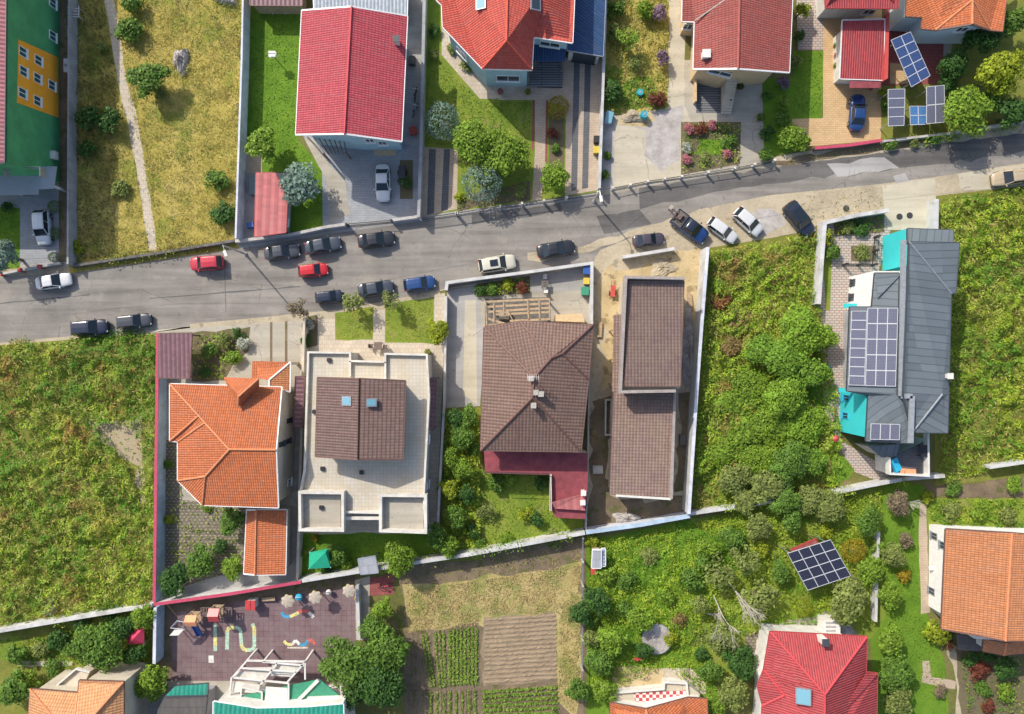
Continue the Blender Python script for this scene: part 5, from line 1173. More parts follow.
    g = MB(); g.box((hl * .985, 0, .42), (.06, hw * .9, .14)); g.build('grille', 'black', r)
    return r
PROTO = {k: make_car(k) for k in ('sedan', 'hatch', 'suv', 'estate')}
USED = set()
def dup(root, mats=None):
    r = root.copy(); COL.objects.link(r)
    for ch in root.children:
        c = ch.copy(); COL.objects.link(c); c.parent = r
        for gch in ch.children: d = gch.copy(); COL.objects.link(d); d.parent = c
    return r
CAR_PAINTED = ('body', 'cabin', 'mirror')
def car(kind, px, py, ang, col, label, roofglass=False, s=1.0, group='cars parked along the street'):
    r = PROTO[kind] if kind not in USED else dup(PROTO[kind]); USED.add(kind)
    p = W(px, py, .8); r.location = (p.x, p.y, .03); r.rotation_euler = (0, 0, math.radians(ang)); r.scale = (s, s, s)
    r['label'] = label; r['category'] = 'car'; r['group'] = group; ORG[r.name] = Vector(r.location)
    for ch in r.children:
        if ch.name.split('.')[0] in CAR_PAINTED: ch.material_slots[0].link = 'OBJECT'; ch.material_slots[0].material = MATS['paint_' + col]
    return r
CARS = [('hatch', 42, 227, -86, 'silver', 'silver car in the paved yard below the green mural building', 1),
 ('sedan', 52.5, 281, 9, 'white', 'white sedan at the street kerb, furthest left of the parked cars', .93),
 ('suv', 89, 327.5, 4, 'navy', 'dark navy car by the weedy meadow, left one of two', .93),
 ('estate', 133, 321, 6, 'graphite', 'dark grey estate car just above the mauve carport, by the weedy meadow', .88),
 ('hatch', 206, 263, 184, 'crimson', 'red hatchback facing left near the white lamp post', .95),
 ('sedan', 281.5, 251.5, 7, 'graphite', 'grey sedan directly above the bright red oncoming car, first in the kerb row', .93),
 ('sedan', 322.5, 245, 10, 'steel', 'grey sedan in the kerb row between two dark sedans', .95),
 ('sedan', 376, 239.5, 7, 'black', 'black sedan in front of the dark sliding gate', .96),
 ('hatch', 312.5, 270, 6, 'red', 'bright red hatchback in the middle of the street', .85),
 ('hatch', 328.5, 296.5, 6, 'navy', 'small dark hatchback at the lower kerb, under thin branches', .80),
 ('sedan', 375.5, 288.5, 8, 'steel', 'blue grey car half under pale branches at the lower kerb', .93),
 ('hatch', 419, 283.5, 8, 'blue', 'bright blue hatchback at the lower kerb beside the white front wall', .9),
 ('sedan', 382.5, 182.5, -89, 'white', 'white sedan on the grey paved driveway below the crimson roof', .97),
 ('suv', 497, 263.5, 9, 'ivory', 'ivory white off roader with a dark sunroof beside the white front wall', .95),
 ('sedan', 556, 249, 9, 'black', 'black sedan driving alone on the street right of the ivory car', .98),
 ('sedan', 649, 239.5, 6, 'plum', 'dark plum car in front of the short white wall', .82),
 ('estate', 723, 230, -36, 'white', 'white car parked at an angle on the gravel next to the tow truck', .85),
 ('hatch', 748.5, 221.5, -42, 'white', 'white hatchback parked at an angle between the other white car and the dark off roader', .95),
 ('suv', 799.5, 219, -51, 'navy', 'dark blue off roader parked at an angle beside the overgrown lot corner', .98),
 ('sedan', 858, 112, 86, 'deep', 'shiny blue car on the tan driveway below the red garage roof', .95),
 ('estate', 1012, 177, 188, 'cream', 'beige brown car cut by the right edge on the shoulder', .98)]
for (k, x, y, a, c, lab, s) in CARS: 
    r = car(k, x, y, a, c, lab, s=s)
    if c == 'ivory' : MB_ = MB().box((-.35, 0, 1.70), (.95, .8, .03)); o = MB_.build('sunroof', 'car_glass'); o.parent = r
    if lab.startswith('dark blue off'): o = MB().box((-.4, 0, 1.70), (1.6, .95, .03)).build('sunroof', 'car_glass'); o.parent = r
# tow truck with a small crane on its bed
p = W(690, 227, .8); r = thing('tow_truck', 'dark blue pickup truck with a rusty crane frame on its bed, parked at an angle', 'truck', (p.x, p.y, .03), 'cars parked along the street'); r.location = (0, 0, 0)
ORG[r.name] = Vector()
hl, hw = 2.3, .95
sec = []
for x, w, z0, z1 in ((-2.25, .94, .35, .95), (-2.2, 1, .3, 1.0), (-.3, 1, .3, 1.02), (.2, 1, .3, 1.05), (1.2, .99, .3, 1.02), (1.9, .93, .3, .95), (2.2, .82, .32, .82), (2.3, .62, .36, .62)):
    y = w * hw; sec.append([(x, -y * .9, z0), (x, -y, z0 + .2), (x, -y, z1 * .8), (x, -y * .92, z1 * .98), (x, 0, z1 * 1.02), (x, y * .92, z1 * .98), (x, y, z1 * .8), (x, y, z0 + .2), (x, y * .9, z0)])
loft(sec, MATS['paint_deep'], 'body', r)
rows = [[(x, -.66, z - .05), (x, -.55, z), (x, 0, z + .03), (x, .55, z), (x, .66, z - .05), (x, 0, z - .08)] for x, z in ((-.55, 1.66), (-.3, 1.72), (.3, 1.72), (.5, 1.66))]
loft(rows, MATS['paint_navy'], 'roof_panel', r)
B = [Vector((-.75, -.84, 1.03)), Vector((1.1, -.84, 1.05)), Vector((1.1, .84, 1.05)), Vector((-.75, .84, 1.03))]; T = [Vector((-.55, -.66, 1.62)), Vector((.5, -.66, 1.62)), Vector((.5, .66, 1.62)), Vector((-.55, .66, 1.62))]
for nm, q in (('windshield', (1, 2, 3)), ('rear_window', (3, 0, 1))): pass
def tpane(name, q):
    m = MB(); n = (q[1] - q[0]).cross(q[2] - q[0]).normalized(); m.v = list(q) + [p - n * .03 for p in q]; m.f = [[0, 1, 2, 3], [7, 6, 5, 4]] + [[k, (k + 1) % 4, (k + 1) % 4 + 4, k + 4] for k in range(4)]; m.build(name, 'car_glass', r)
tpane('windshield', [B[1], B[2], T[2], T[1]]); tpane('rear_window', [B[3], B[0], T[0], T[3]]); tpane('side_window', [B[0], B[1], T[1], T[0]]); tpane('side_window', [B[2], B[3], T[3], T[2]])
MB().ribbon([(-2.2, -.86), (-.85, -.86), (-.85, .86), (-2.2, .86)], .08, 1.0, 1.12, True).build('bed_rim', 'paint_navy', r)
MB().box((-1.52, 0, 1.03), (1.25, 1.6, .04)).build('bed_floor', 'stone_dark', r)
m = MB(); m.bar((-1.1, -.6, 1.05), (-1.1, .6, 1.05), .12); m.bar((-1.1, -.5, 1.05), (-3.0, -.1, 1.6), .12); m.bar((-1.1, .5, 1.05), (-3.0, .1, 1.6), .12); m.bar((-2.2, -.6, 1.25), (-2.2, .6, 1.25), .1); m.bar((-2.7, -.45, 1.4), (-2.7, .45, 1.4), .1); m.box((-1.7, .1, 1.25), (.5, .7, .4)); m.box((-3.1, 0, 1.55), (.3, .35, .3))
m.build('crane_frame', 'dark_timber', r)
MB().box((-3.15, .2, 1.72), (.35, .5, .12)).build('crane_hook_block', 'sand_plastic', r)
for x in (-1.4, 1.4):
    for s in (-1, 1):
        w = MB().tube((x, s * (hw - .24), .36), (x, s * hw, .36), .36, n=18).build('wheel', 'rubber', r); MB().tube((x, s * (hw - .02), .36), (x, s * (hw + .006), .36), .2, n=14).build('rim', 'chrome', w)
for s in (-1, 1): MB().box((2.18, s * .58, .72), (.2, .34, .14), s * -.35).build('headlight', 'lamp_glass', r); MB().box((.75, s * 1.03, 1.12), (.13, .2, .15)).build('mirror', 'black', r)
r.location = (p.x, p.y, .03); r.rotation_euler = (0, 0, math.radians(-37)); ORG[r.name] = Vector(r.location)

# ------------------------------------------------------------------ street lamps and small objects
def lamp(px, py, ztop, label, arm):
    t = W(px, py, ztop); r = thing('street_lamp', label, 'street lamp', (t.x, t.y, 0), 'street lamps')
    MB().tube((t.x, t.y, 0), (t.x, t.y, ztop - .2), .13, .07, 10).build('pole', 'concrete_wall', r)
    MB().tube((t.x, t.y, ztop - .25), (t.x + arm[0], t.y + arm[1], ztop), .045, n=8).build('arm', 'grey_metal', r)
    hd = MB().box((t.x + arm[0] * 1.2, t.y + arm[1] * 1.2, ztop), (.34, .7, .14), math.atan2(arm[1], arm[0]) - PI / 2).build('lamp_head', 'white_paint', r, bevel=.04)
    MB().tube((t.x, t.y, 0), (t.x, t.y, .25), .25, .2, 10).build('base', 'concrete_wall', r)
lamp(222, 245, 6.5, 'concrete street lamp with a white head near the red hatchback', (.3, -.75)); lamp(600, 190, 5.4, 'concrete street lamp at the end of the slim white wall', (.1, -.8))
def bin_(name, px, py, mat, lid, label, s=.55, hh=.95, group=None):
    c = W(px, py, hh); r = thing(name, label, 'bin', (c.x, c.y, .03), group)
    MB().prism([(c.x - s * .42, c.y - s * .42), (c.x + s * .42, c.y - s * .42), (c.x + s * .42, c.y + s * .42), (c.x - s * .42, c.y + s * .42)], .08, hh - .06).build('bin_body', mat, r, bevel=.03)
    MB().box((c.x, c.y, hh), (s, s * 1.05, .08)).build('lid', lid, r, bevel=.02)
    for k in (-1, 1): MB().tube((c.x + k * s * .3, c.y + s * .45, .1), (c.x + k * s * .3 + .05, c.y + s * .45, .1), .1, n=10).build('wheel', 'rubber', r)
bin_('wheelie_bin', 587, 270, 'blue_plastic', 'blue_plastic', 'blue wheelie bin in the corner of the white front wall', .9, 1.1)
bin_('wheelie_bin', 586.5, 281, 'yellow_plastic', 'yellow_plastic', 'yellow wheelie bin by the white front wall, between the blue and green ones', .7)
bin_('wheelie_bin', 585, 291, 'green_plastic', 'green_plastic', 'green wheelie bin by the white front wall', .9)
bin_('wheelie_bin', 596.5, 149.5, 'yellow_plastic', 'yellow_plastic', 'yellow bin standing on the striped driveway edge', .75)
bin_('wheelie_bin', 597, 139, 'black', 'black', 'black bin standing on the striped driveway edge', .75)
def barrel(px, py, mat, label, rr=.4, hh=.9):
    c = W(px, py, hh); r = thing('barrel', label, 'barrel', (c.x, c.y, 0))
    MB().lathe((c.x, c.y, .03), [(rr * .86, 0), (rr, hh * .2), (rr, hh * .8), (rr * .86, hh), (rr * .8, hh * .985)], 18).build('barrel_body', mat, r, smooth=False)
    MB().tube((c.x, c.y, hh), (c.x, c.y, hh + .06), rr * .4, n=12).build('lid', 'grey_metal', r)
barrel(644.5, 114, 'teal_plastic', 'teal barrel on the sand heap of the concrete yard', .45); barrel(640.5, 92, 'teal_plastic', 'teal tub on the small green lawn in the wild garden', .4, .6)
def heap(name, px, py, rx, ry, hh, mat, label, cat='heap', seed=1):
    c = W(px, py); g = np.random.default_rng(seed); m = MB(); n = 26; k = 9
    ph = g.uniform(0, 6, 4)
    for i in range(k):
        f = i / (k - 1); rr = math.cos(f * PI / 2)
        for j in range(n):
            t = 2 * PI * j / n; w = 1 + .16 * math.sin(3 * t + ph[0]) + .1 * math.sin(5 * t + ph[1]) + g.normal() * .05
            m.v.append(Vector((c.x + rx * rr * w * math.cos(t), c.y + ry * rr * w * math.sin(t), hh * math.sin(f * PI / 2) * (1 + .12 * g.normal()))))
    for i in range(k - 1):
        for j in range(n): j2 = (j + 1) % n; m.f.append([i * n + j, i * n + j2, (i + 1) * n + j2, (i + 1) * n + j])
    m.f.append([(k - 1) * n + j for j in range(n)])
    o = m.build(name, mat, None); return props(o, label, cat)
heap('sand_heap', 633, 117, 1.4, .7, .4, 'dust', 'small sand heap with a teal barrel in the concrete yard')
heap('sand_heap', 662, 268, 1.4, 1.1, .3, 'dust', 'pale sand heap behind the short white wall', seed=2)
heap('rubble_heap', 626, 518, 1.5, .7, .6, 'debris', 'grey rubble heap at the foot of the bare dirt lot', seed=3)
heap('brush_pile', 182, 62, .9, 1.5, .9, 'debris', 'grey brown brush pile in the dry meadow', seed=4)
heap('brush_pile', 228, 1, 1.3, .6, .8, 'debris', 'brush pile against the lavender wall at the top edge', seed=5)
heap('earth_heap', 50, 608, .6, 1.1, .35, 'debris', 'small violet grey rubble pile in the weedy meadow by the white wall', seed=6)
heap('stack_heap', 688, 350, .8, 5.0, .5, 'debris', 'long strip of building rubble beside the mauve twin roofs', seed=7)
# round pond / trampoline disc
c = W(657, 639, .5); r = thing('trampoline', 'round grey garden trampoline in the lower garden, half hidden by a yellow bush', 'trampoline', (c.x, c.y, 0))
MB().lathe((c.x, c.y, .5), [(1.65, 0), (1.72, .03), (1.65, .06)], 36).build('mat', 'debris', r); m = MB()
for k in range(36): a0, a1 = 2 * PI * k / 36, 2 * PI * (k + 1) / 36; m.tube((c.x + 1.72 * math.cos(a0), c.y + 1.72 * math.sin(a0), .53), (c.x + 1.72 * math.cos(a1), c.y + 1.72 * math.sin(a1), .53), .05, n=6)
m.build('rim', 'grey_metal', r)
for k in range(6): a0 = 2 * PI * k / 6; MB().tube((c.x + 1.65 * math.cos(a0), c.y + 1.65 * math.sin(a0), 0), (c.x + 1.65 * math.cos(a0), c.y + 1.65 * math.sin(a0), .5), .04).build('leg', 'grey_metal', r)
# red hand pump
c = W(637, 659, .9); r = thing('water_pump', 'red garden hand pump above the yard at the bottom edge', 'pump', (c.x, c.y, 0))
MB().tube((c.x, c.y - .3, 0), (c.x, c.y, 1.1), .16, .13).build('pump_body', 'red_plastic', r); MB().bar((c.x - .5, c.y + .1, 1.15), (c.x + .5, c.y + .15, 1.2), .14).build('handle', 'red_plastic', r); MB().tube((c.x, c.y, 1.1), (c.x, c.y, 1.3), .18, .1).build('pump_cap', 'red_plastic', r)
# red playhouse canopy bottom left
V = Z(0, 534, (497, 385), (568, 366), (568, 432), (505, 435)); c = base_of(V, 0); r = thing('tent', 'crimson fabric canopy among the trees at the lower left', 'gazebo', W(134, 634))
q = [W(a, b, 2.0) for a, b in V]; ap = sum(q, Vector()) / 4 + Vector((.15, .1, .7)); m = MB(); m.v = q + [ap]; m.f = [[0, 3, 4], [3, 2, 4], [2, 1, 4], [1, 0, 4]]; m.build('cover', 'pink_cloth', r)
for p in q: MB().tube((p.x, p.y, 0), (p.x, p.y, 2.02), .04).build('pole', 'grey_metal', r)
# bird table, bench, clothes dryer, cart, bicycles
c = W(273, 55, 1.6); r = thing('bird_table', 'white bird table on a post in the bright lawn', 'bird table', (c.x, c.y, 0)); MB().tube((c.x, c.y, 0), (c.x, c.y, 1.6), .05).build('post', 'dark_timber', r)
m = MB(); m.prism([(c.x - .4, c.y - .3), (c.x + .4, c.y - .3), (c.x + .4, c.y + .3), (c.x - .4, c.y + .3)], 1.6, 1.66); m.build('tray', 'white_paint', r); m = MB(); m.bar((c.x - .4, c.y - .15, 1.95), (c.x + .4, c.y - .15, 1.95), .38, .04); m.bar((c.x - .4, c.y + .15, 1.95), (c.x + .4, c.y + .15, 1.95), .34, .04); m.build('bird_table_roof', 'white_paint', r)
c = W(278, 8, .5); r = thing('garden_swing', 'white framed garden swing bench below the brown garden shed', 'swing', (c.x, c.y, 0))
m = MB(); m.bar((c.x - .75, c.y, 1.6), (c.x + .75, c.y, 1.6), .09)
for k in (-.75, .75): m.bar((c.x + k, c.y, 1.6), (c.x + k, c.y - .5, 0), .07); m.bar((c.x + k, c.y, 1.6), (c.x + k, c.y + .5, 0), .07)
m.build('swing_frame', 'white_paint', r); MB().box((c.x, c.y, .5), (1.2, .45, .06)).build('seat', 'timber', r); MB().box((c.x, c.y + .25, .75), (1.2, .06, .4)).build('backrest', 'timber', r)
c = W(73.5, 12, 1.1); r = thing('clothes_rack', 'white metal clothes drying rack in the alley by the dry meadow', 'clothes rack', (c.x, c.y, 0)); m = MB()
for k in (-.55, -.2, .2, .55): m.bar((c.x - .7, c.y + k, 1.1), (c.x + .7, c.y + k * .8 - .1, 1.1), .05)
for k in (-.6, .6): m.bar((c.x + k, c.y - .7, 1.1), (c.x + k, c.y + .7, 1.1), .06)
m.build('rack_top', 'white_paint', r)
for k in ((-.6, -.5), (.6, -.5), (.6, .5), (-.6, .5)): MB().bar((c.x + k[0], c.y + k[1], 0), (c.x + k[0], c.y + k[1], 1.1), .045).build('leg', 'white_paint', r)
for (px, py, w, l, lab) in ((70, 31, .7, 1.4, 'pale grey tank in the alley near the clothes drying rack'), (65.5, 65, .6, 1.6, 'long grey tank lying in the alley beside the orange mural')):
    c = W(px, py, .9); r = thing('tank', lab, 'tank', (c.x, c.y, 0), 'tanks in the alley'); MB().box((c.x, c.y, .5), (w, l, .8)).build('tank_body', 'pale_wall', r, bevel=.12); MB().tube((c.x, c.y, .9), (c.x, c.y, .98), .16, n=12).build('lid', 'grey_metal', r)
def bike(px, py, rz, label, col):
    c = W(px, py, .5); r = thing('bicycle', label, 'bicycle', (0, 0, 0)); m = MB()
    for x in (-.55, .55):
        w = MB()
        for k in range(20): a0, a1 = 2 * PI * k / 20, 2 * PI * (k + 1) / 20; w.tube((x + .33 * math.cos(a0), 0, .34 + .33 * math.sin(a0)), (x + .33 * math.cos(a1), 0, .34 + .33 * math.sin(a1)), .03, n=6)
        w.build('wheel', 'rubber', r)
    for a, b in (((-.55, 0, .34), (-.2, 0, .8)), ((-.2, 0, .8), (0, 0, .35)), ((0, 0, .35), (.42, 0, .8)), ((-.2, 0, .75), (.42, 0, .8)), ((.42, 0, .95), (.55, 0, .34)), ((-.55, 0, .34), (0, 0, .35))): m.tube(a, b, .03)
    m.build('bicycle_frame', col, r); MB().box((-.24, 0, .86), (.28, .16, .08)).build('saddle', 'black', r); MB().tube((.42, -.3, 1.0), (.42, .3, 1.0), .02).build('handlebar', 'chrome', r)
    r.location = (c.x, c.y, .03); r.rotation_euler = (0, 0, rz)
bike(415.5, 94, 1.4, 'dark bicycle in the alley beside the crimson roof, upper one', 'dark_iron'); bike(415, 110, 1.2, 'grey bicycle in the alley beside the crimson roof, lower one', 'grey_metal'); bike(385, 586, .3, 'dark bicycle lying near the small red patio by the playground', 'red_plastic')
# handcart, red
c = W(613, 291, .5); r = thing('handcart', 'rusty red handcart on the sandy ground beside the mauve roof', 'cart', (c.x, c.y, 0)); MB().box((c.x, c.y, .5), (.55, 1.3, .08), -.05).build('cart_bed', 'rust_red', r)
m = MB(); m.bar((c.x - .2, c.y + .6, .55), (c.x - .2, c.y + 1.2, .8), .05); m.bar((c.x + .2, c.y + .6, .55), (c.x + .2, c.y + 1.2, .8), .05); m.build('handle', 'rust_red', r)
for s in (-1, 1): MB().tube((c.x + s * .33, c.y - .2, .25), (c.x + s * .4, c.y - .2, .25), .25, n=14).build('wheel', 'rubber', r)
c = W(391, 333 - 5); 
# red ball-like potted seat near teal house
c = W(833, 438, .5); r = thing('parasol', 'small red garden parasol beside the turquoise wall', 'parasol', (c.x, c.y, 0)); MB().tube((c.x, c.y, 0), (c.x, c.y, 1.4), .03).build('pole', 'white_paint', r); MB().lathe((c.x, c.y, 1.2), [(.38, 0), (.2, .12), (.02, .2)], 8).build('canopy', 'red_plastic', r)
c = W(827, 369, .8); r = thing('water_tub', 'dark blue tub beside the long paver path of the turquoise house', 'tub', (c.x, c.y, 0)); MB().lathe((c.x, c.y, 0), [(.5, 0), (.6, .7), (.52, .7), (.45, .3)], 20).build('tub_body', 'blue_plastic', r); MB().lathe((c.x, c.y, .5), [(.48, 0), (.48, .04)], 20).build('water', 'teal_glass', r)
for (px, py, lab) in ((899.3, 216.7, 'left one of the two manhole covers on the crossing slab'), (909.5, 215.5, 'right one of the two manhole covers on the crossing slab'), (846, 208.5, 'dark manhole cover on the dusty shoulder by the white corner wall')):
    c = W(px, py); o = MB().lathe((c.x, c.y, .02), [(.36, 0), (.36, .035), (.30, .04)], 20).build('manhole_cover', 'dark_iron'); props(o, lab, 'manhole', 'manhole covers')
# trailer-like garden cart on grey driveway planter
c = W(402, 172, .6); r = thing('garden_trailer', 'dark garden trailer next to the planter on the grey driveway', 'trailer', (c.x, c.y, 0)); MB().box((c.x, c.y, .55), (.8, 1.5, .3)).build('trailer_bed', 'dark_iron', r, bevel=.04)
for s in (-1, 1): MB().tube((c.x + s * .42, c.y, .28), (c.x + s * .52, c.y, .28), .28, n=14).build('wheel', 'rubber', r)
MB().bar((c.x, c.y - .75, .5), (c.x, c.y - 1.4, .45), .07).build('drawbar', 'grey_metal', r)
o = thing('cold_frame', 'pale metal chest at the corner of the wild garden', 'chest', W(609, 117)); c = W(609, 117, .7); MB().box((c.x, c.y, .35), (.75, 1.3, .66), -.25).build('chest_body', 'pale_wall', o, bevel=.04); MB().box((c.x, c.y, .71), (.82, 1.36, .06), -.25).build('lid', 'sky_glass', o)
# ------------------------------------------------------------------ playground
def pg(*q): return Z(130, 560, q)[0]
r = thing('play_tower', 'wooden play tower with red roofs and a blue slide, at the left of the playground', 'play tower', W(203, 620)); m = MB()
for (q, w, l, mat) in (((240, 240), 1.25, 1.25, 'orange_cloth'), ((330, 218), 1.2, 1.5, 'red_plastic')):
    c = W(*pg(*q), 2.4)
    for sx in (-1, 1):
        for sy in (-1, 1): MB().box((c.x + sx * w * .42, c.y + sy * l * .42, 1.2), (.1, .1, 2.4)).build('post', 'timber', r)
    MB().box((c.x, c.y, 1.15), (w, l, .08)).build('platform', 'timber', r)
    M = MB(); M.v = [Vector((c.x - w / 2, c.y - l / 2, 2.35)), Vector((c.x + w / 2, c.y - l / 2, 2.35)), Vector((c.x + w / 2, c.y + l / 2, 2.35)), Vector((c.x - w / 2, c.y + l / 2, 2.35)), Vector((c.x - w / 2, c.y, 2.8)), Vector((c.x + w / 2, c.y, 2.8))]
    M.f = [[0, 1, 5, 4], [2, 3, 4, 5], [1, 2, 5], [3, 0, 4], [3, 2, 1, 0]]; M.build('tower_roof', mat, r)
a, b = W(*pg(280, 205), 1.2), W(*pg(400, 205), 1.2)
for k in (-.5, .5): MB().bar(a + Vector((0, k, .0)), b + Vector((0, k, 0)), .08).build('bridge_rail', 'dark_timber', r)
mm = MB()
for i in range(12): p = a.lerp(b, i / 11); mm.box(p, (.12, 1.0, .05))
mm.build('bridge_planks', 'dark_timber', r)
a, b = W(*pg(255, 258), 1.2), W(*pg(278, 298), .25); mm = MB(); mm.bar(a, b, .6, .06); d = (b - a).normalized(); sd = Vector((-d.y, d.x, 0)).normalized()
for s in (-1, 1): mm.bar(a + sd * .3 * s + Vector((0, 0, .1)), b + sd * .3 * s + Vector((0, 0, .1)), .06, .2)
mm.build('slide', 'blue_plastic', r)
r = thing('swing_set', 'grey playground swing frame with a white canopy at the far left', 'swing', W(177, 630)); mm = MB()
q = [W(*pg(*t), 2.1) for t in ((185, 240), (212, 244), (208, 272), (160, 268))]
for p in q: MB().tube((p.x, p.y, 0), (p.x, p.y, 2.1), .06).build('leg', 'grey_metal', r)
for i in range(4): mm.tube(q[i], q[(i + 1) % 4], .05)
mm.build('swing_frame', 'grey_metal', r); mm = MB(); mm.v = [W(*pg(*t), 2.1) for t in ((155, 298), (175, 275), (215, 272), (190, 297))]; mm.v += [v - Vector((0, 0, .06)) for v in mm.v]; mm.f = [[0, 1, 2, 3], [7, 6, 5, 4]] + [[k, (k + 1) % 4, (k + 1) % 4 + 4, k + 4] for k in range(4)]; mm.build('canopy', 'white_paint', r)
for t in ((165, 294), (205, 276)): p = W(*pg(*t), 2.0); MB().tube((p.x, p.y, 0), (p.x, p.y, 2.05), .05).build('leg', 'grey_metal', r)
c = W(*pg(472, 180), 1.5); r = thing('spring_rider', 'small red and white playhouse at the middle of the playground back edge', 'playhouse', (c.x, c.y, 0)); MB().box((c.x, c.y, .6), (.9, .9, 1.2)).build('house_body', 'white_paint', r); mm = MB(); mm.bar((c.x - .25, c.y - .55, 1.4), (c.x - .25, c.y + .55, 1.4), .62, .06); mm.bar((c.x + .28, c.y - .55, 1.4), (c.x + .28, c.y + .55, 1.4), .55, .06); mm.build('house_roof', 'red_plastic', r)
FL = [(pg(620, 163), 'left one of the three scalloped flower canopies in the playground, with a yellow rim'), (pg(728, 148), 'middle one of the three scalloped flower canopies in the playground'), (pg(862, 122), 'right one of the three scalloped flower canopies, in the playground corner')]
first = None
for (q, lab) in FL:
    c = W(*q, 2.2)
    if first is None:
        r = thing('flower_canopy', lab, 'canopy', (0, 0, 0), 'flower canopies'); wob = lambda t: 1 + .10 * math.cos(7 * t)
        MB().tube((0, 0, 0), (0, 0, 2.15), .07).build('pole', 'grey_metal', r); MB().lathe((0, 0, 2.1), [(.66, 0), (.70, .04), (.45, .10), (.1, .14)], 56, wob).build('petals', 'sand_plastic', r)
        MB().lathe((0, 0, 2.06), [(.68, 0), (.72, .02), (.72, .05), (.66, .05)], 56, wob).build('petal_rim', 'yellow_plastic', r); first = r
    else: r = dup(first); r['label'] = lab
    r.location = (c.x, c.y, 0)
c = W(*pg(545, 155), .5); r = thing('bench', 'pale bench at the back edge of the playground', 'bench', (c.x, c.y, 0)); MB().box((c.x, c.y, .45), (1.5, .4, .07), .05).build('seat', 'timber', r)
for k in (-.6, .6): MB().box((c.x + k, c.y, .21), (.1, .36, .4), .05).build('leg', 'grey_metal', r)
c = W(*pg(662, 150), .9); r = thing('spring_rider', 'blue spring rider between the left and middle flower canopies', 'spring rider', (c.x, c.y, 0)); MB().tube((c.x, c.y, 0), (c.x, c.y, .4), .12).build('spring', 'chrome', r); MB().lathe((c.x, c.y, .4), [(.1, 0), (.38, .1), (.4, .3), (.15, .45)], 14).build('seat', 'blue_cloth', r); MB().bar((c.x - .3, c.y + .1, .95), (.3 + c.x, c.y + .1, .95), .06).build('handlebar', 'white_paint', r)
c = W(*pg(780, 130), .9); r = thing('spring_rider', 'pale spring rider between the middle and right flower canopies', 'spring rider', (c.x, c.y, 0)); MB().tube((c.x, c.y, 0), (c.x, c.y, .4), .12).build('spring', 'chrome', r); MB().lathe((c.x, c.y, .4), [(.1, 0), (.3, .1), (.32, .3), (.15, .45)], 14).build('seat', 'white_paint', r); MB().bar((c.x - .25, c.y + .1, .95), (.25 + c.x, c.y + .1, .95), .06).build('handlebar', 'grey_metal', r)
c = W(*pg(895, 155), .9); r = thing('spring_rider', 'yellow spring rider at the right end of the playground', 'spring rider', (c.x, c.y, 0)); MB().tube((c.x, c.y, 0), (c.x, c.y, .4), .12).build('spring', 'chrome', r); MB().lathe((c.x, c.y, .4), [(.1, 0), (.34, .1), (.36, .3), (.15, .45)], 14).build('seat', 'yellow_plastic', r); MB().bar((c.x - .25, c.y + .1, .95), (.25 + c.x, c.y + .1, .95), .06).build('handlebar', 'grey_metal', r)
# painted tracks on the rubber floor
def paint(name, pts, w, cols, dots=False):
    P = [W(*pg(*p)) for p in pts]; segs = []
    for i in range(len(P) - 1):
        n = max(1, int((P[i + 1] - P[i]).length / .25))
        for k in range(n): segs.append(P[i].lerp(P[i + 1], k / n))
    segs.append(P[-1])
    for ci, cm in enumerate(cols):
        m = MB()
        for i in range(len(segs) - 1):
            if (i // 4) % len(cols) != ci: continue
            a, b = segs[i], segs[i + 1]; d = (b - a).normalized(); s = Vector((-d.y, d.x, 0)) * w / 2; z = Vector((0, 0, .022 + .0004 * i))
            m.poly([a - s + z, b - s + z, b + s + z, a + s + z])
        if m.f:
            o = m.build(name, cm); o['kind'] = 'structure'
for nm, c in (('mark_green', (.34, .48, .36)), ('mark_yellow', (.55, .50, .20)), ('mark_white', (.6, .6, .55)), ('mark_blue', (.05, .25, .42)), ('mark_red', (.5, .10, .08)), ('mark_pale', (.50, .45, .38))): plain(nm, c, .8, var=.35, scale=3)
paint('painted_track', [(382, 352), (384, 275), (392, 266), (425, 266), (435, 275), (440, 340), (452, 354), (480, 354), (490, 342), (490, 270), (482, 250)], .42, ['mark_green', 'mark_green', 'mark_yellow'])
paint('painted_track', [(336, 300), (336, 358)], .42, ['mark_yellow', 'mark_green']); paint('painted_track', [(334, 255), (336, 300)], .4, ['mark_green'])
paint('painted_snake', [(598, 205), (606, 222), (630, 222), (656, 212), (672, 200), (695, 200), (712, 212), (722, 226)], .38, ['mark_blue', 'mark_yellow', 'mark_red', 'mark_white'])
paint('painted_snake', [(606, 318), (618, 332), (640, 332), (652, 316), (668, 332), (690, 334), (702, 314), (718, 318), (730, 332)], .34, ['mark_yellow', 'mark_white', 'mark_blue', 'mark_red'])
paint('painted_hopscotch', [(320, 376), (320, 404)], .6, ['mark_white'])
paint('painted_track', [(620, 345), (700, 345)], .2, ['mark_pale'])
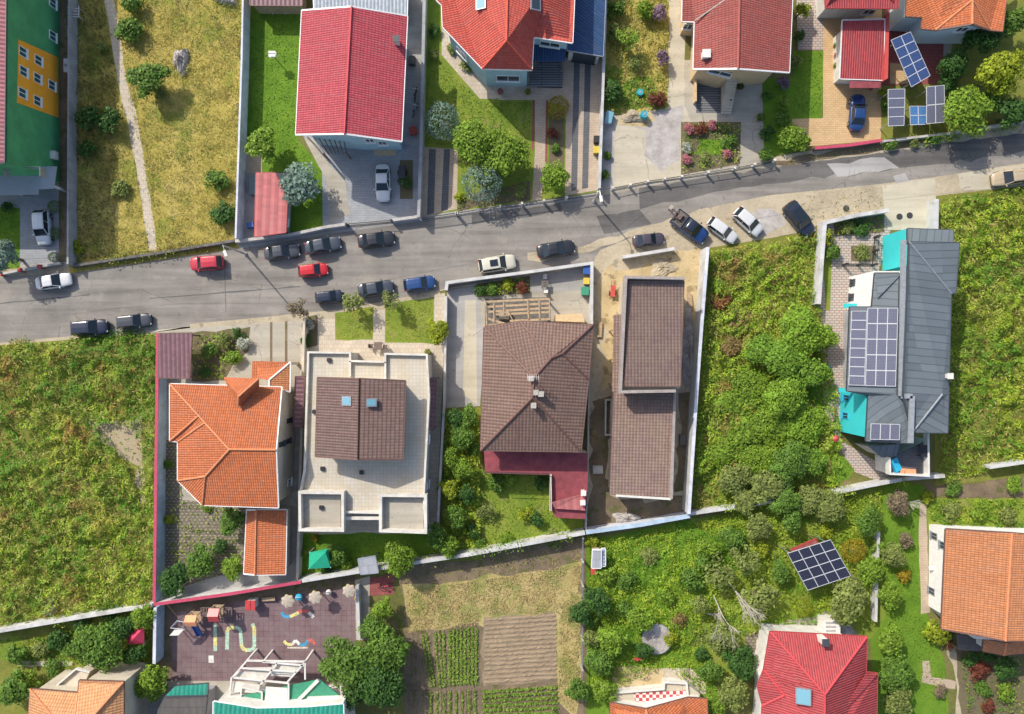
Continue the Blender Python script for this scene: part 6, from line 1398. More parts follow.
# ------------------------------------------------------------------ small yard things and cables
def cable(label, a, b, sag=.6):
    m = MB(); A, B = Vector(a), Vector(b); n = 14; pts = [A.lerp(B, i / n) - Vector((0, 0, sag * 4 * (i / n) * (1 - i / n))) for i in range(n + 1)]
    for p, q in zip(pts[:-1], pts[1:]): m.tube(p, q, .014, n=5, cap=False)
    o = m.build('overhead_cable', 'black', None); props(o, label, 'cable', 'overhead cables')
A1, A2 = W(222, 245, 6.3), W(600, 190, 5.3)
cable('overhead cable strung along the street between the two concrete street lamps', A1, A2, .9); cable('overhead cable running off the left edge from the lamp near the red hatchback', W(-30, 262, 6.0), A1, .8)
cable('overhead cable running right along the street from the lamp at the slim white wall', A2, W(1060, 118, 6.0), 1.0)
def pot(px, py, label, col='leaf_mid', s=.28, clay='tile_pot'):
    c = W(px, py, .4); r = thing('plant_pot', label, 'plant pot', (c.x, c.y, .03)); MB().lathe((c.x, c.y, .03), [(s * .7, 0), (s, s * 1.5), (s * .88, s * 1.5), (s * .8, s * 1.3)], 14).build('pot', clay, r)
    o = bpy.data.objects.new('foliage', POT_LEAF); link(o, r); o.location = (0, 0, s * 1.8); o.scale = (s * 1.6, s * 1.6, s * 1.3); o.rotation_euler = (0, 0, px)
    o.material_slots[0].link = 'OBJECT'; o.material_slots[0].material = MATS[col]
g_ = np.random.default_rng(5); d_ = g_.normal(size=(160, 3)); d_ /= np.linalg.norm(d_, axis=1, keepdims=True); d_[:, 2] = abs(d_[:, 2]) - .2
POT_LEAF = blade('pot_leaves', d_ * g_.uniform(.6, 1, (160, 1)), d_ + g_.normal(size=(160, 3)) * .5, .2, .5); POT_LEAF.materials.append(MATS['leaf_mid']); plain('tile_pot', (.42, .20, .12), .8, stain=.3)
pot(836, 46, 'clay plant pot at the back of the row beside the red garage roof'); pot(836.5, 56, 'clay plant pot in the middle of the row beside the red garage roof', 'leaf_pinkf'); pot(836, 66, 'clay plant pot at the front of the row beside the red garage roof', 'leaf_bright')
pot(740, 87, 'dark green plant pot by the foot of the outside stair', 'leaf_dark', .3); pot(760, 118, 'large pot in the corner of the grey yard right of the outside stair', 'leaf_mid', .36); pot(500, 92, 'clay pot on the corner of the diagonal beige terrace', 'leaf_pinkf'); pot(528, 92, 'clay pot beside the glazed front bay', 'leaf_bright'); pot(306, 345, 'pot beside the white flat house corner', 'leaf_dark', .3); pot(428, 352, 'clay pot behind the north east terrace block', 'leaf_bright', .3)
def chair(px, py, rz, mat, label, group='garden chairs'):
    c = W(px, py, .45); r = thing('garden_chair', label, 'chair', (0, 0, 0), group); MB().box((0, 0, .43), (.46, .46, .05)).build('seat', mat, r); MB().box((-.22, 0, .68), (.05, .46, .44)).build('backrest', mat, r)
    for x in (-.2, .2):
        for y in (-.2, .2): MB().bar((x, y, 0), (x, y, .42), .04).build('leg', mat, r)
    r.location = (c.x, c.y, .03); r.rotation_euler = (0, 0, rz)
def table(px, py, mat, label, s=.9, z=.03):
    c = W(px, py, .75); r = thing('garden_table', label, 'table', (c.x, c.y, z)); MB().box((c.x, c.y, z + .72), (s, s, .05)).build('table_top', mat, r, bevel=.01)
    for x in (-1, 1):
        for y in (-1, 1): MB().bar((c.x + x * s * .42, c.y + y * s * .42, z), (c.x + x * s * .42, c.y + y * s * .42, z + .7), .05).build('leg', mat, r)
table(378, 346, 'dark_timber', 'dark garden table in the sunken court north of the white flat house'); chair(371, 346, 0, 'dark_timber', 'dark chair left of the table north of the white flat house'); chair(385, 347, PI, 'dark_timber', 'dark chair right of the table north of the white flat house')
table(545, 284, 'stone_dark', 'dark table in the front yard of the brown hipped house, near the bins', .8); chair(545, 277, -1.57, 'white_paint', 'white chair above the dark table near the bins'); chair(546, 291, 1.57, 'white_paint', 'white chair below the dark table near the bins')
for (px, py, l, w_, hh, mat, lab, rz) in ((600, 330, 1.8, .5, .3, 'timber', 'stack of timber boards on the sand between the brown hipped house and the mauve roofs', 1.5), (598, 470, 1.2, .9, .5, 'concrete_wall', 'pallet of concrete blocks on the dirt near the dark red terrace', 0), (690, 300, .5, 1.6, .3, 'timber', 'stack of timber boards beside the upper mauve roof', .1), (683, 440, .8, 1.2, .4, 'stone_dark', 'dark pallet of bricks beside the lower mauve roof', 0), (250, 225, .8, .6, .7, 'blue_plastic', 'blue crate beside the faded red shed', .2), (412, 60, .7, 1.0, .6, 'stone_dark', 'dark storage box in the alley beside the crimson roof', 0), (413, 130, .8, .9, .5, 'rust_red', 'rusty red crate at the lower end of the alley beside the crimson roof', .3)):
    c = W(px, py, hh); r = thing('stack', lab, 'stack', (c.x, c.y, .03)); k = 4; zz = .03
    for i in range(k): MB().box((c.x + .03 * math.sin(i * 2.1), c.y + .03 * math.cos(i * 1.7), zz + hh / k / 2), (l * (1 - .02 * i), w_ * (1 - .02 * i), hh / k * .92), rz).build('layer', mat, r); zz += hh / k
def aerial(px, py, z, label):
    c = W(px, py, z + 1.2); r = thing('roof_aerial', label, 'aerial', (c.x, c.y, z)); MB().tube((c.x, c.y, z - .3), (c.x, c.y, z + 1.4), .03).build('mast', 'white_paint', r); m = MB(); m.bar((c.x - .6, c.y, z + 1.3), (c.x + .6, c.y, z + 1.3), .04)
    for k in range(6): m.bar((c.x - .55 + k * .22, c.y - .3, z + 1.3), (c.x - .55 + k * .22, c.y + .3, z + 1.3), .03)
    m.build('antenna', 'white_paint', r)
aerial(533, 377, 8.7, 'white roof aerial on the peak of the brown hipped roof')
# ------------------------------------------------------------------ crowns (unit size meshes, shared by copies)
def crown_mesh(style, seed):
    g = np.random.default_rng(seed); C = []; N = []; SZ = []
    def dirs(n, zmin=-.45):
        d = g.normal(size=(n * 3, 3)); d /= np.linalg.norm(d, axis=1, keepdims=True); d = d[d[:, 2] > zmin][:n]; return d
    if style in ('broad', 'bush', 'big', 'sparse'):
        k, n, sz, cr = dict(broad=(24, 2300, .078, (.22, .40)), bush=(12, 760, .115, (.28, .48)), big=(46, 4200, .056, (.16, .33)), sparse=(16, 520, .085, (.15, .34)))[style]
        cd = dirs(k); cl = g.uniform(.34, .76, (k, 1)); cc = cd * cl * np.array([g.uniform(.88, 1.08), g.uniform(.88, 1.08), .8]); rr = g.uniform(*cr, k)
        cc[0] = (0, 0, .3); rr[0] = .5
        w = rr ** 2; w /= w.sum(); pick = g.choice(k, n, p=w); d = dirs(n, -.7); L = len(d)
        pick = pick[:L]; rad = rr[pick][:, None] * g.uniform(.55, 1.12, (L, 1)); C = cc[pick] + d * rad; N = d + g.normal(size=(L, 3)) * .45 + np.array([0, 0, .35]); SZ = sz * g.uniform(.6, 1.35, L); asp = .62
    elif style == 'ball':
        n = 1500; d = dirs(n, -.5); L = len(d); r = 1 + .05 * np.sin(d[:, 0] * 9 + seed) * np.sin(d[:, 1] * 8) + g.normal(size=L) * .05
        C = d * (r * g.uniform(.86, 1.0, L))[:, None]; N = d + g.normal(size=(L, 3)) * .5; SZ = .065 * g.uniform(.6, 1.3, L); asp = .5
    elif style == 'cypress':
        k = 46; cd = dirs(k, .0); ln = g.uniform(.55, 1.05, k); n = 2600; pick = g.integers(0, k, n); t = g.uniform(.15, 1, n) ** .6
        rad = .20 * (1.15 - t); off = g.normal(size=(n, 3)); off /= np.linalg.norm(off, axis=1, keepdims=True)
        tip = cd[pick] * ln[pick][:, None]; tip[:, 2] = tip[:, 2] * .9 + .1; C = tip * t[:, None] + off * rad[:, None]; N = off + cd[pick] * .3 + g.normal(size=(n, 3)) * .3; SZ = .075 * g.uniform(.6, 1.3, n); asp = .5
    elif style == 'conifer':
        k = 60; a = g.uniform(0, 2 * PI, k); hh = g.uniform(-.6, 1.0, k); ln = (1.05 - hh) * .56 + .06; n = 2000; pick = g.integers(0, k, n); t = g.uniform(.1, 1, n)
        C = np.stack([np.cos(a[pick]) * ln[pick] * t, np.sin(a[pick]) * ln[pick] * t, hh[pick] - .22 * t * ln[pick]], 1) + g.normal(size=(n, 3)) * .05; N = g.normal(size=(n, 3)) * .5 + np.array([0, 0, .8]); SZ = .085 * g.uniform(.6, 1.3, n); asp = .42
    me = blade(f'{style}_crown', C, N, SZ, asp); return me
STYLES = {s: [crown_mesh(s, 10 * i + j) for j in range(4)] for i, s in enumerate(('broad', 'bush', 'big', 'sparse', 'ball', 'cypress', 'conifer'))}
def trunk_mesh(seed, n_limb=5):
    g = random.Random(seed); m = MB(); m.tube((0, 0, 0), (.02, .01, .62), .055, .035, 8)
    for i in range(n_limb):
        a = 2 * PI * i / n_limb + g.uniform(-.4, .4); b = Vector((.02, .01, g.uniform(.38, .6))); c = b + Vector((math.cos(a) * .2, math.sin(a) * .2, .2)); m.tube(b, c, .024, .014, 6); m.tube(c, c + Vector((math.cos(a + .4) * .12, math.sin(a + .4) * .12, .14)), .014, .006, 5)
    me = bpy.data.meshes.new('trunk'); me.from_pydata([tuple(v) for v in m.v], [], m.f); me.update(); return me
TRUNKS = [trunk_mesh(i) for i in range(3)]
for t in TRUNKS: t.materials.append(MATS['bark'])
for s in STYLES.values():
    for me in s: me.materials.append(MATS['leaf_mid'])
cnt = [0]
def plant(style, px, py, rpx, hh, col, label, group=None, zs=None):
    """crown centre and radius as seen in the photo -> metres at the crown's own height"""
    cnt[0] += 1; i = cnt[0]
    tall = hh >= 2.4; name = dict(cypress='conifer_tree', conifer='conifer_tree', ball='round_shrub').get(style, 'tree' if tall else 'shrub')
    if style == 'ball' and col == 'silver': name = 'spruce_tree'
    if group == 'trees of the overgrown lot' and tall:
        col = {'mid': 'scrub', 'dark': 'mid', 'yellow': 'thicket', 'bright': 'thicket'}.get(col, col); hh *= .8; zs = hh * .33
    r = rpx * S * (1 - hh * .6 / H) * 1.06; rz = zs or (max(.38 * hh, .45 * r) if tall else max(.5 * hh, .35 * r)); zc = max(hh - rz, rz * .55)
    p = W(px, py, zc + rz * .3); root = thing(name, label, 'tree' if 'tree' in name else 'shrub', (p.x, p.y, 0), group)
    rot = (i * 2.399) % (2 * PI)
    cr = bpy.data.objects.new('crown' if tall else 'foliage', STYLES[style][i % 4]); link(cr, root); cr.location = (0, 0, zc); cr.scale = (r, r * (1 + .1 * math.sin(i)), rz); cr.rotation_euler = (0, 0, rot)
    cr.material_slots[0].link = 'OBJECT'; cr.material_slots[0].material = MATS['leaf_' + col]
    tr = bpy.data.objects.new('trunk' if tall else 'stem', TRUNKS[i % 3]); link(tr, root); q = max(.5, hh * .9); tr.scale = (q * .8, q * .8, q); tr.rotation_euler = (0, 0, rot)
    return root
G = 'trees and shrubs in the dry meadow'
PL = [
 (G, [('bush',127,27,15,2.2,'mid','green bush beside the dirt path, upper part of the dry meadow'), ('broad',147,78,20,3.6,'mid','round green tree beside the bend of the dirt path'), ('bush',86,119,15,2.2,'dark','dark bush in the shade near the alley, left one of a pair'), ('bush',108,121,14,2.2,'dark','dark bush in the shade left of the dirt path, right one of a pair'),
      ('bush',130,2,13,2.2,'mid','green bush cut by the top edge beside the dirt path'), ('bush',215,180,13,1.8,'mid','green shrub against the lavender wall, upper of two'), ('bush',223,211,14,1.8,'dark','dark green shrub against the lavender wall, lower of two'), ('bush',75,246,7,.9,'yellow','small yellow green shrub in the lower left corner of the dry meadow'), ('bush',118,187,11,1.2,'olive','olive shrub left of the lower dirt path'), ('bush',101,46,7,1.,'olive','small olive shrub near the clothes drying rack'), ('bush',85,150,11,1.4,'dark','low dark shrub by the alley below the pair of dark bushes'), ('bush',160,92,8,.8,'olive','low olive shrub touching the round meadow tree')]),
 ('plants in the paved yard', [('ball',53,206,5.5,.9,'mid','small clipped bush at the top of the paved yard edge'), ('ball',53.5,233,5.5,.9,'mid','small clipped bush beside the silver car in the paved yard'), ('ball',53,257,5,.9,'mid','small clipped bush by the yard gate post'), ('broad',1,256,17,4.6,'silver','pale green tree at the left edge above the street'), ('bush',5,206,7,1.2,'dark','dark shrub at the left edge of the small lawn')]),
 ('trees in the north gardens', [('broad',262,144,20,3.8,'bright','bright green tree at the corner of the lawn beside the crimson roof'), ('broad',297,184,22,4,'silver','blue green tree beside the faded red shed'), ('bush',406,182,7,1.0,'dark','dark planter shrubs on the grey driveway'), ('ball',442,120,16.5,3.6,'silver','round silver spruce at the corner of the scarlet house lawn, upper of two'), ('big',474,140,25,4.5,'bright','feathery bright conifer beside the upper silver spruce'), ('big',508,151,25,4.3,'bright','feathery bright conifer near the garden path'), ('broad',489,163,18,3.6,'bright','feathery yellow green conifer between the two silver spruces'), ('ball',482,182,18.5,3.6,'silver','round silver spruce behind the street fence, lower of two'), ('ball',558,107,10.5,1.5,'gold','golden round shrub at the end of the flower bed'), ('broad',554,177,15,3.4,'bright','small bright conifer by the dark gate'),
      ('bush',554,133,6,.8,'redleaf','dark red leaved shrub in the narrow flower bed'), ('bush',556,148,6,.8,'mid','green shrub in the narrow flower bed'), ('bush',459,197,6,.8,'yellow','small yellow shrub at the corner of the street fence'), ('bush',520,190,8,.8,'olive','low olive shrub behind the street fence'), ('bush',466,65,7,.7,'olive','low shrub along the diagonal terrace edge, lower'), ('bush',451,48,6,.7,'olive','low shrub along the diagonal terrace edge, upper'), ('bush',434,30,7,.9,'dark','dark shrub by the grey dividing wall near the top edge'), ('bush',433,55,6,.9,'olive','olive shrub by the grey dividing wall')]),
 ('plants in the wild garden', [('sparse',628,38,16,3,'bright','bright sparse shrub in the middle of the wild garden'), ('bush',614,90,14,2.2,'dark','dark green bush by the slim white wall in the wild garden'), ('bush',660,12,9,2,'lilac','lilac pink shrub at the top right of the wild garden'), ('bush',662,56,8,2,'lilac','lilac shrub by the pale path in the wild garden'), ('bush',656,99,9,1.4,'redleaf','reddish brown shrub beside the small green lawn'), ('bush',645,8,11,2.2,'bright','bright green shrub at the top edge of the wild garden'), ('bush',614,30,9,2,'olive','olive shrub near the navy garage roof'), ('sparse',636,62,12,1.6,'olive','sparse olive shrub below the bright one in the wild garden'), ('bush',616,8,10,2,'mid','green shrub at the top edge beside the navy garage'), ('bush',608,155,5,.8,'mid','small shrub on the gravel strip'), ('bush',606,175,5,.8,'mid','small shrub at the street end of the gravel strip')]),
 ('plants of the rose garden', [('bush',688,128,6.5,.9,'pinkf','pink rose bush, upper left of the rose garden'), ('bush',700,129,8,.9,'redleaf','reddish rose bush at the top of the rose garden'), ('bush',712,125,6.5,.9,'pinkf','pink rose bush at the top middle of the rose garden'), ('bush',687,147,6,.9,'whitef','white rose bush at the left of the rose garden'), ('bush',688,159,6,.8,'pinkf','pink rose bush at the lower left of the rose garden'), ('bush',730,141,8,1,'mid','green bush at the right of the rose garden'), ('bush',728,153,6,.9,'pinkf','pink rose bush at the lower right of the rose garden'), ('bush',706,157,7,.7,'olive','low olive plant at the bottom of the rose garden'), ('bush',722,127,6,.9,'olive','olive plant at the upper right of the rose garden'),
      ('broad',795,137,17,2.3,'bright','large rounded bush where the dark lawn meets the street'), ('bush',766,155,8,1.4,'mid','green bush at the street end of the tan house yard'), ('bush',783,102,8,1.5,'bright','bright hedge bush left of the dark lawn'), ('bush',784,118,9,1.5,'mid','green hedge bush left of the dark lawn, lowest'), ('bush',768,131,8,1.3,'dark','dark shrub between the tan yard and the big rounded bush'), ('bush',785,81,8,1.6,'lilac','lilac bush at the lower corner of the brick red roof'), ('bush',797,60,7,2,'olive','olive climber along the brick red roof'), ('bush',802,10,9,2.5,'yellow','yellow green climber at the top, right of the brick red roof'), ('bush',800,36,6,2,'dark','dark climber along the brick red roof near the yellow green one'), ('bush',767,96,6,1,'mid','small green shrub in the narrow strip right of the tan house yard')]),
 ('trees at the upper right', [('big',969,111,29,5,'bright','large bright green tree right of the solar arrays'), ('big',1006,70,28,6,'yellow','large yellow green tree at the upper right edge'), ('broad',985,36,20,4.5,'dark','dark tree between the orange gable and the yellow green tree'), ('broad',958,62,17,3.6,'dark','dark tree next to the red patio'), ('broad',1016,112,18,4,'dark','dark tree at the right edge above the street'), ('bush',948,84,11,2.2,'dark','dark bush at the corner of the thick edged solar array'), ('broad',1016,20,16,4,'mid','green tree in the top right corner'), ('broad',994,100,13,3.6,'mid','green tree between the two largest upper right trees'), ('bush',885,104,6,1.2,'mid','hedge bush beside the single solar column'), ('bush',893,143,7,1.0,'mid','low bush below the small solar arrays'), ('bush',915,140,6,.9,'olive','low olive bush below the sky blue solar array'), ('bush',936,138,7,1.0,'dark','low dark bush left of the large bright tree'), ('bush',884,92,5,1.2,'yellow','narrow yellow hedge bush by the tan driveway')]),
 ('plants in the middle gardens', [('bush',208,352,10,1.4,'mid','green shrub beside the mauve carport'), ('bush',223,341,9,1.3,'olive','olive shrub at the top of the front flower bed'), ('bush',243,344,8.5,1.3,'whitef','white flowering shrub by the beige driveway'), ('bush',232,358,9,1.4,'bright','bright shrub in the front flower bed of the orange house'), ('bush',205,371,7,1,'dark','dark shrub at the bottom of the front flower bed'), ('bush',237,333,6,1.,'dark','dark shrub by the street in the front flower bed'), ('bush',167,464,6,.9,'mid','small shrub in the vegetable strip by the red capped wall'), ('bush',168,520,6,.8,'yellow','small yellow shrub in the vegetable strip by the red capped wall'),
      ('broad',198,563,18,3,'mid','green tree between the vegetable strip and the orange annex'), ('broad',173,580,18,3,'dark','dark tree in the corner of the red capped walls'), ('broad',231,570,13,2.6,'bright','bright small tree touching the orange annex'), ('broad',230,521,15,2.8,'mid','green tree under the south eave of the broad orange roof'), ('bush',220,545,9,1.6,'dark','dark bush above the bright small tree'), ('bush',206,508,5,.6,'bright','bright low plant under the broad orange roof corner'),
      ('bush',306,325,8,1.4,'whitef','pale flowering shrub at the street corner of the white flat house garden'), ('sparse',297,309,13,3,'dry','pale leafless shrub overhanging the street left of the small dark hatchback'), ('sparse',352,303,15,3.2,'olive','sparse olive tree over the kerb between two parked cars'), ('sparse',389,301,12,3,'olive','sparse olive tree over the kerb beside the bright blue car'), ('bush',306,341,7,1.2,'dark','dark shrub in the narrow bed of the white flat house'), ('broad',437,331,14,2.6,'yellow','yellow green lemon tree at the garden corner by the white front wall'), ('big',398,560,20,4.5,'bright','bright leafy tree on the white wall right of the grey shelter'), ('broad',436,536,13,4,'mid','green tree at the lower end of the hedge row'),
      ('broad',456,418,12,3,'dark','top left tree of the hedge row beside the brown hipped roof'), ('broad',470,416,11,3,'mid','top right tree of the hedge row beside the brown hipped roof'), ('broad',462,437,14,3.2,'mid','second tree down the hedge row'), ('broad',451,458,11,3,'bright','bright tree on the left of the hedge row middle'), ('broad',463,470,13,3,'bright','bright tree on the right of the hedge row middle'), ('broad',449,490,12,3,'yellow','yellow green tree in the lower hedge row'), ('broad',467,494,10,2.8,'dark','dark tree in the lower hedge row'), ('broad',456,517,12,3,'mid','green tree near the bottom of the hedge row'), ('broad',446,546,13,3.4,'bright','bright tree leaning over the long white garden wall'), ('bush',474,448,8,2,'mid','green bush between the hedge row and the brown eave'), ('bush',473,532,9,1.6,'dark','dark bush inside the long white garden wall'),
      ('bush',481,290,7,1.1,'dark','dark shrub in the street bed behind the white front wall, left'), ('bush',493,289,8,1.1,'mid','green shrub in the street bed behind the white front wall'), ('bush',508,285,7,1,'yellow','yellow shrub in the street bed behind the white front wall'), ('bush',521,287,7,1,'redleaf','reddish shrub in the street bed behind the white front wall'), ('bush',525,515,8,1.4,'yellow','bright yellow shrub in the back lawn of the brown house'), ('bush',495,484,11,1.8,'mid','green bush below the left end of the dark red terrace'), ('bush',509,478,9,1.6,'bright','bright bush below the dark red terrace'), ('bush',538,520,9,1.3,'dark','dark bush right of the bright yellow shrub'), ('bush',545,482,9,1.4,'dark','dark bush in the corner of the dark red terrace'), ('sparse',486,512,12,1.8,'olive','pale straggly shrub in the back lawn'), ('bush',554,540,10,.8,'olive','low shrubs outside the long white garden wall'), ('bush',565,505,7,1,'mid','green shrub against the terrace corner'), ('bush',505,540,8,1,'bright','low bright shrub along the inside of the garden wall'), ('bush',480,545,8,1.2,'mid','low green shrub along the inside of the garden wall'),
      ('bush',314,538,4.5,.9,'gold','small golden shrub above the green gazebo'), ('broad',336,556,11,2.4,'mid','small tree right of the green gazebo'), ('bush',306,553,5,.9,'bright','small clipped shrub left of the green gazebo'), ('bush',346,566,8,1.6,'bright','bright shrub between the green gazebo and the grey shelter'), ('bush',327,572,8,1.4,'dark','dark shrub below the green gazebo'), ('bush',590,541,9,1.3,'yellow','yellow green shrub above the little lean to shed')]),
 ('trees of the overgrown lot', [('big',800,332,26,5,'bright','bright tree of the thicket nearest the cream bay'), ('broad',824,338,15,4,'bright','bright small tree at the corner wall end'), ('big',788,362,24,5,'mid','green tree left of the highest bright one in the thicket'), ('broad',764,350,18,4,'mid','green tree at the upper left of the thicket'), ('big',754,386,24,1.9,'bright','low spreading shrub at the left of the thicket'), ('big',786,396,24,5,'bright','bright tree in the centre of the thicket'), ('broad',815,374,19,4.5,'mid','green tree beside the dark blue tub'), ('big',770,424,25,2.0,'bright','bright low shrub in the lower centre of the thicket'), ('big',801,424,24,2.2,'thicket','low green shrub facing the turquoise wall in the thicket'), ('broad',744,430,22,1.7,'bright','low spreading shrub at the lower left of the thicket'), ('broad',728,402,18,1.5,'bright','low spreading shrub at the far left of the thicket'), ('broad',724,452,19,1.5,'bright','low leafy shrub at the lower far left of the thicket'), ('big',760,462,23,2.0,'bright','bright low shrub in the bottom row of the thicket'), ('big',792,462,22,4.8,'dark','dark tree in the bottom row of the thicket'), ('broad',771,486,20,4,'olive','olive tree over the half hidden white wall'), ('broad',813,462,14,3.6,'mid','green tree beside the small triangular lawn'), ('broad',735,478,18,3.6,'olive','olive tree at the bottom left of the thicket'), ('broad',746,502,16,3,'olive','olive tree just below the bottom left of the thicket'), ('broad',786,500,18,3.8,'dark','dark tree at the bottom edge of the thicket'), ('broad',812,500,16,3.4,'olive','olive tree left of the slanting white wall'),
      ('bush',828,236,8,1.8,'yellow','yellow shrub inside the white corner wall'), ('bush',834,251,9,1.8,'mid','green shrub inside the white corner wall below the yellow one'), ('bush',862,228,10,.9,'dark','dark planting along the street bed of the turquoise house'), ('bush',848,229,8,.9,'olive','olive planting along the street bed of the turquoise house'), ('bush',863,253,9,1.0,'olive','shrub in the square bed of the paved garden'), ('bush',722,300,13,1.1,'reddish','rust brown weed clump at the top of the overgrown lot'), ('bush',740,322,13,1.1,'brownleaf','brown weed clump in the upper overgrown lot'), ('bush',732,345,12,1.1,'brownleaf','brown weed clump left of the thicket'), ('bush',771,275,10,1,'brownleaf','small brown weed clump near the angled off roader')]),
 ('plants of the lower right gardens', [('broad',760,527,16,3,'olive','olive tree above the wide black solar array, left'), ('broad',794,522,13,3,'mid','green tree above the wide black solar array'), ('broad',831,508,17,3,'olive','olive tree below the slanting white wall'), ('broad',870,522,15,3,'mid','green tree right of the slim garden wall top'), ('broad',900,505,13,2.8,'dry','pale greyish tree below the roof terrace'), ('ball',855,551,11,1.8,'gold','golden round bush right of the wide black solar array'), ('broad',873,571,15,3,'bright','bright tree right of the golden round bush'), ('broad',850,602,25,3.8,'olive','wide olive tree below the wide black solar array'), ('ball',804,608,9,1.5,'yellow','yellow green clipped ball below the wide black solar array'), ('broad',893,641,16,3,'bright','bright tree right of the bright red hipped roof, upper'), ('broad',897,676,18,3.4,'mid','green tree right of the bright red hipped roof, middle'), ('broad',899,704,18,3.2,'olive','olive tree right of the bright red hipped roof, at the bottom edge'), ('broad',896,557,14,2.6,'olive','olive tree left of the tan side path'), ('bush',905,577,8,1.2,'gold','golden shrub left of the tan side path'), ('broad',892,596,14,2.8,'bright','bright tree by the slim garden wall, lower'), ('bush',937,633,14,2,'yellow','bright yellow shrub below the white side wing'), ('bush',951,645,6,1.3,'reddish','red flowering shrub at the corner of the orange lower roof'),
      ('broad',782,572,12,2.4,'mid','green bush touching the left edge of the wide black solar array'), ('sparse',762,600,24,4,'olive','pale sparse tree left of the clipped ball'), ('sparse',745,562,20,3.6,'olive','pale sparse tree in the upper middle of the garden'), ('broad',724,640,19,3.6,'olive','olive tree left of the bright red hipped roof'), ('broad',741,664,20,3.6,'dark','dark tree touching the left corner of the bright red hipped roof'), ('broad',735,694,17,3.2,'olive','olive tree left of the bright red hipped roof near the bottom edge'), ('broad',716,706,12,2.8,'bright','bright tree at the bottom edge right of the checked terrace'), ('sparse',720,575,20,3.2,'olive','pale sparse tree right of the lawn'), ('bush',762,550,10,1.6,'yellow','yellow green bush left of the red roofed shelter'), ('broad',733,540,14,2.6,'mid','green tree below the half hidden white wall'), ('bush',711,549,13,2,'bright','bright bush at the top of the lawn'), ('bush',880,547,9,1.5,'bright','bright bush by the slim garden wall, upper'), ('bush',828,532,8,1.2,'yellow','yellow green bush just above the wide black solar array'), ('bush',905,540,9,1.4,'dry','dry pale shrub left of the tan side path')]),
 ('plants of the lower garden', [('broad',598,601,16,3,'dark','dark tree at the left of the lawn garden, upper'), ('broad',580,614,14,3,'dark','dark tree at the wire fence of the ploughed field'), ('broad',612,641,17,3.2,'bright','bright tree at the left of the lawn garden'), ('broad',600,664,15,3,'mid','green tree above the bottom left of the lawn garden'), ('broad',640,621,14,2.8,'bright','bright tree left of the round trampoline'), ('broad',645,652,10,2.2,'dark','dark bush left of the round trampoline'), ('broad',578,692,14,3,'mid','green tree at the bottom of the wire fence'), ('broad',604,692,14,3,'bright','bright tree left of the sandy yard'), ('bush',671,640,8,1.6,'yellow','yellow bush hiding the right side of the round trampoline'), ('bush',692,582,14,2.2,'mid','green bush in the middle right of the lawn garden'), ('bush',666,596,10,1.6,'bright','bright bush in the centre of the lawn garden'), ('bush',607,574,12,1.8,'bright','bright bush beside the little lean to shed'), ('bush',628,580,11,1.4,'mid','green bush in the upper lawn garden'), ('bush',650,556,12,.9,'olive','pale low plants in the shade below the blue grey wall'), ('bush',705,562,11,1.8,'mid','green bush below the bright one at the top of the lawn'), ('bush',590,640,11,2,'olive','olive bush between two trees at the wire fence'), ('broad',712,672,13,2.6,'mid','green tree right of the tiled yard'), ('bush',702,656,8,1.2,'dark','small dark shrub above the tiled yard'), ('bush',625,610,10,1.6,'mid','green bush above the bright trampoline tree'), ('sparse',702,605,14,3,'olive','pale sparse tree in the middle of the garden behind the vegetable rows'), ('bush',680,620,9,1.0,'brownleaf','brown shrub at the vegetable rows'), ('bush',592,622,9,1.8,'mid','green bush between the dark trees')]),
 ('trees around the playground', [('big',345,663,30,5,'mid','large tree over the lower right of the playground'), ('big',384,652,26,5,'mid','large tree left of the crop rows'), ('big',378,688,26,5,'dark','large dark tree at the bottom edge left of the crop beds'), ('broad',352,696,16,4,'dark','dark tree at the bottom edge beside the sea green roof'), ('broad',382,609,13,3,'bright','bright small tree below the red patio'), ('broad',372,628,14,3.4,'mid','green tree between the red patio trees and the playground'), ('big',97,646,27,5,'mid','large green tree at the lower left beside the crimson canopy'), ('broad',150,684,20,3.8,'bright','bright tree between the tan roof and the old dark shed'), ('broad',121,630,15,3.6,'dark','dark tree above the crimson canopy'), ('broad',140,618,13,3.2,'bright','bright tree in the corner below the white wall'), ('broad',133,655,13,3.2,'dark','dark tree below the crimson canopy'), ('bush',15,657,13,2.2,'mid','green bush at the left edge above the garden path'), ('broad',12,690,20,3.2,'mid','green tree at the left edge beside the tan roof'), ('bush',40,648,10,1.4,'olive','olive bush on the lower left lawn'), ('bush',28,681,11,2,'bright','bright bush at the corner of the tan roof'), ('bush',55,640,13,1.6,'dark','dark bush by the white wall at the lower left'), ('bush',68,650,10,1.4,'mid','green bush left of the large lower left tree'), ('bush',80,625,10,1.6,'dark','dark bush under the white wall, lower left'), ('bush',52,670,10,1.2,'mid','green bush below the pale garden path'), ('bush',108,615,9,1.6,'dark','dark bush growing through the white wall')]),
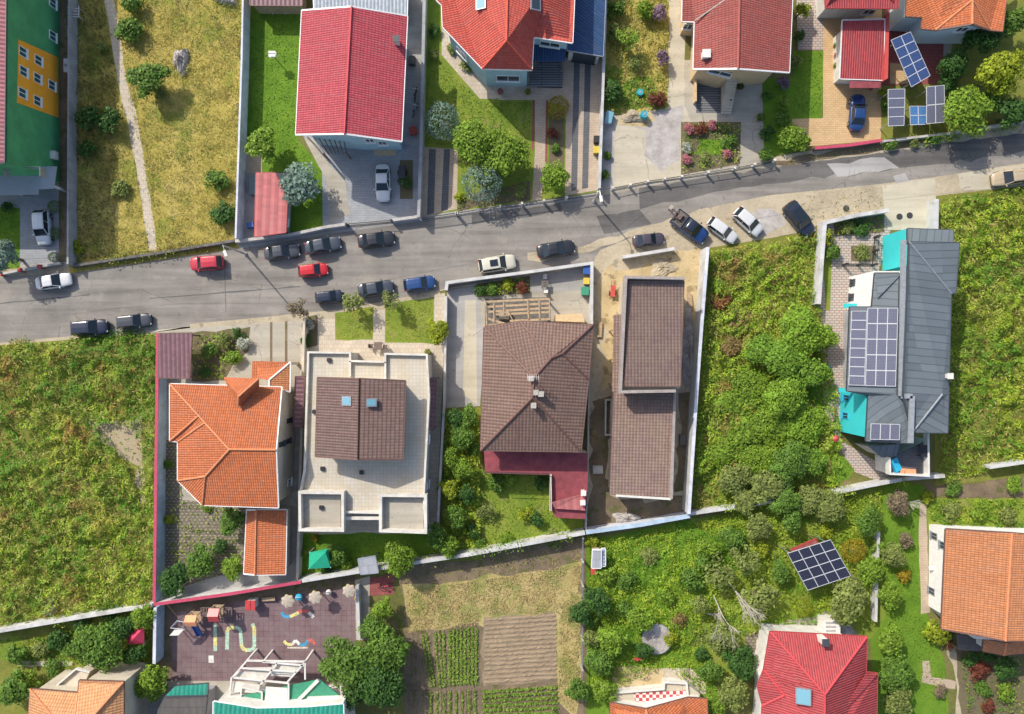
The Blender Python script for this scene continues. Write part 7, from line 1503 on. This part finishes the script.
 ('plants of the right gardens', [('bush',980,672,11,1.4,'redleaf','red leaved flowering bush below the orange lower roof'), ('bush',971,658,9,1.2,'dark','dark bush under the orange lower roof'), ('bush',1006,692,11,1.6,'bright','bright bush in the lower right corner'), ('broad',1008,668,15,2.8,'dark','dark tree at the right edge below the orange roof'), ('bush',990,655,9,1.4,'dark','dark shrub in the shade of the orange lower roof'), ('bush',941,693,8,1,'dry','dry brown shrub on the lawn below the L shaped path'), ('bush',985,690,8,1,'mid','green flower bed plant by the dusty path'), ('bush',990,708,8,1,'redleaf','red brown plant at the bottom edge by the dusty path'), ('bush',952,512,11,1.2,'olive','olive shrub right of the tan side path'), ('bush',980,508,12,1.4,'bright','bright shrub above the white side wing roof'), ('bush',1008,515,10,1.3,'olive','olive shrub at the right edge above the orange gabled roof'), ('bush',928,497,8,1.0,'yellow','yellow shrub at the top of the tan side path'), ('bush',955,488,9,1.,'mid','green shrub along the bare earth strip, left'), ('bush',1016,486,10,1.2,'bright','bright shrub along the bare earth strip, right')]),
]
for g_, rows in PL:
    for (st, x, y, r_, hh, col, lab) in rows: plant(st, x, y, r_, hh, col, lab, g_)
# pale bare trees
def bare_tree(px, py, L, ang, label, seed):
    g = random.Random(seed); b = W(px, py, 1.0); r = thing('bare_tree', label, 'tree', (b.x, b.y, 0), 'pale bare trees'); m = MB()
    def grow(p, d, l, rad, dep):
        q = p + d * l; m.tube(p, q, rad, rad * .7, 6)
        if dep == 0: return
        for k in range(4 if dep > 1 else 3):
            a = g.uniform(-.75, .75); dd = (Matrix.Rotation(a, 3, 'Z') @ d + Vector((0, 0, g.uniform(-.15, .3)))).normalized(); grow(p + d * l * g.uniform(.4, 1), dd, l * g.uniform(.5, .75), rad * .58, dep - 1)
    d = Vector((math.cos(ang), math.sin(ang), .75)).normalized(); grow(Vector((b.x, b.y, 0)), d, L * .42, .07, 4)
    m.build('branches', 'pale_bark', r)
bare_tree(726, 578, 8.0, -.95, 'pale bare branched tree leaning to the lower right in the middle garden', 3); bare_tree(716, 598, 6.5, -1.25, 'pale bare branched tree above the dark garden tree', 5); bare_tree(600, 596, 2.2, -.7, 'small pale bare tree at the left of the lawn garden', 8); bare_tree(706, 617, 2.2, .25, 'small pale bare tree by the vegetable rows', 9); bare_tree(902, 500, 3, -.5, 'pale bare branched tree below the white terrace parapet', 12)

# ------------------------------------------------------------------ uncountable ground cover
weeds('meadow_weeds', 'tall green and yellow weeds of the large left meadow', [(-60, 350), (0, 346), (157, 334), (156, 600), (150, 603), (0, 629), (-60, 640)], 'weeds_meadow', 85, .165, 1.25, .40, .95, holes=[[(100, 426), (112, 420), (138, 428), (143, 452), (145, 494), (140, 500), (134, 470), (116, 446)]])
weeds('meadow_grass', 'dry straw coloured grass of the upper left meadow', [(112, -40), (242, -40), (236, 238), (160, 250), (116, 256), (116, 60)], 'weeds_dry', 75, .13, .45, .26, .75, holes=[[(103, -40), (113, -2), (127, 85), (147, 178), (157, 250), (149, 251), (138, 180), (119, 88), (104, 0), (95, -40)]])
weeds('meadow_grass', 'brown green grass darkened with painted shade between the alley and the dirt path', [(70, -40), (100, -40), (112, 30), (116, 70), (116, 256), (70, 262)], 'weeds_shade_painted', 70, .13, .4, .3, .7, holes=[[(103, -40), (113, -2), (127, 85), (119, 88), (104, 0), (95, -40)]], seed=81)
weeds('verge_grass', 'dry grass on the narrow verge above the street', [(72, 266), (150, 255), (236, 242), (238, 247), (160, 260), (74, 273)], 'weeds_dry', 30, .14, .25, .3, .5)
weeds('overgrown_weeds', 'green and rust brown weeds of the overgrown lot', [(712, 250), (750, 246), (772, 240), (818, 234), (818, 305), (838, 420), (836, 484), (692, 510), (700, 390)], 'weeds_lot', 85, .165, 1.25, .40, .95, seed=9)
weeds('lush_weeds', 'lush green weeds of the lot right of the turquoise house', [(940, 200), (1070, 182), (1070, 456), (990, 470), (936, 482)], 'weeds_lush', 85, .165, 1.25, .40, .95, seed=14)
weeds('wild_grass', 'dry grass in the wild garden beside the navy garage', [(608, -40), (668, -40), (667, 110), (607, 112)], 'weeds_dry', 40, .17, .5, .35, .7, seed=5)
for i, (lab, pts, d) in enumerate([('short grass of the bright lawn left of the crimson roof', [(249, 8), (299, 8), (296, 140), (320, 170), (322, 224), (292, 228), (286, 172), (262, 150), (243, 146)], 30), ('short grass of the scarlet house lawn', [(430, 20), (440, 60), (480, 102), (531, 102), (531, 178), (462, 195), (461, 146), (424, 144)], 28), ('short grass of the dark lawn by the tan driveway', [(794, 52), (822, 52), (821, 117), (793, 117)], 34), ('short grass in the rose garden', [(696, 138), (726, 136), (727, 154), (698, 158)], 30), ('rough grass in front of the white flat house', [(336, 313), (372, 308), (372, 338), (336, 338)], 34.5), ('rough grass beside the lemon tree', [(386, 305), (432, 299), (432, 342), (386, 340)], 34.5), ('rough grass behind the brown hipped house', [(482, 474), (550, 474), (584, 522), (470, 553)], 34), ('grass of the small triangular lawn', [(834, 448), (855, 469), (848, 478), (836, 482)], 34), ('grass along the right garden path', [(882, 500), (918, 500), (920, 612), (940, 660), (948, 700), (905, 700), (884, 620)], 26), ('grass of the lower left garden', [(-20, 642), (20, 637), (60, 640), (70, 660), (18, 661), (-20, 664)], 30), ('grass of the small garden with the green gazebo', [(300, 535), (434, 535), (432, 555), (392, 563), (304, 577)], 28), ('grass of the small lawn in the wild garden', [(622, 79), (649, 77), (659, 107), (622, 109)], 34), ('grass beside the small lawn below the white terrace', [(-30, 208), (19, 209), (19, 267), (-30, 272)], 30)]):
    weeds('lawn_grass', lab, pts, 'weeds_dry' if d == 34.5 else 'grass_blades', d, .11, .10, .3, .3, seed=20 + i)
weeds('garden_grass', 'long grass and ground plants of the lower garden', [(590, 542), (690, 522), (740, 512), (756, 560), (700, 620), (715, 690), (694, 690), (664, 664), (590, 700)], 'weeds_lush', 60, .14, .6, .38, .6, seed=40)
weeds('garden_weeds', 'weeds between the shrubs of the lower right gardens', [(694, 520), (838, 496), (880, 490), (876, 625), (850, 620), (766, 628), (724, 640), (702, 620), (746, 560)], 'weeds_lush', 50, .15, .55, .4, .7, seed=44)
weeds('strip_weeds', 'weeds along the bare earth strip at the right', [(925, 498), (1060, 498), (1060, 528), (948, 528), (930, 520)], 'weeds_meadow', 26, .2, .5, .4, .8, seed=46)
weeds('hedge_undergrowth', 'undergrowth of the hedge row beside the brown hipped house', [(446, 410), (480, 410), (480, 550), (444, 556)], 'weeds_lush', 60, .17, 1.5, .42, .5, seed=47)
weeds('bed_plants', 'mixed plants filling the front flower bed of the orange house', [(194, 335), (246, 329), (246, 350), (234, 360), (224, 378), (194, 380)], 'weeds_lush', 20, .16, .6, .45, .8, seed=60)
weeds('bed_plants', 'mixed plants in the street bed of the brown hipped house', [(478, 285), (529, 277), (529, 292), (478, 296)], 'weeds_lush', 20, .16, .6, .45, .7, seed=61)
weeds('bed_plants', 'mixed plants in the street bed of the turquoise house', [(834, 223), (883, 215), (883, 231), (836, 235)], 'weeds_meadow', 22, .16, .5, .45, .7, seed=62)
weeds('bed_plants', 'mixed low plants filling the rose garden', [(682, 123), (740, 123), (739, 163), (682, 174)], 'weeds_lush', 18, .14, .5, .45, .8, seed=63)
weeds('bed_plants', 'mixed plants along the beds behind the street fence', [(459, 197), (530, 182), (530, 198), (458, 209)], 'weeds_meadow', 16, .14, .5, .45, .8, seed=64)
weeds('bed_plants', 'mixed plants in the vegetable strip beside the red capped wall', [(167, 442), (181, 442), (182, 500), (244, 508), (244, 572), (172, 590)], 'weeds_lush', 7, .15, .5, .45, .8, seed=65)
weeds('bed_plants', 'mixed plants below the orange lower roof at the right edge', [(958, 648), (1024, 655), (1060, 700), (1060, 730), (968, 730)], 'weeds_meadow', 12, .16, .5, .45, .9, seed=66)
weeds('corner_weeds', 'weeds of the lower left tree garden', [(20, 640), (150, 610), (152, 690), (126, 682), (80, 668), (20, 668)], 'weeds_lush', 26, .2, .5, .4, .7, seed=48)
weeds('field_straw', 'dry straw stubble of the field above the ploughed soil', [(406, 590), (500, 577), (581, 563), (581, 611), (556, 612), (482, 616), (478, 625), (406, 632)], 'grass_straw', 75, .12, .25, .26, .7, seed=50)
weeds('field_straw', 'dry straw strip right of the ploughed soil', [(559, 612), (581, 609), (579, 700), (573, 714), (558, 700)], 'grass_straw', 44, .15, .2, .3, .5, seed=51)
weeds('shade_weeds', 'low weeds in the shade below the long white garden wall', [(404, 572), (470, 561), (582, 541), (582, 560), (480, 578), (404, 588)], 'weeds_dry', 14, .13, .15, .3, .6, seed=52)
weeds('dust_weeds', 'thin dry weeds along the dusty parking shoulder', [(800, 196), (870, 188), (884, 200), (884, 210), (826, 220), (800, 214)], 'weeds_dry', 9, .12, .15, .3, .9, seed=53)
weeds('verge_weeds', 'weeds on the earth verge below the tan driveway', [(778, 161), (880, 146), (928, 138), (928, 143), (880, 151), (800, 162)], 'weeds_dry', 18, .13, .15, .3, .7, seed=54)
BARE = [[(98, 424), (112, 418), (140, 426), (145, 452), (147, 496), (140, 503), (133, 470), (114, 448)]]
for i, (lab, pts) in enumerate([('feathery tall grass of the large left meadow', [(-60, 350), (0, 346), (157, 334), (156, 600), (150, 603), (0, 629), (-60, 640)]), ('feathery tall grass of the overgrown lot', [(712, 250), (750, 246), (818, 234), (818, 300), (770, 330), (740, 400), (694, 500), (702, 380)]), ('feathery tall grass of the lush right lot', [(940, 200), (1070, 182), (1070, 456), (990, 470), (936, 482)])]):
    weeds('tall_grass', lab, pts, 'feather_grass', 11, .25, 1.4, .14, 1.0, up=.9, holes=BARE, seed=90 + 7 * i); weeds('tall_grass', lab.replace('feathery tall grass', 'scattered rusty stalks'), pts, 'rusty_stalks', 6, .2, 1.4, .24, 1.0, holes=BARE, seed=93 + 7 * i)
# crop rows
def rows(name, label, a0, a1, b0, b1, n, mat, dens, size, ridge=None):
    """n rows between line a0->a1 (first row) and b0->b1 (last row)"""
    C = []
    for i in range(n):
        t = (i + .5) / n; p = W(*a0).lerp(W(*b0), t); q = W(*a1).lerp(W(*b1), t); L = (q - p).length; k = int(L * dens)
        u = rng.random(k)[:, None]; base = np.array(p)[None] * (1 - u) + np.array(q)[None] * u
        if size > .145 or rng.random() < .8: C.append(base + rng.normal(size=(k, 3)) * np.array([.07, .07, 0]) + np.array([0, 0, .16]))
    C = np.concatenate(C); C[:, 2] += rng.uniform(-.06, .12, len(C)); N = rng.normal(size=(len(C), 3)) * .6; N[:, 2] = abs(N[:, 2]) + .8
    me = blade(name, C, N, size * rng.uniform(.6, 1.3, len(C)), .45); me.materials.append(MATS[mat]); o = bpy.data.objects.new(name, me); link(o); props(o, label, 'crop', kind='stuff')
def ridges(name, a0, a1, b0, b1, n, mat, hh=.14):
    m = MB()
    for i in range(n):
        t = (i + .5) / n; p = W(*a0).lerp(W(*b0), t); q = W(*a1).lerp(W(*b1), t); w0 = (W(*b0) - W(*a0)) / n * .42; k = 30; i0 = len(m.v)
        for j in range(k + 1):
            c = p.lerp(q, j / k) + (W(*b0) - W(*a0)) / n * (.07 * math.sin(j * .4 + i * 1.9) * math.sin(i * 2.3) + rnd.gauss(0, .07)); hj = hh * rnd.uniform(.45, 1.2)
            w = w0 * rnd.uniform(.7, 1.15); m.v += [c - w + Vector((0, 0, .01)), c - w * .35 + Vector((0, 0, hj)), c + w * .35 + Vector((0, 0, hj)), c + w + Vector((0, 0, .01))]
        for j in range(k):
            for l in range(3): a = i0 + 4 * j + l; m.f.append([a, a + 1, a + 5, a + 4])
    o = m.build(name, mat, None, smooth=False); o['kind'] = 'structure'
ridges('soil_ridges', (485, 618), (556, 613), (484, 685), (557, 680), 15, 'soil', .10); ridges('soil_ridges', (410, 634), (410, 684), (478, 625), (478, 686), 15, 'dirt', .08); ridges('soil_ridges', (483, 688), (557, 683), (483, 760), (558, 760), 12, 'dirt', .08); ridges('soil_ridges', (408, 691), (408, 760), (478, 690), (478, 760), 14, 'dirt', .12)
rows('crop_plants', 'green vegetable rows running up the field, dense half', (448, 630), (448, 684), (478, 626), (478, 684), 8, 'crop', 46, .15); rows('crop_plants', 'thin vegetable rows running up the field, sparse half', (420, 634), (430, 686), (450, 630), (450, 686), 7, 'crop', 26, .14)
rows('crop_plants', 'green vegetable rows running across at the bottom edge', (483, 689), (557, 684), (483, 730), (558, 730), 9, 'crop', 50, .16); rows('crop_plants', 'sparse vegetable rows at the bottom edge left of the cross rows', (428, 692), (428, 740), (478, 690), (478, 740), 8, 'crop', 26, .15)
rows('vegetable_plants', 'vegetable plants between the garden slabs by the red capped wall', (168, 500), (240, 510), (170, 570), (240, 572), 9, 'leaf_olive', 7, .14); rows('vegetable_plants', 'vegetable rows beside the dark garden tree', (690, 628), (690, 644), (706, 628), (706, 648), 5, 'leaf_olive', 16, .15)

# plants creeping along and over the walls
def wall_plants(label, pts, mat, hmax, dens, size=.13, spread=.35, seed=70):
    P = [W(p[0], p[1], 1.0) for p in pts]; g = np.random.default_rng(seed); C = []
    for a, b in zip(P[:-1], P[1:]):
        L = (b - a).length; n = int(L * dens); u = g.random(n); pos = np.array(a)[None] * (1 - u[:, None]) + np.array(b)[None] * u[:, None]
        gate = vnoise(pos[:, 0] + 70, pos[:, 1] + 70, .38, seed); k = g.random(n) < np.clip((gate - .42) * 4, 0, 1); pos = pos[k]; gate = gate[k]
        t = (b - a).normalized(); s = np.array((-t.y, t.x, 0)); pos = pos + s[None] * g.normal(size=(len(pos), 1)) * spread; pos[:, 2] = g.random(len(pos)) * hmax * np.clip((gate - .35) * 3, .1, 1.15); C.append(pos)
    C = np.concatenate(C); N = g.normal(size=(len(C), 3)) * .6 + np.array([0, 0, .7]); me = blade('wall_weeds', C, N, size * g.uniform(.6, 1.3, len(C)), .5)
    me.materials.append(MATS[mat]); o = bpy.data.objects.new('wall_weeds', me); link(o); props(o, label, 'weeds', kind='stuff')
wall_plants('weeds creeping along the long white garden wall', [(345, 572), (420, 560), (470, 552), (585, 531)], 'weeds_lush', 1.9, 90); wall_plants('weeds along the foot of the white lower left wall', [(0, 629), (100, 612), (152, 604)], 'weeds_meadow', 1.6, 90, seed=71)
wall_plants('weeds along the red capped wall of the weedy meadow', [(154, 335), (153, 420), (151, 600)], 'weeds_meadow', 1.5, 80, seed=72); wall_plants('weeds along the long white wall of the overgrown lot', [(711, 250), (706, 320), (700, 400), (692, 512)], 'weeds_lot', 1.4, 90, seed=73)
wall_plants('weeds along the front wall of the dry meadow', [(70, 263), (160, 250), (234, 238)], 'weeds_dry', .8, 70, seed=74); wall_plants('weeds hiding the half hidden white wall and the slanting white wall', [(690, 512), (745, 505), (790, 498), (835, 493), (905, 480)], 'weeds_lush', 1.6, 110, seed=75)
wall_plants('weeds at the foot of the concrete wall below the large bright tree', [(884, 143), (950, 135), (1024, 123)], 'weeds_lush', .8, 70, seed=76); wall_plants('weeds along the street edge of the left meadow and carport', [(0, 344), (60, 339), (150, 332)], 'weeds_meadow', .5, 90, seed=77)
wall_plants('weeds along the lavender wall of the dry meadow', [(240, 0), (238, 60), (233, 236)], 'weeds_dry', .9, 70, seed=78); wall_plants('weeds along the pale blue grey wall below the bare dirt lot', [(590, 535), (640, 528), (688, 519)], 'weeds_lush', .9, 70, seed=79)
wall_plants('weeds by the slim wall beside the hedge row', [(447, 410), (442, 480), (439, 538)], 'grass_blades', 1.3, 70, seed=80)
# ------------------------------------------------------------------ light and camera
w = bpy.data.worlds.new('World'); scene.world = w; w.use_nodes = True; nt = w.node_tree; nt.nodes.clear()
out = nt.nodes.new('ShaderNodeOutputWorld'); bg = nt.nodes.new('ShaderNodeBackground'); sky = nt.nodes.new('ShaderNodeTexSky')
ELEV = math.radians(39); SH = Vector((.65, -.76)).normalized()
sky.sky_type = 'NISHITA'; sky.sun_disc = False; sky.sun_elevation = ELEV; sky.sun_rotation = math.atan2(-SH.x, -SH.y); sky.dust_density = 2.5; sky.ozone_density = 1.0
nt.links.new(sky.outputs[0], bg.inputs[0]); bg.inputs[1].default_value = .15; nt.links.new(bg.outputs[0], out.inputs[0])
sl = bpy.data.lights.new('sun', 'SUN'); sl.energy = 3.6; sl.angle = math.radians(.55); sl.color = (1, .94, .83)
so = bpy.data.objects.new('sun', sl); COL.objects.link(so); d = Vector((SH.x * math.cos(ELEV), SH.y * math.cos(ELEV), -math.sin(ELEV))); so.rotation_euler = d.to_track_quat('-Z', 'Y').to_euler(); so.location = (-60, 60, 90)
cam = bpy.data.cameras.new('camera'); co = bpy.data.objects.new('camera', cam); COL.objects.link(co); co.location = (0, 0, H); co.rotation_euler = (0, 0, 0)
cam.sensor_fit = 'HORIZONTAL'; cam.sensor_width = 36; cam.lens = 36 * H / (1024 * S); cam.clip_end = 3000; scene.camera = co
vs = scene.view_settings; vs.view_transform = 'Standard'; vs.look = 'None'; vs.exposure = 0.47; vs.gamma = 1; vs.use_curve_mapping = False
scene.render.engine = 'CYCLES'; scene.cycles.max_bounces = 6; scene.cycles.use_denoising = True
